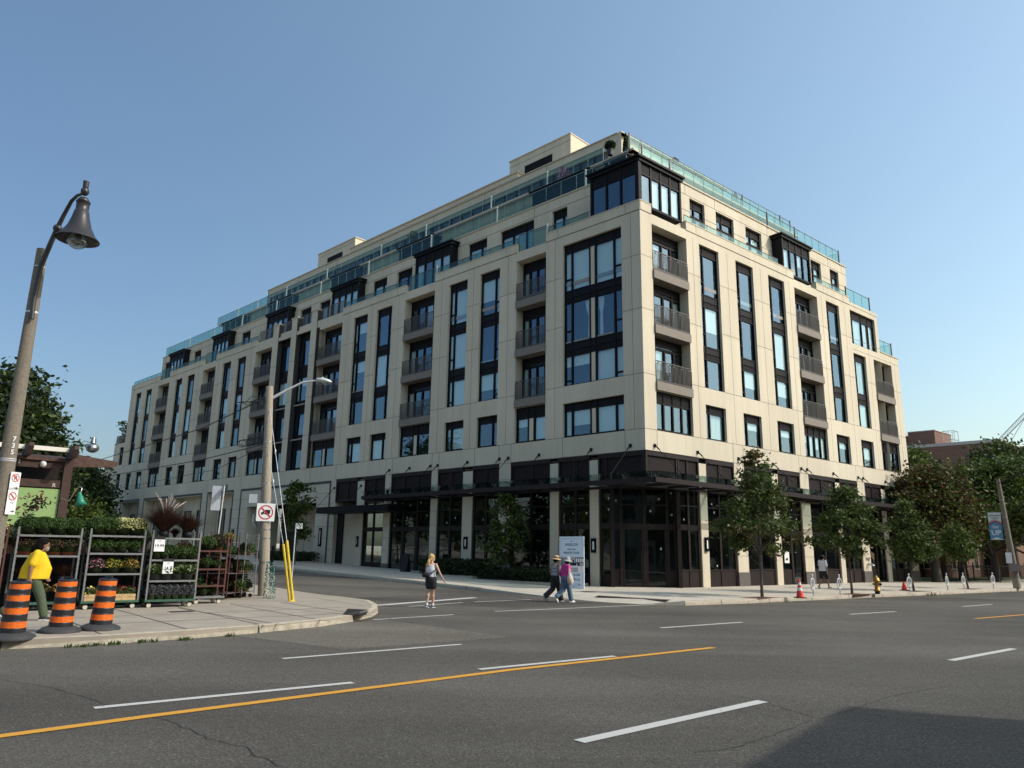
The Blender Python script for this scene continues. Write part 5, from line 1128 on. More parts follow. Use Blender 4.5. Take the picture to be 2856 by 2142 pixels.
PROTO['cream'] = (plant('potted_mum', 'x', 'potted plant', 'pot_black', .15, .18, .27, .24, 'leaf_mum', 'petal_cream', 1100, nl=1500, ls=.035, seed=3, fs=.034), False)
PROTO['wine'] = (plant('potted_mum', 'x', 'potted plant', 'pot_terracotta', .19, .24, .30, .27, 'leaf_mum_dark', 'petal_wine', 420, nl=2600, ls=.035, seed=4, fs=.03), False)
PROTO['pink'] = (plant('potted_mum', 'x', 'potted plant', 'pot_black', .14, .15, .22, .22, 'leaf_mum_dark', 'petal_pink', 420, nl=1300, ls=.035, seed=5), False)
PROTO['yellow'] = (plant('potted_mum', 'x', 'potted plant', 'pot_black', .14, .15, .22, .22, 'leaf_mum', 'petal_yellow', 320, nl=1300, ls=.035, seed=6), False)
PROTO['orange'] = (plant('potted_mum', 'x', 'potted plant', 'pot_black', .14, .15, .22, .23, 'leaf_mum', 'petal_orange', 420, nl=1300, ls=.035, seed=7), False)
PROTO['hosta'] = (plant('potted_perennial', 'x', 'potted plant', 'pot_grey', .12, .19, .17, .17, 'leaf_mum', 'hosta', 60, nl=420, ls=.075, seed=8, fs=.1), False)
PROTO['dusty'] = (plant('potted_heather', 'x', 'potted plant', 'pot_black', .09, .12, .15, .24, 'leaf_grey', nl=1300, ls=.028, seed=9), False)
PROTO['grass'] = (grassy('fountain_grass', 'x', 'potted grass', 'pot_black', .10, .12, .60, 2600, 1, plumes=13, wd=.0045, spread=1.9), False)
PROTO['grass2'] = (grassy('fountain_grass', 'x', 'potted grass', 'pot_black', .10, .12, .42, 1700, 2, wd=.0045, spread=1.9), False)
PROTO['tub'] = (plant('flower_tub', 'x', 'potted plant', 'pot_black', .2, .28, .22, .18, 'leaf_mum_dark', 'petal_orange', 120, nl=700, ls=.045, seed=11, fs=.04), False)
def shelfrow(F, O, keys, z, W, y, what, sc=1., grp=None):
    n = len(keys)
    for i, k in enumerate(keys):
        if k is None: continue
        key, lb = k if isinstance(k, tuple) else (k, None)
        pos = ['leftmost', 'second', 'third', 'fourth', 'fifth', 'sixth']; nm = pos[i] if i < n - 1 or n > 6 else 'rightmost'
        put(key, O + F(.08 + (W - .16) * (i + .5) / n, y, z), lb or f'{nm} {what}', sc, grp)
T1, F1_, O1 = rack('grey metal plant rack behind the man in yellow', -25.15, -23.72, 1.25, .62, [.22, 1.42, 1.95])
T2, F2_, O2 = rack('grey metal plant rack between the man in yellow and the price tagged rack', -23.58, -22.22, 1.30, .62, [.22, .95, 1.50, 1.98])
T3, F3_, O3 = rack('grey metal plant rack hung with two white price tags', -22.10, -20.80, 1.38, .62, [.22, .75, 1.33, 1.95])
T0, F0_, O0 = rack('red posted plant rack cut by the left picture edge', -26.7, -25.3, 1.2, .62, [.22, 1.42, 1.95], m='rack_red')
T4, F4_, O4 = rack('narrow rusty red plant rack with big round mums', -20.62, -19.72, .55, .6, [.22, .55, 1.05, 1.6], m='rack_red', base='rack_grey', hgt=2.1)
g_ = 'potted plants on the racks'
shelfrow(F1_, O1, ['wine', 'wine', 'wine', 'wine'], 1.42, 1.43, .3, 'wine coloured mum in an orange pot behind the man in yellow', 1., g_)
shelfrow(F1_, O1, ['big', 'big', 'big', 'big'], 1.95, 1.5, .3, 'green mum on top of the rack behind the man in yellow', 1.12, g_)
shelfrow(F1_, O1, ['grass2', 'grass2', 'grass2'], .75, 1.43, .35, 'dark red grass low behind the man in yellow', .9, g_)
shelfrow(F1_, O1, ['tub', 'tub', 'tub'], .22, 1.43, .25, 'black tub of orange flowers low behind the man in yellow', 1., g_)
shelfrow(F0_, O0, ['big', 'big', 'cream'], 1.95, 1.4, .3, 'mum on top of the red posted rack at the left edge', 1., g_); shelfrow(F0_, O0, ['yellow', 'wine', 'cream'], 1.42, 1.4, .3, 'mum on the shelf of the red posted rack', 1., g_); shelfrow(F0_, O0, ['grass2', 'grass2', 'grass2'], .5, 1.4, .3, 'grass at the foot of the red posted rack', 1., g_)
shelfrow(F2_, O2, ['big', 'big', 'cream', 'cream'], 1.98, 1.36, .3, 'tall mum on top of the middle rack', 1.15, g_)
shelfrow(F2_, O2, ['green'] * 4, 1.50, 1.36, .25, 'small green mum in a black pot, upper shelf of the middle rack', 1.18, g_)
shelfrow(F2_, O2, [('pink', 'pink flowering mum on the middle rack'), ('yellow', 'yellow flowering mum on the middle rack'), ('orange', 'orange flowering mum on the middle rack')], .95, 1.36, .25, '', 1.12, g_)
shelfrow(F3_, O3, ['green'] * 5, 1.33, 1.3, .2, 'green mum in a black pot under the upper price tag', 1.1, g_)
shelfrow(F3_, O3, ['hosta'] * 4, .75, 1.3, .2, 'leafy perennial in a grey pot on the price tagged rack', 1.3, g_)
shelfrow(F3_, O3, ['dusty'] * 6, .22, 1.35, .14, 'grey heather at the foot of the price tagged rack', 1.15, g_); shelfrow(F3_, O3, ['dusty'] * 5, .22, 1.3, .42, 'grey heather in the back row of the price tagged rack', 1.3, g_)
put('grass', O3 + F3_(.36, .3, 1.95), 'tall red fountain grass with pale plumes on the price tagged rack', 1.5, g_); put('grass2', O3 + F3_(1.0, .3, 1.95), 'short dark red grass at the right end of the price tagged rack', 1.45, g_); put('grass2', O3 + F3_(.7, .45, 1.95), 'reddish grass between the tall and the short one', .6, g_)
for k, z, lb in (('big', 1.6, 'top'), ('green', 1.05, 'middle'), ('green', .22, 'bottom')):
    put(k, O4 + F4_(.35, .25, z), f'{lb} round green mum on the rusty red rack', 1., g_)
put('green', O4 + F4_(.68, .35, 1.05), 'right hand green mum on the middle shelf of the rusty red rack', .8, g_); put('grass2', O4 + F4_(.6, .4, .55), 'dark red grass on the low shelf of the rusty red rack', .6, g_)
for x, z, kk in ((.15, 1.05, 'wine'), (.15, .22, 'big'), (.62, .22, 'green'), (.2, .55, 'green'), (.7, 1.6, 'wine'), (.62, 1.6, 'green')): put(kk, O4 + F4_(x, .42, z), {'wine': 'wine coloured mum', 'big': 'large green mum', 'green': 'small green mum'}[kk] + ' in the back of the rusty red rack, ' + {1.05: 'middle shelf', .22: 'bottom shelf', .55: 'low shelf', 1.6: 'top shelf'}[z] + (' on the left' if x < .5 else ' on the right'), .95, g_)
# wooden crates with flowers
def crate(x, lb, fl):
    T = thing('flower_crate', lb, 'flower crate', O2 + F2_(x, .18, .22), 0, 'wooden crates of flowers')
    def F(a, b, z): return dB * a - nB * b + ZV * z
    m = MB()
    for z in (0, .085): m.box(F, -.29, .29, -.15, -.135, z, z + .075); m.box(F, -.29, .29, .135, .15, z, z + .075); m.box(F, -.29, -.275, -.135, .135, z, z + .075); m.box(F, .275, .29, -.135, .135, z, z + .075)
    m.box(F, -.03, .03, -.158, -.15, 0, .16); m.build('slats', 'wood_crate', T)
    rs = np.random.RandomState(int(x * 100)); P = np.stack([rs.uniform(-.27, .27, 700), rs.uniform(-.14, .14, 700), .12 + rs.uniform(0, .22, 700) * rs.uniform(.3, 1, 700)], 1)
    P = P[:, :1] * np.array(dB) - P[:, 1:2] * np.array(nB) + np.stack([0 * P[:, 2], 0 * P[:, 2], P[:, 2]], 1)
    quads_obj('foliage', leaf_arrays(P, .05, rs), 'leaf_mum', T)
    for i, f in enumerate(fl): quads_obj('blossom', leaf_arrays(P[i * 60:i * 60 + 60] + np.array([0, 0, .05]), .05, rs, asp=1.1), f, T)
crate(.36, 'wooden crate of yellow and white flowers at the foot of the middle rack', ['petal_yellow', 'petal_white', 'petal_orange']); crate(.98, 'wooden crate of dark red flowers at the foot of the middle rack', ['petal_red', 'petal_red', 'petal_wine'])
# price tags hanging on the rails
def pricetag(x, z, big, sup, lb):
    c = O3 + F3_(x, -.02, z); T = thing('price_tag', lb, 'price tag', c, 0, 'white price tags on the plant rack')
    def F(a, b, zz): return (dB * a + nB * b + ZV * zz) * 1.4
    m = MB(); m.box(F, -.095, .095, 0, .004, -.27, .0); m.build('card', 'tag_white', T)
    m = MB(); m.box(F, -.095, .095, .004, .006, -.045, .012); m.box(F, -.045, -.01, .0, .006, .012, .04); m.build('header', 'ink_black', T)
    for k, (t, sz, zz) in enumerate((('* *** *', .022, -.085), (big, .078, -.19))):
        text_mesh(t, sz * 1.4, F(-.0 if not (k and sup) else -.03, .006, zz), dB, ZV, 'ink_black', 'lettering', T, .001, 'CENTER', .001)
    if sup: text_mesh(sup, .05, F(.045, .006, -.158), dB, ZV, 'ink_black', 'lettering', T, .001, 'LEFT')
pricetag(.20, 1.96, '19.99', None, 'white price tag reading 19.99 on the top rail'); pricetag(.48, 1.34, '14', '99', 'white price tag reading 14.99 on the second rail')
# end rack with wire rungs and baskets
W1 = G(672, 1669); W2 = G(722, 1663); ex = (W2 - W1).normalized(); ey = Vector((-ex.y, ex.x, 0)); 
if ey.dot(Vector((0, 1, 0))) < 0: ey = -ey
T5 = thing('plant_rack', 'plant rack with silver wire rungs on its end and baskets inside', 'plant rack', W1, 0, 'wheeled plant racks in front of the garden centre')
def F5(x, y, z): return ex * x + ey * y - ex * y * .9 + ZV * z
for x in (0, .85):
    for y in (0, 1.2):
        m = MB(); m.tube([F5(x, y, .12), F5(x, y, 2.05)], .018, 6); m.build('post', 'rack_grey', T5)
for z in (.2, .78, 1.35):
    m = MB(); m.box(F5, 0, .85, 0, 1.2, z - .02, z); m.build('shelf', 'shelf_dark', T5)
m = MB()
for i in range(24):
    z = .32 + i * .072; m.tube([F5(0, 0, z + .02), F5(.3, 0, z + .015), F5(.36, 0, z - .03), F5(.42, 0, z - .01), F5(.48, 0, z - .03), F5(.56, 0, z + .015), F5(.85, 0, z + .02)], .006, 4, caps=False)
m.build('wire_rung', 'steel', T5)
for x in (.08, .77):
    for y in (.06, 1.1):
        m = MB(); m.tube([F5(x - .02, y, .06), F5(x + .02, y, .06)], .06, 12); m.build('caster', 'tyre_black', T5)
def basket(P, lb, leaf, seed):
    T = thing('flower_basket', lb, 'flower basket', P, 0, 'woven baskets of plants on the wire rack'); m = MB(); m.lathe([(.001, 0), (.09, 0), (.13, .15), (.115, .15), (.001, .12)], n=14); m.build('basket', 'basket', T)
    rs = np.random.RandomState(seed); quads_obj('foliage', leaf_arrays(dome(900, .2, .26, .05, rs, .12), .055, rs), leaf, T); quads_obj('blossom', leaf_arrays(dome(26, .16, .18, .05, rs, .12, .05), .05, rs), 'petal_white', T)
for i, (x, y, z) in enumerate(((.16, .12, .2), (.6, .12, .2), (.16, .14, .78), (.58, .14, .78), (.14, .6, .78), (.3, .14, 1.35), (.68, .14, 1.35), (.2, .7, 1.35), (.5, .8, .78))):
    basket(W1 + F5(x, y, z), ['left', 'right', 'left', 'right', 'rear', 'left', 'right', 'rear left', 'rear right'][i] + ' woven basket of greenery, ' + ['bottom', 'bottom', 'middle', 'middle', 'middle', 'top', 'top', 'top', 'middle'][i] + ' shelf of the wire rack', ['leaf_mum', 'leaf_dark', 'leaf_mum_dark'][i % 3], i)
for i, (x, y, z) in enumerate(((.2, .7, .2), (.6, .5, .2), (.6, .75, .78), (.65, 1.05, 1.35), (.2, 1.05, .78), (.4, 1.0, .2))): put(['wine', 'green', 'big'][i % 3], W1 + F5(x, y, z), ['first', 'second', 'third', 'fourth', 'fifth', 'sixth'][i] + ' ' + ['wine mum', 'green mum', 'large green mum'][i % 3] + ' deep inside the wire rack', 1., g_)
def mm_(P, lb): put('green', P, lb, .9, g_)
W3 = G(630, 1674)
T6 = thing('plant_rack', 'dark rusty plant rack between the red rack and the wire rack', 'plant rack', W3, 0, 'wheeled plant racks in front of the garden centre')
def F6(x, y, z): return ex * x + ey * y + ZV * z
for x in (0, .5):
    for y in (0, .7):
        m = MB(); m.tube([F6(x, y, .1), F6(x, y, 2.05)], .018, 6); m.build('post', 'rack_red', T6)
for z in (.2, .8, 1.3, 1.75):
    m = MB(); m.box(F6, 0, .5, 0, .7, z - .02, z); m.build('shelf', 'shelf_dark', T6)
put('yellow', W3 + F6(.2, .2, 1.75), 'yellow mum on top of the dark rusty rack', .8, g_); put('cream', W3 + F6(.6, .6, 1.6), 'cream mum in a pale crate above the dark rusty rack', .8, g_); put('wine', W3 + F6(.25, .3, .8), 'wine mum inside the dark rusty rack', .8, g_); put('grass2', W3 + F6(.25, .3, .2), 'dark grass inside the dark rusty rack', .8, g_); put('green', W3 + F6(.25, .3, 1.3), 'green mum inside the dark rusty rack', .9, g_)
# roll of netting leaning at the rack
m = MB(); rs = np.random.RandomState(5); Pn = G(750, 1669)
quads = []
for i in range(900):
    a = rs.uniform(0, 6.28); z = rs.uniform(0, 1.15) ** 1.0; r = (.20 - .07 * z) * rs.uniform(.8, 1.05); quads.append((r * math.cos(a) + z * -.04, r * math.sin(a), z))
mat('net_teal', (.015, .16, .13), .7); mat('net_white', (.5, .55, .5), .7)
qq = quads_obj('plastic_netting', leaf_arrays(np.array(quads), .035, rs), ['net_teal', 'net_white'], None, rs.uniform(0, 1, 900) < .3); qq.location = Pn; tag(qq, 'bundle of teal plastic netting beside the concrete utility pole', 'netting')
# top rows of plants seen behind the racks, on dark boxes added to stand in for the shade there
STG = MB(); STG.box(lambda x, y, z: dB * x + nB * y + ZV * z, -28, -20.9, -.9, .1, .15, 1.5); STG.build('plant_staging', 'panel_dark').location = ORG; so_ = bpy.data.objects['plant_staging']; tag(so_, 'dark slatted staging behind the racks', 'staging')
STG = MB(); STG.box(lambda x, y, z: dB * x + nB * y + ZV * z, -20.85, -18.1, -2.9, -2.0, .15, 1.35); o = STG.build('plant_staging', 'panel_dark'); o.location = ORG; tag(o, 'dark staging behind the red rack and the wire rack', 'staging')  # second added dark box, stands in for the gloom among the rear plants
for i, s in enumerate(np.arange(-20.6, -18.3, .5)): put('wine' if i % 2 else 'big', ORG + dB * s + nB * -2.4 + ZV * 1.35, ['first', 'second', 'third', 'fourth', 'fifth'][i] + ' mum on the staging behind the red rack', 1.1, 'mums on the rear staging')
for i, s in enumerate(np.arange(-27.5, -21.3, .62)): put('big', ORG + dB * s + nB * -.35 + ZV * 1.72, ['first', 'second', 'third', 'fourth', 'fifth', 'sixth', 'seventh', 'eighth', 'ninth', 'tenth', 'eleventh'][i] + ' from the left in the back row of green mums', 1.12, 'back row of green mums')
for ob in list(COL.objects):
    pass
# ================================================================== PAVILION BEHIND THE RACKS
mat('timber_brown', (.052, .027, .019), .8, noise=.35, nscale=6, stretch=(1, 1, 3)); mat('timber_worn', (.085, .046, .034), .85, noise=.5, nscale=9); mat('board_green', (.24, .36, .13), .7, noise=.06, nscale=2); mat('flashing', (.72, .68, .58), .6); mat('chalk_mark', (.5, .47, .4), .9)
P0 = AT(161, 1500, 30); P0.z = .15; PV = thing('timber_pavilion', 'brown timber garden pavilion with rafters and a green sign board', 'pavilion', P0)
def fP(x, y, z): return dB * x + nB * y + ZV * (z - .15)
def zy(y): return VY(P0, y)
pz = {k: zy(k) for k in (1252, 1262, 1283, 1290, 1310, 1318, 1342, 1350, 1362, 1366, 1450)}
m = MB(); m.box(fP, -.13, .13, -.13, .13, .15, pz[1283]); m.build('post', 'timber_brown', PV)
m = MB(); m.box(fP, -3.25, -3.0, -.13, .13, .15, pz[1283]); m.build('post', 'timber_brown', PV)
m = MB(); m.box(fP, -6, -.14, -.08, .04, pz[1310], pz[1290]); m.build('beam', 'timber_brown', PV); m = MB(); m.box(fP, -6, .25, .05, .12, pz[1290], pz[1283] + .02); m.build('beam', 'timber_worn', PV)
m = MB(); m.box(fP, -6, -.14, -.08, .06, pz[1362], pz[1342]); m.build('beam', 'timber_brown', PV)
m = MB(); m.add([fP(-6, .1, pz[1283]), fP(.2, .1, pz[1283]), fP(.0, -1.6, pz[1262]), fP(-6, -1.6, pz[1262])], [(0, 1, 2, 3)]); m.box(fP, -6, .0, -1.66, -1.6, .3, pz[1262]); m.build('roof', 'timber_brown', PV)
m = MB(); m.box(fP, -6, .1, -.02, .2, pz[1262] - .02, pz[1252]); m.build('flashing', 'flashing', PV)
for x in (-3.9, -2.6, -1.3, -.0):
    m = MB(); V = [fP(x + dx, y, z) for dx in (-.07, .07) for y, z in ((-.3, pz[1283]), (1.0, pz[1262] - .25), (1.15, pz[1262] + .0), (1.1, pz[1262] + .12), (-.3, pz[1262] + .15))]
    m.add(V, [(0, 1, 2, 3, 4), (9, 8, 7, 6, 5)] + [(i, (i + 1) % 5, 5 + (i + 1) % 5, 5 + i) for i in range(5)]); m.build('rafter', 'timber_brown', PV)
m = MB(); V = [fP(x, y, z) for y in (-.5, -.36) for x, z in ((.0, pz[1310] + .12), (1.5, pz[1290] - .02), (1.62, pz[1290] + .06), (1.62, pz[1283] + .1), (.0, pz[1262] + .02))]
m.add(V, [(0, 1, 2, 3, 4), (9, 8, 7, 6, 5)] + [(i, (i + 1) % 5, 5 + (i + 1) % 5, 5 + i) for i in range(5)]); m.build('side_beam', 'timber_worn', PV)
for a, b in ((-3.0, -1.75), (-1.6, -.14)):
    m = MB(); m.quad([fP(a, -.06, pz[1342]), fP(b, -.06, pz[1342]), fP(b, -.06, pz[1310]), fP(a, -.06, pz[1310])]); q = m.build('window', 'glass_store', PV); m = MB(); m.box(fP, a - .04, a, -.1, 0, pz[1342], pz[1310]); m.box(fP, b, b + .04, -.1, 0, pz[1342], pz[1310]); m.build('frame', 'timber_brown', q)
m = MB(); m.box(fP, -6, -.14, -.05, .03, pz[1450] - .6, pz[1366]); m.build('sign_board', 'board_green', PV)
text_mesh('an', .62, fP(-2.95, .035, zy(1420)), dB, ZV, 'white_paint', 'lettering', PV, .01, 'LEFT', .015); text_mesh('ln', .5, fP(-3.35, .035, zy(1444)), dB, ZV, 'white_paint', 'lettering', PV, .01, 'LEFT', .01)
for ch, x, y in (('2', -1.45, 1302), ('R', -.35, 1360), ('3', -1.55, 1360), ('8', -.06, 1308), ('8', -.06, 1360)):
    text_mesh(ch, .17, fP(x, .125 if x > -.1 and x > -.2 else .065, zy(y)), dB, ZV, 'chalk_mark', 'lettering', PV, .003, 'CENTER', .004)
m = MB(); m.lathe([(.1, 0), (.1, .06), (.001, .06)], n=14); o = m.build('loudspeaker', 'white_paint', PV); o.location = fP(-.75, .1, pz[1310] + .12); o.rotation_euler = (R_(90), 0, 0)
# little red leaved shrub in front of the board, garden plants behind
P = AT(60, 1500, 26); P.z = .15; tree('maple_shrub', 'thin red leaved maple branches in front of the green sign board', P, 3.05, 1.6, [(0, .5), (.5, .9), (1, .7)], 240, .10, 'leaf_mum_dark', .02, 16, .12, 77, cat='shrub', leaf2='petal_wine', f2=.4)
P = AT(120, 1500, 27); P.z = 1.2; o = tuft_obj('fountain_grass', 'row of dark red grasses before the green sign board', [P + dB * x for x in np.arange(-1.5, 3.2, .3)], 70, .85, 'blade_red', 12, 'potted grass', .16, .008)
# green bell lamp on a goose neck
mat('enamel_green', (.02, .22, .13), .4); LP = AT(225, 1400, 28); lp = thing('goose_neck_lamp', 'green bell shaped lamp on a curved arm beside the pavilion post', 'lamp', LP)
m = MB(); m.lathe([(.045, .32), (.06, .22), (.09, .18), (.11, .05), (.19, -.12), (.185, -.12), (.10, .03), (.001, .04)], n=22); o = m.build('shade', 'enamel_green', lp); o.rotation_euler = (0, R_(-14), 0)
pa = AT(172, 1389, 29.2) - LP; m = MB(); m.tube([Vector(pa), Vector(pa) * .6 + ZV * -.05, Vector((-.25, .1, .42)), Vector((-.12, .03, .5)), Vector((-.02, 0, .44)), Vector((-.04, 0, .3))], .018, 8); m.build('arm', 'steel', lp)
# far street lamp with silver globe
FL = AT(158, 1500, 60); FL.z = gz(FL); fl = thing('street_lamp', 'far street lamp with a curved arm and silver bowl above the pavilion', 'street lamp', FL)
zt = AT(165, 1268, 60).z - FL.z; e = AT(258, 1236, 60) - FL; m = MB(); m.tube([Vector((0, 0, 0)), Vector((0, 0, zt + .3))], [.15, .1], 10); m.build('pole', 'post_pale', fl)
m = MB(); m.tube([Vector((0, 0, zt)), Vector(e) * .3 + ZV * (zt * .7 + .75 * .3), Vector((e.x * .62, e.y * .62, e.z + .12)), Vector(e)], .035, 6); m.build('arm', 'steel', fl)
m = MB(); m.ball(Vector(e) + Vector((.05, 0, -.35)), .42, n=10, sc=(1, 1, .8)); m.tube([Vector(e) + Vector((.05, 0, 0)), Vector(e) + Vector((.05, 0, .4))], [.2, .14], 10); m.build('lamp_head', 'steel', fl)
# ================================================================== STREET FURNITURE
mat('concrete_pole', (.33, .285, .22), .9, noise=.25, nscale=30, bump=.3, bscale=60); mat('pole_dirty', (.20, .17, .13), .92, noise=.3, nscale=26, bump=.4, bscale=60); mat('lamp_black', (.035, .032, .03), .38, spec=.5); mat('lamp_bulb', (.55, .55, .5), .2)
mat('galv', (.62, .63, .63), .4, metal=.3, noise=.15, nscale=20); mat('sign_red', (.55, .03, .04), .5); mat('sign_white', (.82, .82, .80), .5); mat('sign_back', (.42, .45, .48), .5, metal=.1)
# -- left lamp post with the bell lantern
PB = G(-58, 1765); PT = AT(118, 696, math.hypot(PB.x, PB.y)); LPH = PT.z - PB.z
lt = thing('street_lamp', 'tall concrete lamp post with a black bell lantern at the left picture edge', 'street lamp', PB)
m = MB(); m.tube([Vector((0, 0, 0)), Vector((0, 0, LPH * .5)), Vector((0, 0, LPH))], [.165, .135, .098], 20); m.lathe([(.167 - .006 * 0, 3.3), (.155, 3.36)], n=4) if 0 else None; m.build('pole', 'pole_dirty', lt)
hv = (nB * .92 + dB * .39).normalized()
def onplane(x, y):      # point seen at x, y in the vertical plane of the arm
    d = ray(x, y); n = Vector((-hv.y, hv.x, 0)); t = (Vector((PB.x, PB.y, 0)) - Vector((0, 0, CH))).dot(n) / d.dot(n); return Vector((0, 0, CH)) + d * t - PB
m = MB(); ap = [onplane(*p) for p in ((88, 895), (92, 850), (112, 750), (135, 695), (158, 640), (178, 600), (200, 560), (216, 545), (232, 540))]
tc0 = (Vector((0, 0, 0)) - Vector((PB.x, PB.y, 0))).normalized(); ap[0] += tc0 * .16; ap[1] += tc0 * .16; ap[2] += tc0 * .13; ap[3] += tc0 * .08; m.tube(ap, [.04, .045, .05, .05, .045, .04, .035, .03, .03], 8); m.ball(ap[4] + Vector((.02, 0, .02)), .09, n=6); m.build('arm', 'lamp_black', lt)
LC = onplane(216, 670); LTp = onplane(235, 533); LR = (onplane(216, 670) + cR * 0).length; rb = 50 / CF * (PB + LC).xy.length / 1.0
hh_ = (onplane(233, 545) - onplane(216, 665)).length; sc_ = rb
m = MB(); m.lathe([(rb, 0), (rb * .98, .02), (rb * .80, hh_ * .10), (rb * .55, hh_ * .30), (rb * .40, hh_ * .52), (rb * .34, hh_ * .66), (rb * .30, hh_ * .68), (rb * .30, hh_ * .86), (rb * .34, hh_ * .87), (rb * .20, hh_ * .97), (.001, hh_)], n=32)
m.lathe([(rb * .96, .005), (rb * .74, hh_ * .10), (rb * .3, hh_ * .4), (.001, hh_ * .42)], n=32)
m.ball((0, 0, hh_ * 1.13), rb * .2, n=8, sc=(1, 1, 1.2)); m.tube([Vector((0, 0, hh_ * 1.22)), Vector((0, 0, hh_ * 1.36))], [rb * .13, rb * .15], 12); o = m.build('lantern_shade', 'lamp_black', lt); o.location = LC
m = MB(); m.ball((0, 0, -.0), rb * .48, n=12, sc=(1, 1, .85)); o = m.build('lamp_globe', glassmat('globe_glass', (.75, .78, .75), .2, .05), lt); o.location = LC - ZV * .02
m = MB(); m.ball((0, 0, .05), rb * .2, n=8, sc=(1, 1, 1.4)); o = m.build('bulb', 'lamp_bulb', lt); o.location = LC
m = MB()
for yy, w_ in ((872, .04), (745, .02), (1280, .02), (1285, .02)):
    z = VY(PB, yy) - PB.z; r = .165 - (.165 - .098) * z / LPH + .004; m.tube([Vector((0, 0, z - w_ / 2)), Vector((0, 0, z + w_ / 2))], r, 20)
m.build('band', 'galv', lt)
tocam = (Vector((0, 0, 0)) - Vector((PB.x, PB.y, 0))).normalized(); tright = Vector((-tocam.y, tocam.x, 0))
if tright.dot(cR) < 0: tright = -tright
fd = (tocam + tright * .35).normalized(); fr_ = Vector((-fd.y, fd.x, 0)); fr_ = fr_ if fr_.dot(cR) > 0 else -fr_
for k, ch in enumerate('735'): text_mesh(ch, .13, fd * .148 + fr_ * -.03 + ZV * (VY(PB, 1232 + k * 18) - PB.z), fr_, ZV, 'sign_white', 'lettering', lt, .003, 'LEFT', .002)
def ringsign(parent, O, X, N, w_, h_, P_=True, arrow=True, time_=None, slash=True):
    """white plate with a red ring, O centre, X right direction, N facing direction"""
    def F(a, b, z): return O + X * a + N * b + ZV * z
    m = MB(); m.box(F, -w_ / 2, w_ / 2, -.004, 0, -h_ / 2, h_ / 2); m.build('plate', 'sign_white', parent)
    r = w_ * .40; cz = h_ * .18; m = MB(); n = 28
    for i in range(n):
        a, b = 2 * math.pi * i / n, 2 * math.pi * (i + 1) / n; m.quad([F(math.cos(t) * k, .003, cz + math.sin(t) * k) for t, k in ((a, r), (b, r), (b, r * .8), (a, r * .8))])
    if slash:
        d = r * .62; e_ = r * .11; m.quad([F(-d - e_, .004, cz + d - e_), F(-d + e_, .004, cz + d + e_), F(d + e_, .004, cz - d + e_), F(d - e_, .004, cz - d - e_)])
    m.build('red_ring', 'sign_red', parent)
    if P_: text_mesh('P', r * 1.5, F(0, .002, cz - r * .5), X, ZV, 'ink_black', 'lettering', parent, .0005, 'CENTER', .002)
    if time_: text_mesh(time_, w_ * .26, F(0, .003, cz - r - w_ * .3), X, ZV, 'ink_black', 'lettering', parent, .0005, 'CENTER')
    if arrow:
        m = MB(); z = -h_ * .38; m.quad([F(0, .003, z - .008), F(w_ * .25, .003, z - .008), F(w_ * .25, .003, z + .008), F(0, .003, z + .008)]); m.quad([F(w_ * .22, .003, z - .028), F(w_ * .4, .003, z), F(w_ * .22, .003, z + .028)]); m.build('arrow', 'ink_black', parent)
sgn = (tocam * .5 + tright * .87).normalized(); sx_ = Vector((-sgn.y, sgn.x, 0)); sx_ = sx_ if sx_.dot(cR) > 0 else -sx_
for (yc, h_, tm, lb) in ((1341, .34, None, 'upper small white no parking sign on the left lamp post'), (1397, .50, '7-9', 'lower taller white no stopping sign on the left lamp post')):
    z = VY(PB, yc); pos = Vector((PB.x, PB.y, z)) + tright * .17 + tocam * .1; s_ = thing('parking_sign', lb, 'parking sign', pos)
    ringsign(s_, Vector((0, 0, 0)), (tright * .8 - tocam * .6).normalized(), (tocam * .8 + tright * .6).normalized(), .20, h_, P_=tm is None, time_=tm)
# -- concrete utility pole with cobra head lamp
UB = G(734, 1662); du = math.hypot(UB.x, UB.y); UT = AT(752, 1078, du); ul = thing('utility_pole', 'pale concrete utility pole with a silver cobra head street lamp', 'utility pole', UB)
UTl = UT - UB; m = MB(); m.tube([Vector((0, 0, 0)), UTl * .5, UTl], [.185, .16, .125], 20); m.build('pole', 'concrete_pole', ul)
m = MB()
for t in (.15, .26, .3, .36, .43, .52, .72): m.tube([UTl * t, UTl * (t + .006)], .185 - .06 * t + .006, 20)
for t in (.58, .64, .7, .76, .82, .5, .44): m.ball(UTl * t + Vector((.02, -.15, 0)), .018, n=4)
m.build('band', 'steel', ul)
m = MB(); m.tube([UTl * .30 + Vector((-.17, 0, 0)), UTl * .62 + Vector((-.16, .02, 0))], .02, 6); m.build('conduit', 'tyre_black', ul)
A0 = AT(757, 1112, du) - UB; A1 = AT(800, 1088, du - .1) - UB; A2 = AT(845, 1066, du - .2) - UB; A3 = AT(884, 1061, du - .3) - UB; A4 = AT(926, 1068, du - .4) - UB
m = MB(); m.tube([A0, A1, A2, A3], [.055, .045, .035, .03], 10); m.box(lambda a, b, z: A0 + cR * a - Vector((0, 1, 0)) * b + ZV * z, -.04, .03, -.06, .06, -.2, .15); m.build('lamp_arm', 'galv', ul)
hx = (A4 - A3).normalized(); m = MB(); V = []; NR = 9
side = Vector((-hx.y, hx.x, 0)).normalized()
for i in range(NR):
    t = i / (NR - 1); c = A3 + hx * (A4 - A3).length * 1.0 * t; wd = .05 + .13 * math.sin(math.pi * min(1, t * .9 + .1)) ** .6 if i < NR - 1 else .02; ht = .05 + .06 * math.sin(math.pi * min(1, t * .85 + .1))
    if i == NR - 1: ht = .02
    for k in range(12): a = 2 * math.pi * k / 12; V.append(c + side * math.cos(a) * wd + ZV * (math.sin(a) * ht * (1 if math.sin(a) > 0 else .45) + .02))
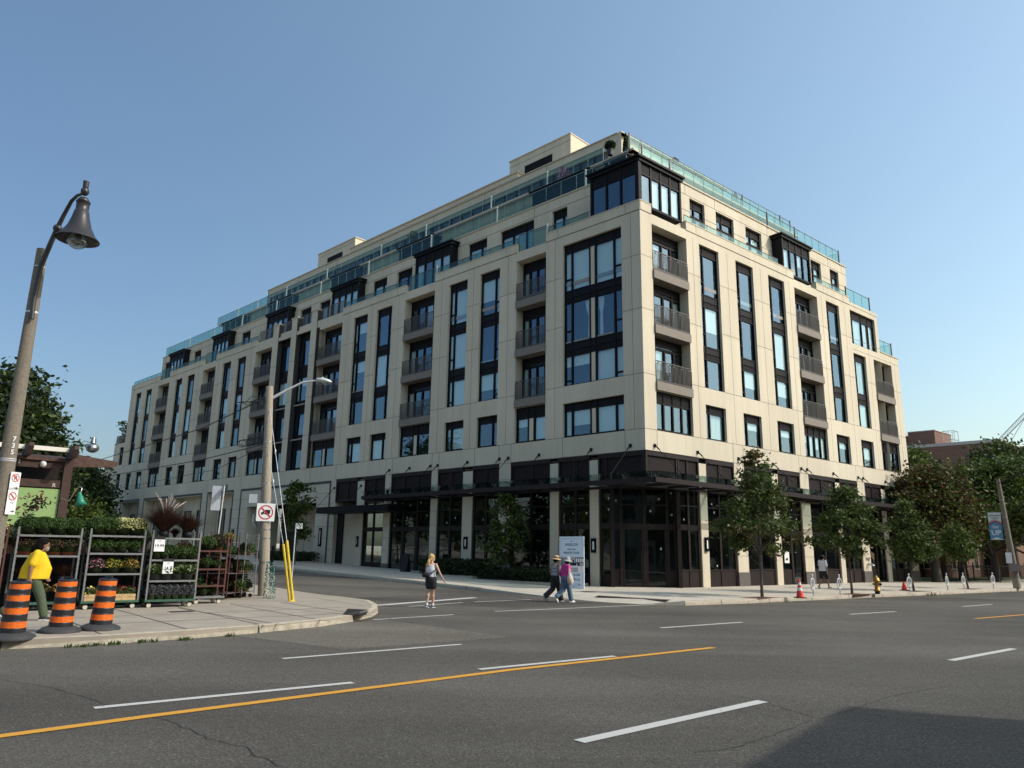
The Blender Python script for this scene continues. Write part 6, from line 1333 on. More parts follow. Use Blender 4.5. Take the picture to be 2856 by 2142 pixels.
m.add(V, [(i * 12 + k, i * 12 + (k + 1) % 12, (i + 1) * 12 + (k + 1) % 12, (i + 1) * 12 + k) for i in range(NR - 1) for k in range(12)], 0, True)
m.tube([A3 + hx * .2 + ZV * .05, A3 + hx * .2 + ZV * .16], .035, 8); m.build('lamp_head', 'galv', ul)
m = MB(); m.ball(A3 + hx * .33 + ZV * -.02, .14, n=8, sc=(1, .9, .75)); m.build('lamp_bowl', 'globe_glass', ul)
# signs on the utility pole
def upp(y): return UB + UTl * ((VY(UB, y) - UB.z) / UTl.z)
tc = (Vector((0, 0, 0)) - Vector((UB.x, UB.y, 0))).normalized(); tr_ = Vector((-tc.y, tc.x, 0)); tr_ = tr_ if tr_.dot(cR) > 0 else -tr_
q = upp(1430) + tc * .2; s_ = thing('road_sign', 'square white sign with a red ring forbidding trucks on the utility pole', 'road sign', q)
ringsign(s_, Vector((0, 0, 0)), tr_, tc, .60, .60, P_=False, arrow=False)
for ch in [c for c in s_.children if c.name.startswith('red_ring') or c.name.startswith('red')]: bpy.data.objects.remove(ch)
def FS(a, b, z): return tr_ * a + tc * b + ZV * z
m = MB(); n = 36; r = .245
for i in range(n):
    a, b = 2 * math.pi * i / n, 2 * math.pi * (i + 1) / n; m.quad([FS(math.cos(t) * k, .004, math.sin(t) * k) for t, k in ((a, r), (b, r), (b, r * .84), (a, r * .84))])
d = .165; e_ = .017; m.quad([FS(-d - e_, .006, d - e_), FS(-d + e_, .006, d + e_), FS(d + e_, .006, -d + e_), FS(d - e_, .006, -d - e_)]); m.build('red_ring', 'sign_red', s_)
m = MB()      # truck silhouette facing left
m.quad([FS(a, .003, z) for a, z in ((-.03, -.035), (.145, -.035), (.145, .085), (-.03, .085))]); m.quad([FS(a, .0035, z) for a, z in ((-.15, -.055), (.13, -.055), (.13, -.03), (-.15, -.03))]); m.quad([FS(a, .003, z) for a, z in ((-.155, -.05), (-.05, -.05), (-.05, .03), (-.09, .03), (-.11, .005), (-.155, -.005))])
for cx in (-.11, .02, .09): m.quad([FS(cx + .024 * math.cos(t), .0045, -.062 + .024 * math.sin(t)) for t in [2 * math.pi * k / 12 for k in range(12)]])
m.build('truck_symbol', 'ink_black', s_)
m = MB(); P8 = [(.2 * math.cos(R_(22.5 + 45 * k)) * 1.6, .2 * math.sin(R_(22.5 + 45 * k)) * 1.6) for k in range(8)]; bx = (tr_ * .55 - tc * .83).normalized(); by = Vector((-bx.y, bx.x, 0))
vs = [bx * a + ZV * z + by * s for s in (0, .006) for a, z in P8]; m.add(vs, [tuple(range(8)), tuple(range(15, 7, -1))] + [(i, (i + 1) % 8, 8 + (i + 1) % 8, 8 + i) for i in range(8)])
o = m.build('stop_sign', 'sign_back'); o.location = upp(1448) - tr_ * .25 - tc * .1; tag(o, 'unpainted back of an octagonal sign on the left of the utility pole', 'stop sign')
m = MB(); m.box(FS, -.14, .14, 0, .005, -.15, .15); o = m.build('road_sign', 'sign_back'); o.location = upp(1392) - tr_ * .42; tag(o, 'small blank square sign back above the octagonal one', 'road sign')
# guy wires with yellow guards
GB = G(813, 1677); gw_ = thing('guy_wire', 'pair of steel guy wires with yellow plastic guards anchored in the pavement', 'guy wire', GB); mat('guard_yellow', (.62, .44, .02), .5, noise=.15, nscale=12)
for k, (gx, gy, px, py, off) in enumerate(((790, 1518, 755, 1250, -.05), (800, 1508, 759, 1127, .05))):
    top = upp(py) - GB; t0 = AT(gx, gy, math.hypot(GB.x, GB.y) + .25) - GB; b0 = Vector((off, 0, 0)); m = MB(); m.tube([b0, b0.lerp(t0, .5), t0], [.045, .04, .045], 8); m.build('guard', 'guard_yellow', gw_); m = MB(); m.tube([t0, top], .011, 5); m.ball(t0.lerp(top, .62), .05, n=4, sc=(.6, .6, 1.8)); m.build('wire', 'galv', gw_)
m = MB(); m.lathe([(.12, .0), (.1, .03), (.001, .05)], n=10); m.build('anchor', 'guard_yellow', gw_)
# power cables
def cable(label, pts, r=.02, sag=0., kind='power_cable'):
    m = MB(); P = []
    for a, b in zip(pts, pts[1:]):
        for i in range(14): t = i / 14; P.append(a.lerp(b, t) - ZV * sag * 4 * t * (1 - t))
    P.append(pts[-1]); m.tube([p - pts[0] for p in P], r, 5); o = m.build(kind, 'tyre_black'); o.location = pts[0]; return tag(o, label, 'cable')
cable('upper power cable running left from the utility pole', [upp(1112) - tr_ * .1, AT(560, 1196, 36), AT(270, 1285, 60), AT(-40, 1345, 90)], .022)
cable('middle power cable running left from the utility pole', [upp(1240) - tr_ * .1, AT(560, 1283, 36), AT(187, 1347, 64), AT(-40, 1370, 90)], .020)
cable('lowest thin cable crossing the side street facade', [upp(1246) - tr_ * .1, AT(600, 1310, 34), AT(420, 1345, 48), AT(250, 1378, 70)], .012)
m = MB(); rs = np.random.RandomState(3)
for k in range(5):
    c = upp(1225) - UB + Vector((-.35 - .15 * k, .1, -.05 - .03 * k)); m.tube([c + Vector((.16 * math.cos(t) * (1.6 if k % 2 else 1), .02, .12 * math.sin(t))) for t in np.linspace(0, 6.28, 14)], .014, 4)
m.build('cable_coil', 'tyre_black', ul)
m = MB(); q = upp(1118) - UB
for k in range(6): m.tube([q + Vector((-.1, -.1, rs.uniform(-.1, .1))), q + Vector((-.4 - .1 * k, -.1, rs.uniform(-.3, .15))), q + Vector((-.6 - .12 * k, 0, -.12))], .012, 4)
m.box(lambda a, b, z: q + Vector((a, b, z)), -.3, -.2, -.15, -.05, -.2, -.05); m.build('cable_bracket', 'tyre_black', ul)
# signs further back
def postsign(name, label, cat, bx_, by_, topy, plates, m_='galv', lean=(0, 0), dist=None):
    B = G(bx_, by_) if dist is None else AT(bx_, by_, dist); B.z = gz(B) + .15; s = thing(name, label, cat, B); top = VY(B, topy) - B.z
    m = MB(); m.tube([Vector((0, 0, 0)), Vector((lean[0], lean[1], top))], .03, 8); m.build('post', m_, s)
    for (a, z0, z1, w_, X, N, mt) in plates:
        m = MB(); c = Vector((lean[0], lean[1], 0)) * 1.0; m.box(lambda x, y, z: c + X * x + N * y + ZV * z, a - w_ / 2, a + w_ / 2, .03, .036, VY(B, z1) - B.z, VY(B, z0) - B.z); m.build('plate', mt, s)
    return s, B
vx = Vector((.9, .35, 0)).normalized(); vn = Vector((.3, -.95, 0)).normalized(); vx2 = Vector((.6, -.8, 0))
postsign('road_sign', 'slanted slim post carrying two blank white sign backs and a brown one', 'road sign', 598, 1560, 1354, [(-.28, 1356, 1390, .36, vx, vn, 'sign_back'), (-.28, 1391, 1424, .36, vx, vn, 'sign_back'), (.28, 1353, 1374, .36, vx2, vn, 'shelf_dark')], lean=(.12, 0), dist=34)
s_, B_ = postsign('parking_sign', 'slim post with a small white no parking sign beside the guy wires', 'parking sign', 815, 1598, 1460, [], dist=38)
z_ = VY(B_, 1467) - B_.z; ringsign(s_, Vector((.18, -.02, z_)), Vector((1, .1, 0)).normalized(), Vector((.1, -1, 0)).normalized(), .28, .26, arrow=True)
for c in list(s_.children):
    if c.name.startswith('red_ring'): c.data.materials[0] = MT['ink_black']
B_ = AT(757, 1588, 44); B_.z = gz(B_) + .15; bo = thing('bollard', 'black round headed bollard in the shade behind the utility pole', 'bollard', B_)
m = MB(); m.lathe([(.13, 0), (.13, .1), (.09, .14), (.085, .95), (.11, 1.0), (.11, 1.06), (.06, 1.1), (.1, 1.18), (.09, 1.3), (.001, 1.36)], n=16); m.build('column', 'dark_metal', bo)
# sandwich board near the door
m = MB(); B_ = isA(16.2, 1.6); B_.z = gz(B_) + .15; m.box(lambda x, y, z: dA * x + nA * (y + z * -.15) + ZV * z, -.3, .3, 0, .03, 0, 1.05); m.box(lambda x, y, z: dA * x + nA * (y - .32 + z * .15) + ZV * z, -.3, .3, 0, .03, 0, 1.05); o = m.build('sandwich_board', 'panel_dark'); o.location = B_; tag(o, 'dark sandwich board behind the blonde walker', 'sandwich board')
# sales board
SA, SB_ = G(1560, 1640), G(1629, 1644); wx = (SB_ - SA).normalized(); WW = (SB_ - SA).length; wn = Vector((wx.y, -wx.x, 0)); HH = VY(SB_, 1495) - .17
sb = thing('sales_board', 'tall pale blue board advertising private tours beside the corner entrance', 'sales board', SA)
def fS(x, y, z): return wx * x + wn * y + ZV * z
mat('board_blue', (.68, .78, .86), .4); mat('board_photo', (.42, .43, .44), .5, noise=.2, nscale=3); mat('board_ink', (.05, .08, .11), .6)
m = MB(); m.box(fS, 0, WW, -.04, 0, .02, HH); m.build('panel', 'board_blue', sb)
m = MB(); a, b, c, d = .09, WW - .09, .16, HH - .1
for q in ((a, b, c, c + .008), (a, b, d - .008, d), (a, a + .008, c, d), (b - .008, b, c, d)): m.quad([fS(q[0], .002, q[2]), fS(q[1], .002, q[2]), fS(q[1], .002, q[3]), fS(q[0], .002, q[3])])
m.build('border', 'board_ink', sb)
for t, sz, z, al in (('THE', .07, 2.02, 0), ('WINSLOW', .17, 1.84, 0), ('BOOK YOUR', .085, 1.66, .001), ('PRIVATE TOUR', .145, 1.49, .001), ('06 5590', .12, .56, .001), ('LOW.CA', .14, .36, .001), ('TOURS', .05, .19, 0)):
    right = z < 1; text_mesh(t, sz, fS(WW / 2 if not right else WW - .22, .003, z * HH / 2.25), wx, ZV, 'board_ink', 'lettering', sb, .0008, 'RIGHT' if right else 'CENTER', al + .0025, sx=.95)
m = MB(); z0, z1 = .72 * HH / 2.25, 1.36 * HH / 2.25
def q_(x0, x1, za, zb_, mi, y=.004): m.quad([fS(x0 * WW, y, z0 + za * (z1 - z0)), fS(x1 * WW, y, z0 + za * (z1 - z0)), fS(x1 * WW, y, z0 + zb_ * (z1 - z0)), fS(x0 * WW, y, z0 + zb_ * (z1 - z0))], mi)
q_(0, 1, 0, 1, 0, .003); q_(.66, 1, .62, .97, 1); 
for i in range(4): q_(.68 + i * .085, .74 + i * .085, .66, .92, 2, .005)
q_(.42, .75, .3, .5, 2); q_(.45, .7, .42, .62, 1, .005); q_(.76, 1, .0, .4, 2); q_(0.02, .3, .1, .35, 2); q_(.05, .2, .4, .9, 3); q_(.55, .6, .6, .8, 1); q_(.72, .84, .42, .6, 1)
m.build('room_picture', ['board_photo', 'ink_black', 'sign_white', 'ink_grey'], sb)
# banner pole on the right
RB = G(2838, 1641); dr = math.hypot(RB.x, RB.y); RT = AT(2783, 1336, dr) - RB; rp = thing('utility_pole', 'leaning concrete pole carrying a banner at the right', 'utility pole', RB)
m = MB(); m.tube([Vector((0, 0, 0)), RT * .3, RT], [.20, .17, .10], 18); m.tube([Vector((0, 0, 0)), RT * .09], .205, 18, 1); m.build('pole', ['pole_dirty', 'concrete_pole'], rp)
m = MB()
for t in (.26, .29, .5, .53, .64, .8): m.tube([RT * t, RT * (t + .006)], .195 - .09 * t, 16)
m.build('band', 'steel', rp)
bc = [AT(x, y, dr - .2) for x, y in ((2763, 1505), (2799, 1505), (2790, 1430), (2754, 1430))]; bo_ = thing('street_banner', 'white and blue vertical street banner reading Eat UP on the leaning pole', 'banner', bc[0])
bX = bc[1] - bc[0]; bZ = bc[3] - bc[0]; bN = bX.cross(bZ).normalized(); bN = bN if bN.y < 0 else -bN
mat('ban_white', (.72, .72, .70), .7); mat('ban_blue', (.10, .27, .40), .7); mat('ban_pink', (.45, .06, .20), .7); mat('ban_tan', (.45, .37, .27), .7); mat('ban_dark', (.10, .03, .07), .7)
def fb(x, y, z=0.): return bX * x + bZ * y + bN * z
m = MB(); m.add([fb(0, 0), fb(1, 0), fb(1, 1), fb(0, 1), fb(0, 0, .012), fb(1, 0, .012), fb(1, 1, .012), fb(0, 1, .012)], [(0, 1, 2, 3), (4, 5, 6, 7), (0, 1, 5, 4), (1, 2, 6, 5), (2, 3, 7, 6), (3, 0, 4, 7)])
for (ya, yb, mi) in ((.66, .60, 4), (.60, .565, 3), (.565, .54, 2)): m.quad([fb(0, yb, .015), fb(.5, yb + .11, .015), fb(.5, ya + .11, .015), fb(0, ya, .015)], mi); m.quad([fb(.5, yb + .11, .015), fb(1, yb, .015), fb(1, ya, .015), fb(.5, ya + .11, .015)], mi)
m.quad([fb(0, .0, .015), fb(.5, .09, .015), fb(.5, .65, .015), fb(0, .54, .015)], 1); m.quad([fb(.5, .09, .015), fb(1, .0, .015), fb(1, .54, .015), fb(.5, .65, .015)], 1); m.build('cloth', ['ban_white', 'ban_blue', 'ban_dark', 'ban_pink', 'ban_tan'], bo_)
LW = bX.length
for t, x, y, sz, mt, bd_ in (('UPTOWN', .5, .86, .2, 'ink_black', .002), ('YONGE', .5, .775, .2, 'ink_black', 0), ('Eat', .5, .42, .38, 'ban_white', .004), ('UP', .5, .17, .62, 'ban_white', .012)): text_mesh(t, sz * LW, fb(x, y, .018), bX, bZ.normalized(), mt, 'lettering', bo_, .001, 'CENTER', bd_)
m = MB()
for y in (0, 1): m.tube([fb(-.02, y), fb(1.1, y)], .015, 6)
m.build('bracket', 'steel', bo_)
m = MB(); q = RT * .24; m.box(lambda a, b, z: q + cR * a + Vector((0, -1, 0)) * b + ZV * z, -.5, -.15, .2, .21, -.1, .5); m.box(lambda a, b, z: q + cR * a + Vector((0, -1, 0)) * b + ZV * z, -.4, .2, .2, .3, -.55, -.12, 1); m.build('sign_plate', ['sign_back', 'shelf_dark'], rp)
cable('thick cable leaving the banner pole to the right', [RB + RT * .96, AT(2856, 1318, 50), AT(2960, 1250, 46)], .03)
# barrels
mat('barrel_black', (.018, .019, .021), .45, noise=.2, nscale=9); mat('barrel_orange', (.80, .15, .012), .5, noise=.22, nscale=16); mat('rubber_base', (.045, .045, .047), .75, noise=.25, nscale=14)
def barrel():
    T = thing('traffic_barrel', 'x', 'traffic barrel'); m = MB(); m.lathe([(.235, .06), (.235, .1)], n=32)
    prof = [(.235, .08, 0), (.232, .19, 0), (.228, .20, 0), (.226, .31, 1), (.232, .315, 0), (.222, .33, 0), (.220, .42, 0), (.226, .425, 0), (.216, .44, 1), (.213, .55, 1), (.219, .555, 0), (.209, .57, 0), (.207, .65, 0), (.213, .655, 0), (.203, .67, 1), (.20, .77, 1), (.206, .775, 0), (.197, .79, 0), (.195, .86, 0), (.201, .865, 0), (.192, .88, 1), (.190, .97, 1), (.196, .975, 0), (.192, 1.0, 0), (.15, 1.015, 0), (.001, 1.0, 0)]
    n = 32
    for i in range(len(prof) - 1):
        r0, z0, _ = prof[i]; r1, z1, _ = prof[i + 1]; mi = 1 if (.2 <= z0 and z1 <= .312) or (.44 <= z0 and z1 <= .551) or (.67 <= z0 and z1 <= .771) or (.88 <= z0 and z1 <= .971) else 0
        m.lathe([(r0, z0), (r1, z1)], n=n, mi=mi)
    m.build('barrel_body', ['barrel_black', 'barrel_orange'], T)
    b = MB(); vs = []; 
    b.lathe([(.44, 0), (.445, .035), (.40, .07), (.30, .105), (.22, .12), (.001, .12)], n=8); b.build('rubber_base', 'rubber_base', T)
    h = MB(); h.box(fW, -.08, .08, -.03, .03, 1.0, 1.06); h.build('handle', 'barrel_black', T); return T
b0 = barrel(); BZ = G(30, 1778)
for i, (x, y, tl, rz, lb) in enumerate(((30, 1781, (.03, .06), .2, 'leftmost orange and black traffic barrel, cut near the picture edge'), (166, 1763, (.02, .055), .9, 'middle orange and black traffic barrel by the man in yellow'), (278, 1756, (-.01, .07), 1.6, 'rightmost orange and black traffic barrel on the kerb'))):
    o = b0 if i == 0 else copy_tree(b0); o.location = G(x, y); o.rotation_euler = (tl[0] * .5, tl[1] * .6, rz * 0); o['label'] = lb; o['group'] = 'orange and black traffic barrels on the pavement'; o.scale = (.86, .86, .95)
# cones
mat('cone_orange', (.85, .06, .03), .45); mat('cone_white', (.8, .8, .78), .4)
def cone(label, P, H, bands=True):
    T = thing('traffic_cone', label, 'traffic cone', P); m = MB(); r = lambda z: .15 - .12 * z / H
    zs = [0.03, H * .38, H * .55, H * .68, H * .82, H]; mats_ = [0, 1, 0, 1, 0] if bands else [0] * 5
    for i in range(5): m.lathe([(r(zs[i]), zs[i]), (r(zs[i + 1]), zs[i + 1])], n=20, mi=mats_[i])
    m.lathe([(r(H), H), (.001, H)], n=20); m.build('cone_body', ['cone_orange', 'cone_white'], T); b = MB(); b.prism([(-.19, -.19), (.19, -.19), (.19, .19), (-.19, .19)], 0, .035); b.build('cone_base', 'tyre_black', T)
cone('orange traffic cone with two white bands near the tallest maple', G(2232, 1668), .72); cone('small plain orange cone by the far bicycle ring', G(2523, 1647), .46, False)
# bicycle rings
def bring():
    T = thing('bicycle_ring', 'x', 'bicycle ring', group='post and ring bicycle stands along the kerb'); m = MB(); m.tube([Vector((0, 0, 0)), Vector((0, 0, .84))], .028, 10); m.tube([Vector((0, 0, .84)), Vector((0, 0, .87))], [.036, .02], 10); m.build('post', 'galv', T)
    m = MB(); n = 28; pts = [Vector((.15 * math.cos(t), 0, .50 + .21 * math.sin(t))) for t in [2 * math.pi * i / n for i in range(n)]]; m.tube(pts + [pts[0], pts[1]], .024, 8, caps=False); m.box(fW, -.1, .1, -.02, .02, .29, .35); m.build('ring', 'white_paint', T); return T
r0 = bring()
for i, (x, y, lb) in enumerate(((2269, 1663, 'bicycle ring just right of the banded cone'), (2344, 1661, 'bicycle ring just left of the bushy maple'), (2539, 1653, 'bicycle ring beside the small plain cone'), (2644, 1648, 'first bicycle ring before the iron fence'), (2690, 1645, 'bicycle ring just left of the leaning young tree'), (2772, 1642, 'farthest bicycle ring, left of the banner pole'))):
    o = r0 if i == 0 else copy_tree(r0); o.location = G(x, y); o.rotation_euler.z = R_(40 - 8 * (i % 3)); o['label'] = lb
# hydrant
mat('brass_yellow', (.45, .25, .04), .4, metal=.35, noise=.25, nscale=14); HD = thing('fire_hydrant', 'brassy yellow fire hydrant on the pavement before the shopfronts', 'fire hydrant', G(2448, 1657))
m = MB(); m.lathe([(.13, .12), (.15, .13), (.15, .17), (.105, .18), (.10, .52), (.115, .53), (.15, .56), (.15, .59), (.13, .61), (.11, .68), (.06, .74), (.035, .75), (.035, .80), (.001, .81)], n=20); m.build('hydrant_body', 'brass_yellow', HD)
m = MB(); m.lathe([(.11, 0), (.11, .13), (.001, .13)], n=16); m.build('hydrant_foot', 'tyre_black', HD)
for d_, r_, l_ in ((Vector((.95, -.3, 0)), .065, .17), (Vector((-.95, .3, 0)), .05, .16), (Vector((-.3, -.95, 0)), .06, .16)):
    m = MB(); m.tube([d_ * .08 + ZV * .43, d_ * l_ + ZV * .43], r_, 12); m.tube([d_ * l_ + ZV * .43, d_ * (l_ + .03) + ZV * .43], r_ * .5, 6); m.build('nozzle', 'tyre_black' if r_ == .065 else 'brass_yellow', HD)
# plants on the roof terraces
for i, (P, h_, r_, lb) in enumerate(((fB(3.75, -4.1, 25.4), 1.5, .2, 'cone shaped evergreen at the corner of the roof terrace'), (fB(3.0, -4.7, 25.4), .95, .36, 'round evergreen at the corner of the roof terrace'), (fB(15.6, -4.2, 25.4), 1.7, .32, 'small cone evergreen behind the glass guard of the sunny side'), (fB(8.3, -3.9, 25.4), 1.5, .35, 'dry twiggy plant behind the glass guard of the sunny side'), (fA(9.0, -4.5, 25.4), 1.3, .5, 'flowering plant on the shaded roof terrace near the corner'), (fA(24.5, -4.4, 25.4), 1.4, .5, 'wispy potted tree on the shaded roof terrace'))):
    T = thing('terrace_plant', lb, 'potted plant', ORG + P, 0, 'potted plants on the roof terraces'); m = MB(); m.lathe([(.15, 0), (.22, .4), (.001, .38)], n=12); m.build('pot', 'pot_black', T)
    rs = np.random.RandomState(i); n = 1500 if i < 3 else 500; z = rs.uniform(0, 1, n); rr_ = r_ * ((1 - z) ** .6 if i in (0, 2) else np.sqrt(np.clip(1 - (2 * z - 1) ** 2, .05, 1))) * (rs.uniform(.3, 1, n)); a = rs.uniform(0, 6.28, n)
    quads_obj('foliage', leaf_arrays(np.stack([rr_ * np.cos(a), rr_ * np.sin(a), .4 + z * (h_ - .4)], 1), .08, rs), ['leaf_dark', 'leaf_dark', 'leaf_dark', 'leaf_rust', 'petal_pink', 'leaf_maple'][i], T)
# ================================================================== PEOPLE
mat('skin_light', (.52, .30, .21), .55, noise=.05, nscale=20); mat('skin_tan', (.30, .16, .10), .55); mat('shoe_white', (.75, .75, .74), .6); mat('shoe_black', (.02, .02, .024), .6)
mat('shirt_yellow', (.80, .52, .01), .8, noise=.06, nscale=12); mat('trousers_green', (.075, .10, .055), .85, noise=.15, nscale=14); mat('hair_dark', (.012, .010, .009), .95, spec=.05, noise=.4, nscale=50, bump=.8, bscale=60); mat('beard_grey', (.25, .24, .23), .8)
mat('cloth_white', (.72, .72, .74), .8); mat('cloth_black', (.018, .017, .02), .8, noise=.3, nscale=14); mat('hair_blonde', (.55, .37, .12), .6, noise=.45, nscale=30, bump=.8, bscale=50, stretch=(1, 1, .3)); mat('denim', (.10, .16, .22), .85, noise=.25, nscale=14); mat('hoodie_pink', (.55, .045, .22), .85, noise=.08, nscale=12)
mat('straw', (.55, .35, .16), .8, noise=.2, nscale=40); mat('hat_grey', (.38, .36, .36), .85); mat('tote_cream', (.62, .52, .42), .85); mat('trousers_black', (.022, .016, .018), .8, noise=.3, nscale=10); mat('eye_dark', (.02, .015, .01), .3)
m_ = bpy.data.materials.new('stripes'); m_.use_nodes = True; t_ = m_.node_tree; b_ = t_.nodes['Principled BSDF']; tc_ = t_.nodes.new('ShaderNodeTexCoord'); sp_ = t_.nodes.new('ShaderNodeSeparateXYZ'); t_.links.new(tc_.outputs['Object'], sp_.inputs[0])
mu_ = t_.nodes.new('ShaderNodeMath'); mu_.operation = 'MULTIPLY'; mu_.inputs[1].default_value = 20; t_.links.new(sp_.outputs[2], mu_.inputs[0]); fr2 = t_.nodes.new('ShaderNodeMath'); fr2.operation = 'FRACT'; t_.links.new(mu_.outputs[0], fr2.inputs[0]); g2 = t_.nodes.new('ShaderNodeMath'); g2.operation = 'GREATER_THAN'; g2.inputs[1].default_value = .62; t_.links.new(fr2.outputs[0], g2.inputs[0])
mx2 = t_.nodes.new('ShaderNodeMix'); mx2.data_type = 'RGBA'; mx2.inputs[6].default_value = (.02, .022, .04, 1); mx2.inputs[7].default_value = (.7, .7, .7, 1); t_.links.new(g2.outputs[0], mx2.inputs[0]); t_.links.new(mx2.outputs[2], b_.inputs['Base Color']); b_.inputs['Roughness'].default_value = .8; MT['striped_knit'] = m_
def remesh(o, vox, sm=6):
    r = o.modifiers.new('merge', 'REMESH'); r.mode = 'VOXEL'; r.voxel_size = vox; r.use_smooth_shade = True
    s = o.modifiers.new('smooth', 'SMOOTH'); s.iterations = sm; s.factor = .5
def loft(mb, rings, n=18, mi=0):
    """rings: (x forward, y left, z, half depth, half width)"""
    vs = []
    for (x, y, z, a, b) in rings:
        for k in range(n): t = 2 * math.pi * k / n; vs.append((x + a * math.cos(t), y + b * math.sin(t), z))
    fs = [(i * n + k, i * n + (k + 1) % n, (i + 1) * n + (k + 1) % n, (i + 1) * n + k) for i in range(len(rings) - 1) for k in range(n)]
    mb.add(vs, fs + [tuple(range(n - 1, -1, -1)), tuple(range((len(rings) - 1) * n, len(rings) * n))], mi, True)
def limb(mb, pts, rad, n=12):
    P = [Vector(p) for p in pts]; Q, RR = [], []
    for i in range(len(P) - 1):
        for k in range(4): t = k / 4; Q.append(P[i].lerp(P[i + 1], t)); RR.append(rad[i] * (1 - t) + rad[i + 1] * t)
    Q.append(P[-1]); RR.append(rad[-1]); mb.tube(Q, RR, n)
    for p, r in zip(P, rad): mb.ball(p, r, n=7)
def hand(mb, wr, dr, thumb, H, curl=.35):
    """palm, four unequal bent fingers and a side thumb, wr wrist, dr pointing direction"""
    dr = Vector(dr).normalized(); th = (Vector(thumb) - dr * Vector(thumb).dot(dr)).normalized(); nn_ = dr.cross(th); k = H / 1.72
    c = Vector(wr) + dr * .045 * k
    V = [c + dr * a * .05 * k + th * b * .04 * k + nn_ * e * .015 * k for a in (-1, 1) for b in (-1, 1) for e in (-1, 1)]
    mb.add(V, [(0, 1, 3, 2), (4, 6, 7, 5), (0, 4, 5, 1), (2, 3, 7, 6), (0, 2, 6, 4), (1, 5, 7, 3)])
    for i, (L, off) in enumerate(((.075, .03), (.083, .010), (.077, -.010), (.06, -.030))):
        a = c + dr * .045 * k + th * off * k; b = a + (dr + nn_ * curl * .5) .normalized() * L * .5 * k; e = b + (dr + nn_ * curl * 1.6).normalized() * L * .5 * k; mb.tube([a, b, e], [.010 * k, .0095 * k, .007 * k], 6)
    a = c - dr * .02 * k + th * .035 * k; b = a + (dr * .7 + th * .7).normalized() * .035 * k; e = b + (dr + nn_ * .5).normalized() * .03 * k; mb.tube([a, b, e], [.012 * k, .011 * k, .008 * k], 6)
def foot(mb, an, hdg, k, pitch=0., r=.043):
    """shoe from ankle, hdg forward dir, pitch > 0 heel raised"""
    a = Vector(an); f = Vector((math.cos(pitch), 0, -math.sin(pitch))); u = Vector((math.sin(pitch), 0, math.cos(pitch)))
    pts = [a - f * .05 * k - u * .045 * k, a + f * .03 * k - u * .045 * k, a + f * .11 * k - u * .058 * k, a + f * .18 * k - u * .065 * k]
    mb.tube(pts, [.036 * k, .044 * k, .042 * k, .026 * k], 10); mb.ball(pts[0], .036 * k, n=7); mb.ball(pts[3], .026 * k, n=7)
    return pts, f, u
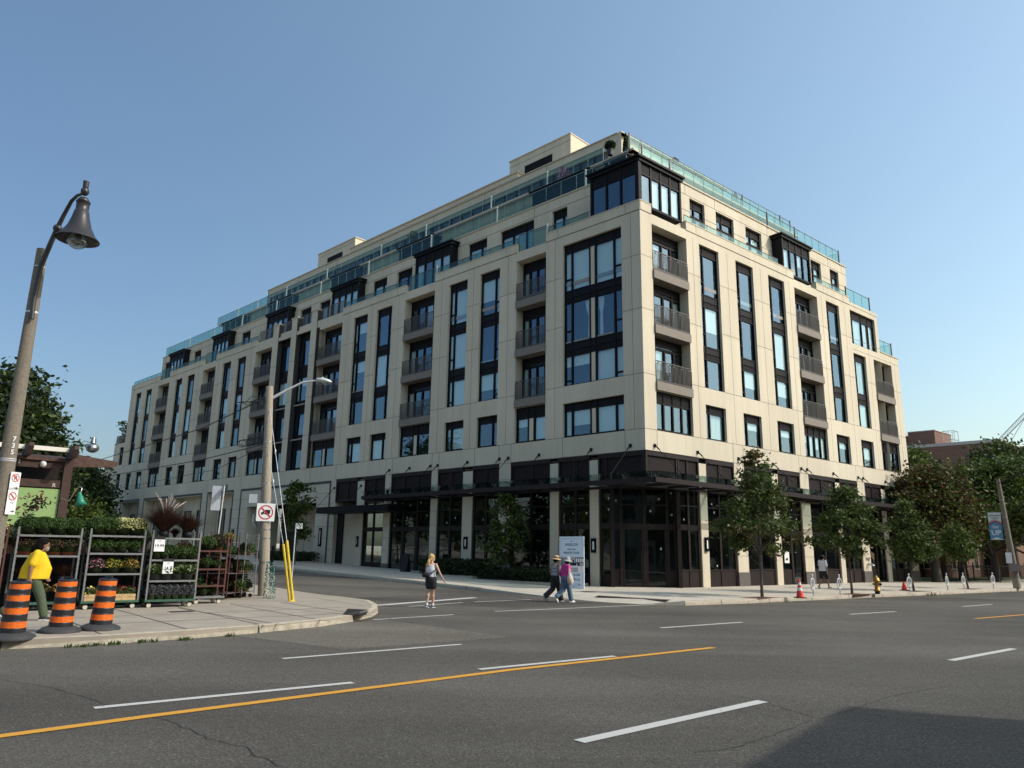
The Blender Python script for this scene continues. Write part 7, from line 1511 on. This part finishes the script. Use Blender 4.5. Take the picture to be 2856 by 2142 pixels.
def person(label, P, heading, H, J, skin, build):
    """J: joints in metres for a 1.72 m figure (forward, left, up)"""
    k = H / 1.72; hdv = hd(heading); T = thing('person', label, 'person', P, math.atan2(hdv.y, hdv.x)); j = {a: Vector(b) * k for a, b in J.items()}
    m = MB(); g = lambda n_: j[n_]
    hp, ch, nk, he = g('hip'), g('chest'), g('neck'), g('head'); wd = build.get('w', 1.)
    bz = build.get('belly', 0)
    loft(m, [(hp.x, hp.y, hp.z - .07 * k, .09 * k * wd, .13 * k * wd), (hp.x, hp.y, hp.z + .02 * k, .115 * k * wd, .165 * k * wd), (hp.x * .6 + ch.x * .4 + bz * .4, hp.y, hp.z + .16 * k, (.10 + bz * .8) * k * wd, .14 * k * wd), (ch.x + bz * .2, ch.y, ch.z, .115 * k * wd, .16 * k * wd), (ch.x * .5 + nk.x * .5, nk.y, (ch.z + nk.z) / 2 + .04 * k, .09 * k * wd, .17 * k * wd), (nk.x, nk.y, nk.z - .03 * k, .055 * k, .09 * k), (nk.x, nk.y, nk.z, .05 * k, .05 * k)])
    m.tube([nk - ZV * .04 * k, he - ZV * .06 * k], [.055 * k, .05 * k], 12)
    yaw = build.get('yaw', 0.); fx = Vector((math.cos(yaw), math.sin(yaw), 0)); fy = Vector((-fx.y, fx.x, 0)); pit = build.get('nod', 0.); fx3 = (fx * math.cos(pit) - ZV * math.sin(pit)).normalized(); uz = fx3.cross(fy); uz = uz if uz.z > 0 else -uz
    def hb(c, r, s3, n=12):
        mm2 = MB(); mm2.ball((0, 0, 0), r, n=n, sc=s3); m.add([c + fx3 * v[0] + fy * v[1] + uz * v[2] for v in mm2.v], mm2.f, 0, True)
    hb(he + uz * .015 * k, .098 * k, (.98, .78, 1.06)); hb(he + fx3 * .025 * k - uz * .045 * k, .066 * k, (1., .82, 1.05))
    hb(he + fx3 * .104 * k - uz * .012 * k, .016 * k, (.9, .7, 1.2), 6)
    for sgn_ in (-1, 1): hb(he + fy * .078 * k * sgn_ - uz * .008 * k, .024 * k, (.7, .35, 1.2), 6)
    hb(he + fx3 * .088 * k - uz * .062 * k, .018 * k, (.5, 1.2, .35), 6)
    for s_, sg in (('l', 1), ('r', -1)):
        limb(m, [g('sh_' + s_), g('el_' + s_), g('wr_' + s_)], [.052 * k * wd, .038 * k * wd, .026 * k])
        limb(m, [g('hp_' + s_), g('kn_' + s_), g('an_' + s_)], [.088 * k * wd, .056 * k * wd, .038 * k])
        c = g('kn_' + s_).lerp(g('an_' + s_), .3) - Vector((.018 * k, 0, 0)); m.ball(c, .054 * k * wd, n=7, sc=(1, 1, 1.6))
        hand(m, g('wr_' + s_), g('wr_' + s_) - g('el_' + s_), build.get('th_' + s_, (1, 0, 0)), H, build.get('curl', .4))
    body = m.build('body', skin, T); remesh(body, .008 * k, 4)
    e = MB()
    for sg in (-1, 1): e.ball(he + fx3 * .090 * k + fy * .032 * k * sg + uz * .008 * k, .010 * k, n=5)
    e.build('eye', 'eye_dark', T)
    sh = MB(); so2 = MB()
    for s_ in 'lr':
        pts, f, u = foot(sh, g('an_' + s_), None, k, build.get('pit_' + s_, 0)); V = []
        for q, w0 in zip([pts[0] - f * .03 * k] + pts[1:3] + [pts[3] + f * .03 * k], (.024, .044, .044, .018)):
            for sgn_ in (-1, 1):
                for dz in (-.045, -.022): V.append(q + Vector((0, sgn_ * w0 * k, 0)) + u * dz * k * (.75 if q is not None else 1))
        so2.add(V, [(0, 2, 3, 1), (12, 13, 15, 14)] + [f_ for i in range(3) for f_ in ((4 * i, 4 * i + 4, 4 * i + 6, 4 * i + 2), (4 * i + 1, 4 * i + 3, 4 * i + 7, 4 * i + 5), (4 * i, 4 * i + 1, 4 * i + 5, 4 * i + 4), (4 * i + 2, 4 * i + 6, 4 * i + 7, 4 * i + 3))])
    s1 = sh.build('shoes', build.get('shoe', 'shoe_black'), T); remesh(s1, .012 * k, 2); so2.build('soles', 'shoe_white', T)
    return T, j, k, (fx3, fy, uz)
def garment(T, name, mt, parts, vox=.011):
    m = MB()
    for p in parts:
        if p[0] == 'loft': loft(m, p[1])
        elif p[0] == 'limb': limb(m, p[1], p[2])
        elif p[0] == 'tube': m.tube(p[1], p[2], 12)
        elif p[0] == 'ball': m.ball(p[1], p[2], n=9, sc=p[3])
    o = m.build(name, mt, T); remesh(o, vox, 3); return o
def torso(j, k, w, z0, extra=.0, belly=0, flare=1., top=True, hw=1.0):
    hp, ch, nk = j['hip'], j['chest'], j['neck']; e = .018 + extra
    r = [(hp.x + belly * .25, hp.y, z0, (.118 + e + belly * .9) * k * w * flare, (.162 + e) * k * w * flare), (hp.x * .6 + ch.x * .4 + belly * .42, hp.y, hp.z + .14 * k, (.108 + e + belly) * k * w, (.148 + e) * k * w), (ch.x + belly * .2, ch.y, ch.z, (.118 + e + belly * .35) * k * w, (.162 + e) * k * w),
         (ch.x * .5 + nk.x * .5, nk.y, (ch.z + nk.z) / 2 + .04 * k, (.092 + e) * k * w, (.165 + e) * k * w * hw)]
    if top: r.append((nk.x, nk.y, nk.z - .035 * k, (.065 + e) * k, (.105 + e) * k))
    return ('loft', r)
def up_(j, a, b, t): return j[a].lerp(j[b], t)
def hatb(T, c, r, brim, mt, ax, name='hat', h=.11, droop=.03):
    m = MB(); m.lathe([(r, -.01), (r * .98, h * .5), (r * .85, h * .9), (r * .5, h), (.001, h)], n=24); m.lathe([(r, 0), (r + brim * .6, -droop * .5), (r + brim, -droop * 1.6), (r + brim, -droop * 1.6 - .006), (r, -.012)], n=24); o = m.build(name, mt, T); o.location = c; o.rotation_euler = (0, .12, 0); return o
# -- man in yellow, walking right past the racks
k0 = 1.72
J1 = dict(hip=(0, 0, .94), chest=(.03, 0, 1.24), neck=(.06, 0, 1.47), head=(.13, 0, 1.585), sh_l=(.03, .19, 1.40), el_l=(.08, .25, 1.12), wr_l=(.24, .22, .92), sh_r=(.02, -.19, 1.40), el_r=(-.06, -.25, 1.12), wr_r=(-.06, -.24, .86),
          hp_l=(0, .09, .90), kn_l=(-.12, .09, .50), an_l=(-.42, .09, .17), hp_r=(.02, -.09, .90), kn_r=(.20, -.09, .50), an_r=(.30, -.09, .085))
P = G(72, 1731); T, j, k, ax = person('man in a yellow shirt and green trousers walking past the plant racks', P, 56, 1.72, J1, 'skin_tan', dict(w=1.2, belly=.10, pit_l=.75, nod=.2, shoe='shoe_black', th_r=(1, 0, 0)))
garment(T, 'shirt', 'shirt_yellow', [torso(j, k, 1.2, .86, .015, .10, 1.0), ('limb', [j['sh_l'], up_(j, 'sh_l', 'el_l', .75)], [.082, .082]), ('limb', [j['sh_r'], up_(j, 'sh_r', 'el_r', .75)], [.084, .086])])
garment(T, 'trousers', 'trousers_green', [('loft', [(0, 0, .82, .13, .17), (.01, 0, .95, .16, .20), (.02, 0, 1.02, .15, .19)])] + [('limb', [j['hp_' + s], j['kn_' + s], j['an_' + s] + Vector((0, 0, .04))], [.125, .095, .085]) for s in 'lr'])
garment(T, 'hair', 'hair_dark', [('ball', j['head'] + Vector((-.03, 0, .055)), .115, (1.05, .92, .95)), ('ball', j['head'] + Vector((-.075, 0, -.03)), .10, (.95, 1.0, 1.25)), ('ball', j['head'] + Vector((.03, 0, .09)), .07, (1.2, 1, .8))], .012); garment(T, 'beard', 'beard_grey', [('ball', j['head'] + Vector((.055, 0, -.085)), .055, (1, .9, 1.1))], .010)
# -- blonde woman seen from behind
J2 = dict(hip=(0, 0, .92), chest=(-.0, 0, 1.22), neck=(.0, 0, 1.44), head=(.025, 0, 1.575), sh_l=(.0, .16, 1.37), el_l=(.06, .22, 1.12), wr_l=(.24, .12, 1.30), sh_r=(.0, -.17, 1.37), el_r=(-.02, -.31, 1.13), wr_r=(.06, -.42, .90),
          hp_l=(0, .08, .88), kn_l=(.0, .06, .48), an_l=(-.10, .07, .10), hp_r=(0, -.08, .88), kn_r=(.06, -.07, .48), an_r=(.08, -.06, .085))
P = G(1199, 1695, 0); T, j, k, ax = person('blonde woman in a white top and black shorts crossing the side street', P, 22, 1.64, J2, 'skin_light', dict(w=.93, yaw=-.75, pit_l=.15, th_r=(.7, .7, 0)))
garment(T, 'top', 'cloth_white', [torso(j, k, .93, j['hip'].z + .04, .006, 0, .98, False, .80), ('tube', [j['chest'] + Vector((0, .10, .10)), j['neck'] + Vector((0, .085, -.03))], [.05, .03]), ('tube', [j['chest'] + Vector((0, -.10, .10)), j['neck'] + Vector((0, -.085, -.03))], [.05, .03])], .010)
garment(T, 'shorts', 'cloth_black', [('loft', [(0, 0, .76, .12, .17), (0, 0, .88, .145, .18), (0, 0, .99 * k, .125, .155)])] + [('limb', [j['hp_' + s], up_(j, 'hp_' + s, 'kn_' + s, .5)], [.115, .105]) for s in 'lr'])
m = MB(); c = j['hip'] + Vector((-.16, .10, .11)); m.ball(c, .115, n=8, sc=(.55, 1.25, .7)); o = m.build('bag', 'cloth_black', T); m = MB(); m.tube([c, j['hip'] + Vector((-.15, -.12, .2)), j['chest'] + Vector((-.03, -.19, .0)), j['chest'] + Vector((.13, -.05, .1)), j['chest'] + Vector((.08, .14, .1))], .018, 6); m.build('strap', 'cloth_black', T)
garment(T, 'hair', 'hair_blonde', [('ball', j['head'] + Vector((-.022, .01, .045)), .104 * k, (1.05, .95, 1.0)), ('ball', j['head'] + Vector((-.06, .02, -.01)), .08 * k, (.9, 1, 1)), ('tube', [j['head'] + Vector((-.09, .03, -.02)), j['head'] + Vector((-.13, .05, -.10)), j['head'] + Vector((-.125, .06, -.20)), j['head'] + Vector((-.11, .07, -.28))], [.04, .05, .045, .015])], .009)
m = MB(); m.tube([j['wr_l'] + Vector((.05, -.04, -.02)), j['wr_l'] + Vector((.05, -.04, .10))], [.03, .035], 12); m.build('drink_cup', 'cloth_black', T)
m = MB()
for s in 'lr': m.tube([j['an_' + s] - ZV * .02, j['an_' + s] + ZV * .05], [.044, .042], 10)
m.build('socks', 'cloth_white', T)
# -- the couple in sun hats
def walkJ(st, arm=.1, lean=0.):
    return dict(hip=(0, 0, .92), chest=(.02 + lean, 0, 1.22), neck=(.03 + lean, 0, 1.44), head=(.06 + lean, 0, 1.57), sh_l=(.02, .165, 1.37), el_l=(-.06, .21, 1.12), wr_l=(.05, .2, .88), sh_r=(.02, -.165, 1.37), el_r=(.0, -.21, 1.11), wr_r=(.16, -.2, .90),
                hp_l=(0, .085, .88), kn_l=(-.04, .08, .47), an_l=(-.40 * st, .07, .20), hp_r=(0, -.085, .88), kn_r=(.14 * st, -.08, .48), an_r=(.24 * st, -.07, .09))
J3 = walkJ(1., 0, .0); P = G(1549, 1679, 0) + Vector((.0, .25, 0)); T, j, k, ax = person('woman in a straw hat and striped top walking beside the pink hoodie', P, 52, 1.62, J3, 'skin_tan', dict(w=1.0, pit_l=.9))
garment(T, 'top', 'striped_knit', [torso(j, k, 1.0, j['hip'].z + .03, .006, 0, 1, False, .78), ('tube', [j['chest'] + Vector((0, .10, .08)), j['neck'] + Vector((0, .085, -.04))], [.03, .02]), ('tube', [j['chest'] + Vector((0, -.10, .08)), j['neck'] + Vector((0, -.085, -.04))], [.03, .02])], .010)
garment(T, 'trousers', 'trousers_black', [('loft', [(0, 0, .76, .12, .17), (0, 0, .88, .145, .185), (0, 0, .94, .13, .165)])] + [('limb', [j['hp_' + s], j['kn_' + s], j['an_' + s] + Vector((0, 0, .03))], [.115, .095, .10]) for s in 'lr'])
garment(T, 'hair', 'hair_dark', [('ball', j['head'] + Vector((-.035, 0, .0)), .095, (1, .95, 1.1))], .01); hatb(T, j['head'] + Vector((0, 0, .05)), .10, .10, 'straw', ax, 'straw_hat'); m = MB(); m.lathe([(.102, -.005), (.1, .035)], n=20); o = m.build('hat_band', 'cloth_black', T); o.location = j['head'] + Vector((0, 0, .052)); o.scale = (1.03, 1.03, 1); o.rotation_euler = (0, .12, 0)
J4 = walkJ(.95, 0, .05); P = G(1577, 1680, 0); T, j, k, ax = person('person in a pink hoodie, jeans and grey bucket hat with a cream tote bag', P, 55, 1.57, J4, 'skin_tan', dict(w=1.05, pit_l=.9, shoe='shoe_white'))
garment(T, 'hoodie', 'hoodie_pink', [torso(j, k, 1.08, j['hip'].z - .04, .016, 0, 1.0)] + [('limb', [j['sh_' + s], j['el_' + s], up_(j, 'el_' + s, 'wr_' + s, .9)], [.070, .060, .045]) for s in 'lr'] + [('ball', j['neck'] + Vector((-.07, 0, -.03)), .09, (.8, 1.1, .8))])
garment(T, 'jeans', 'denim', [('loft', [(0, 0, .74, .12, .17), (0, 0, .84, .15, .19), (0, 0, .92, .14, .175)])] + [('limb', [j['hp_' + s], j['kn_' + s], j['an_' + s] + Vector((0, 0, .03))], [.115, .09, .085]) for s in 'lr'])
garment(T, 'hair', 'hair_dark', [('ball', j['head'] + Vector((-.035, 0, -.01)), .092, (1, .95, 1.1))], .01); hatb(T, j['head'] + Vector((0, 0, .045)), .10, .075, 'hat_grey', ax, 'bucket_hat', .12, .035)
m = MB(); c = j['hip'] + Vector((-.02, -.27, .06)); m.tube([c + Vector((-.0, 0, .12)), c, c + Vector((.02, -.02, -.18)), c + Vector((.02, -.02, -.28))], [.05, .10, .12, .06], 10); m.tube([c + Vector((-.03, 0, .1)), j['sh_r'] + Vector((0, -.02, .07)), c + Vector((.05, 0, .1))], .018, 6); m.build('tote_bag', 'tote_cream', T)
# -- man in a white shirt on the far pavement, seen from behind
J5 = dict(hip=(0, 0, .92), chest=(.01, 0, 1.22), neck=(.02, 0, 1.45), head=(.04, 0, 1.58), sh_l=(.0, .18, 1.39), el_l=(.06, .24, 1.14), wr_l=(.18, .2, .95), sh_r=(.0, -.18, 1.39), el_r=(-.04, -.25, 1.12), wr_r=(-.02, -.26, .86),
          hp_l=(0, .09, .88), kn_l=(-.06, .10, .48), an_l=(-.30, .08, .12), hp_r=(0, -.09, .88), kn_r=(.16, -.10, .48), an_r=(.30, -.08, .09))
P = G(2299, 1641); T, j, k, ax = person('man in a white shirt, black shorts and dark cap walking past the shopfronts', P, 58, 1.68, J5, 'skin_tan', dict(w=1.06, yaw=-.3, pit_l=.5))
garment(T, 'shirt', 'cloth_white', [torso(j, k, 1.08, j['hip'].z - .03, .02, 0, 1.05), ('limb', [j['sh_l'], up_(j, 'sh_l', 'el_l', .8)], [.072, .078]), ('limb', [j['sh_r'], up_(j, 'sh_r', 'el_r', .8)], [.072, .078])])
garment(T, 'shorts', 'cloth_black', [('loft', [(0, 0, .76, .13, .18), (0, 0, .9, .145, .185)])] + [('limb', [j['hp_' + s], up_(j, 'hp_' + s, 'kn_' + s, .8)], [.115, .10]) for s in 'lr'])
garment(T, 'hair', 'hair_dark', [('ball', j['head'] + Vector((-.02, 0, .01)), .098, (1, .9, 1.05))], .01)
m = MB(); m.ball((0, 0, 0), .106, n=10, sc=(1, .9, .8)); m.box(lambda x, y, z: Vector((x, y, z)), .07, .19, -.06, .06, -.005, .01); o = m.build('cap', 'cloth_black', T); o.location = j['head'] + Vector((0, 0, .05)); o.rotation_euler.z = -.3
# unused prototypes would float at the origin: remove them
for key, (p, used) in PROTO.items():
    if not used:
        for c in list(p.children): bpy.data.objects.remove(c)
        bpy.data.objects.remove(p)
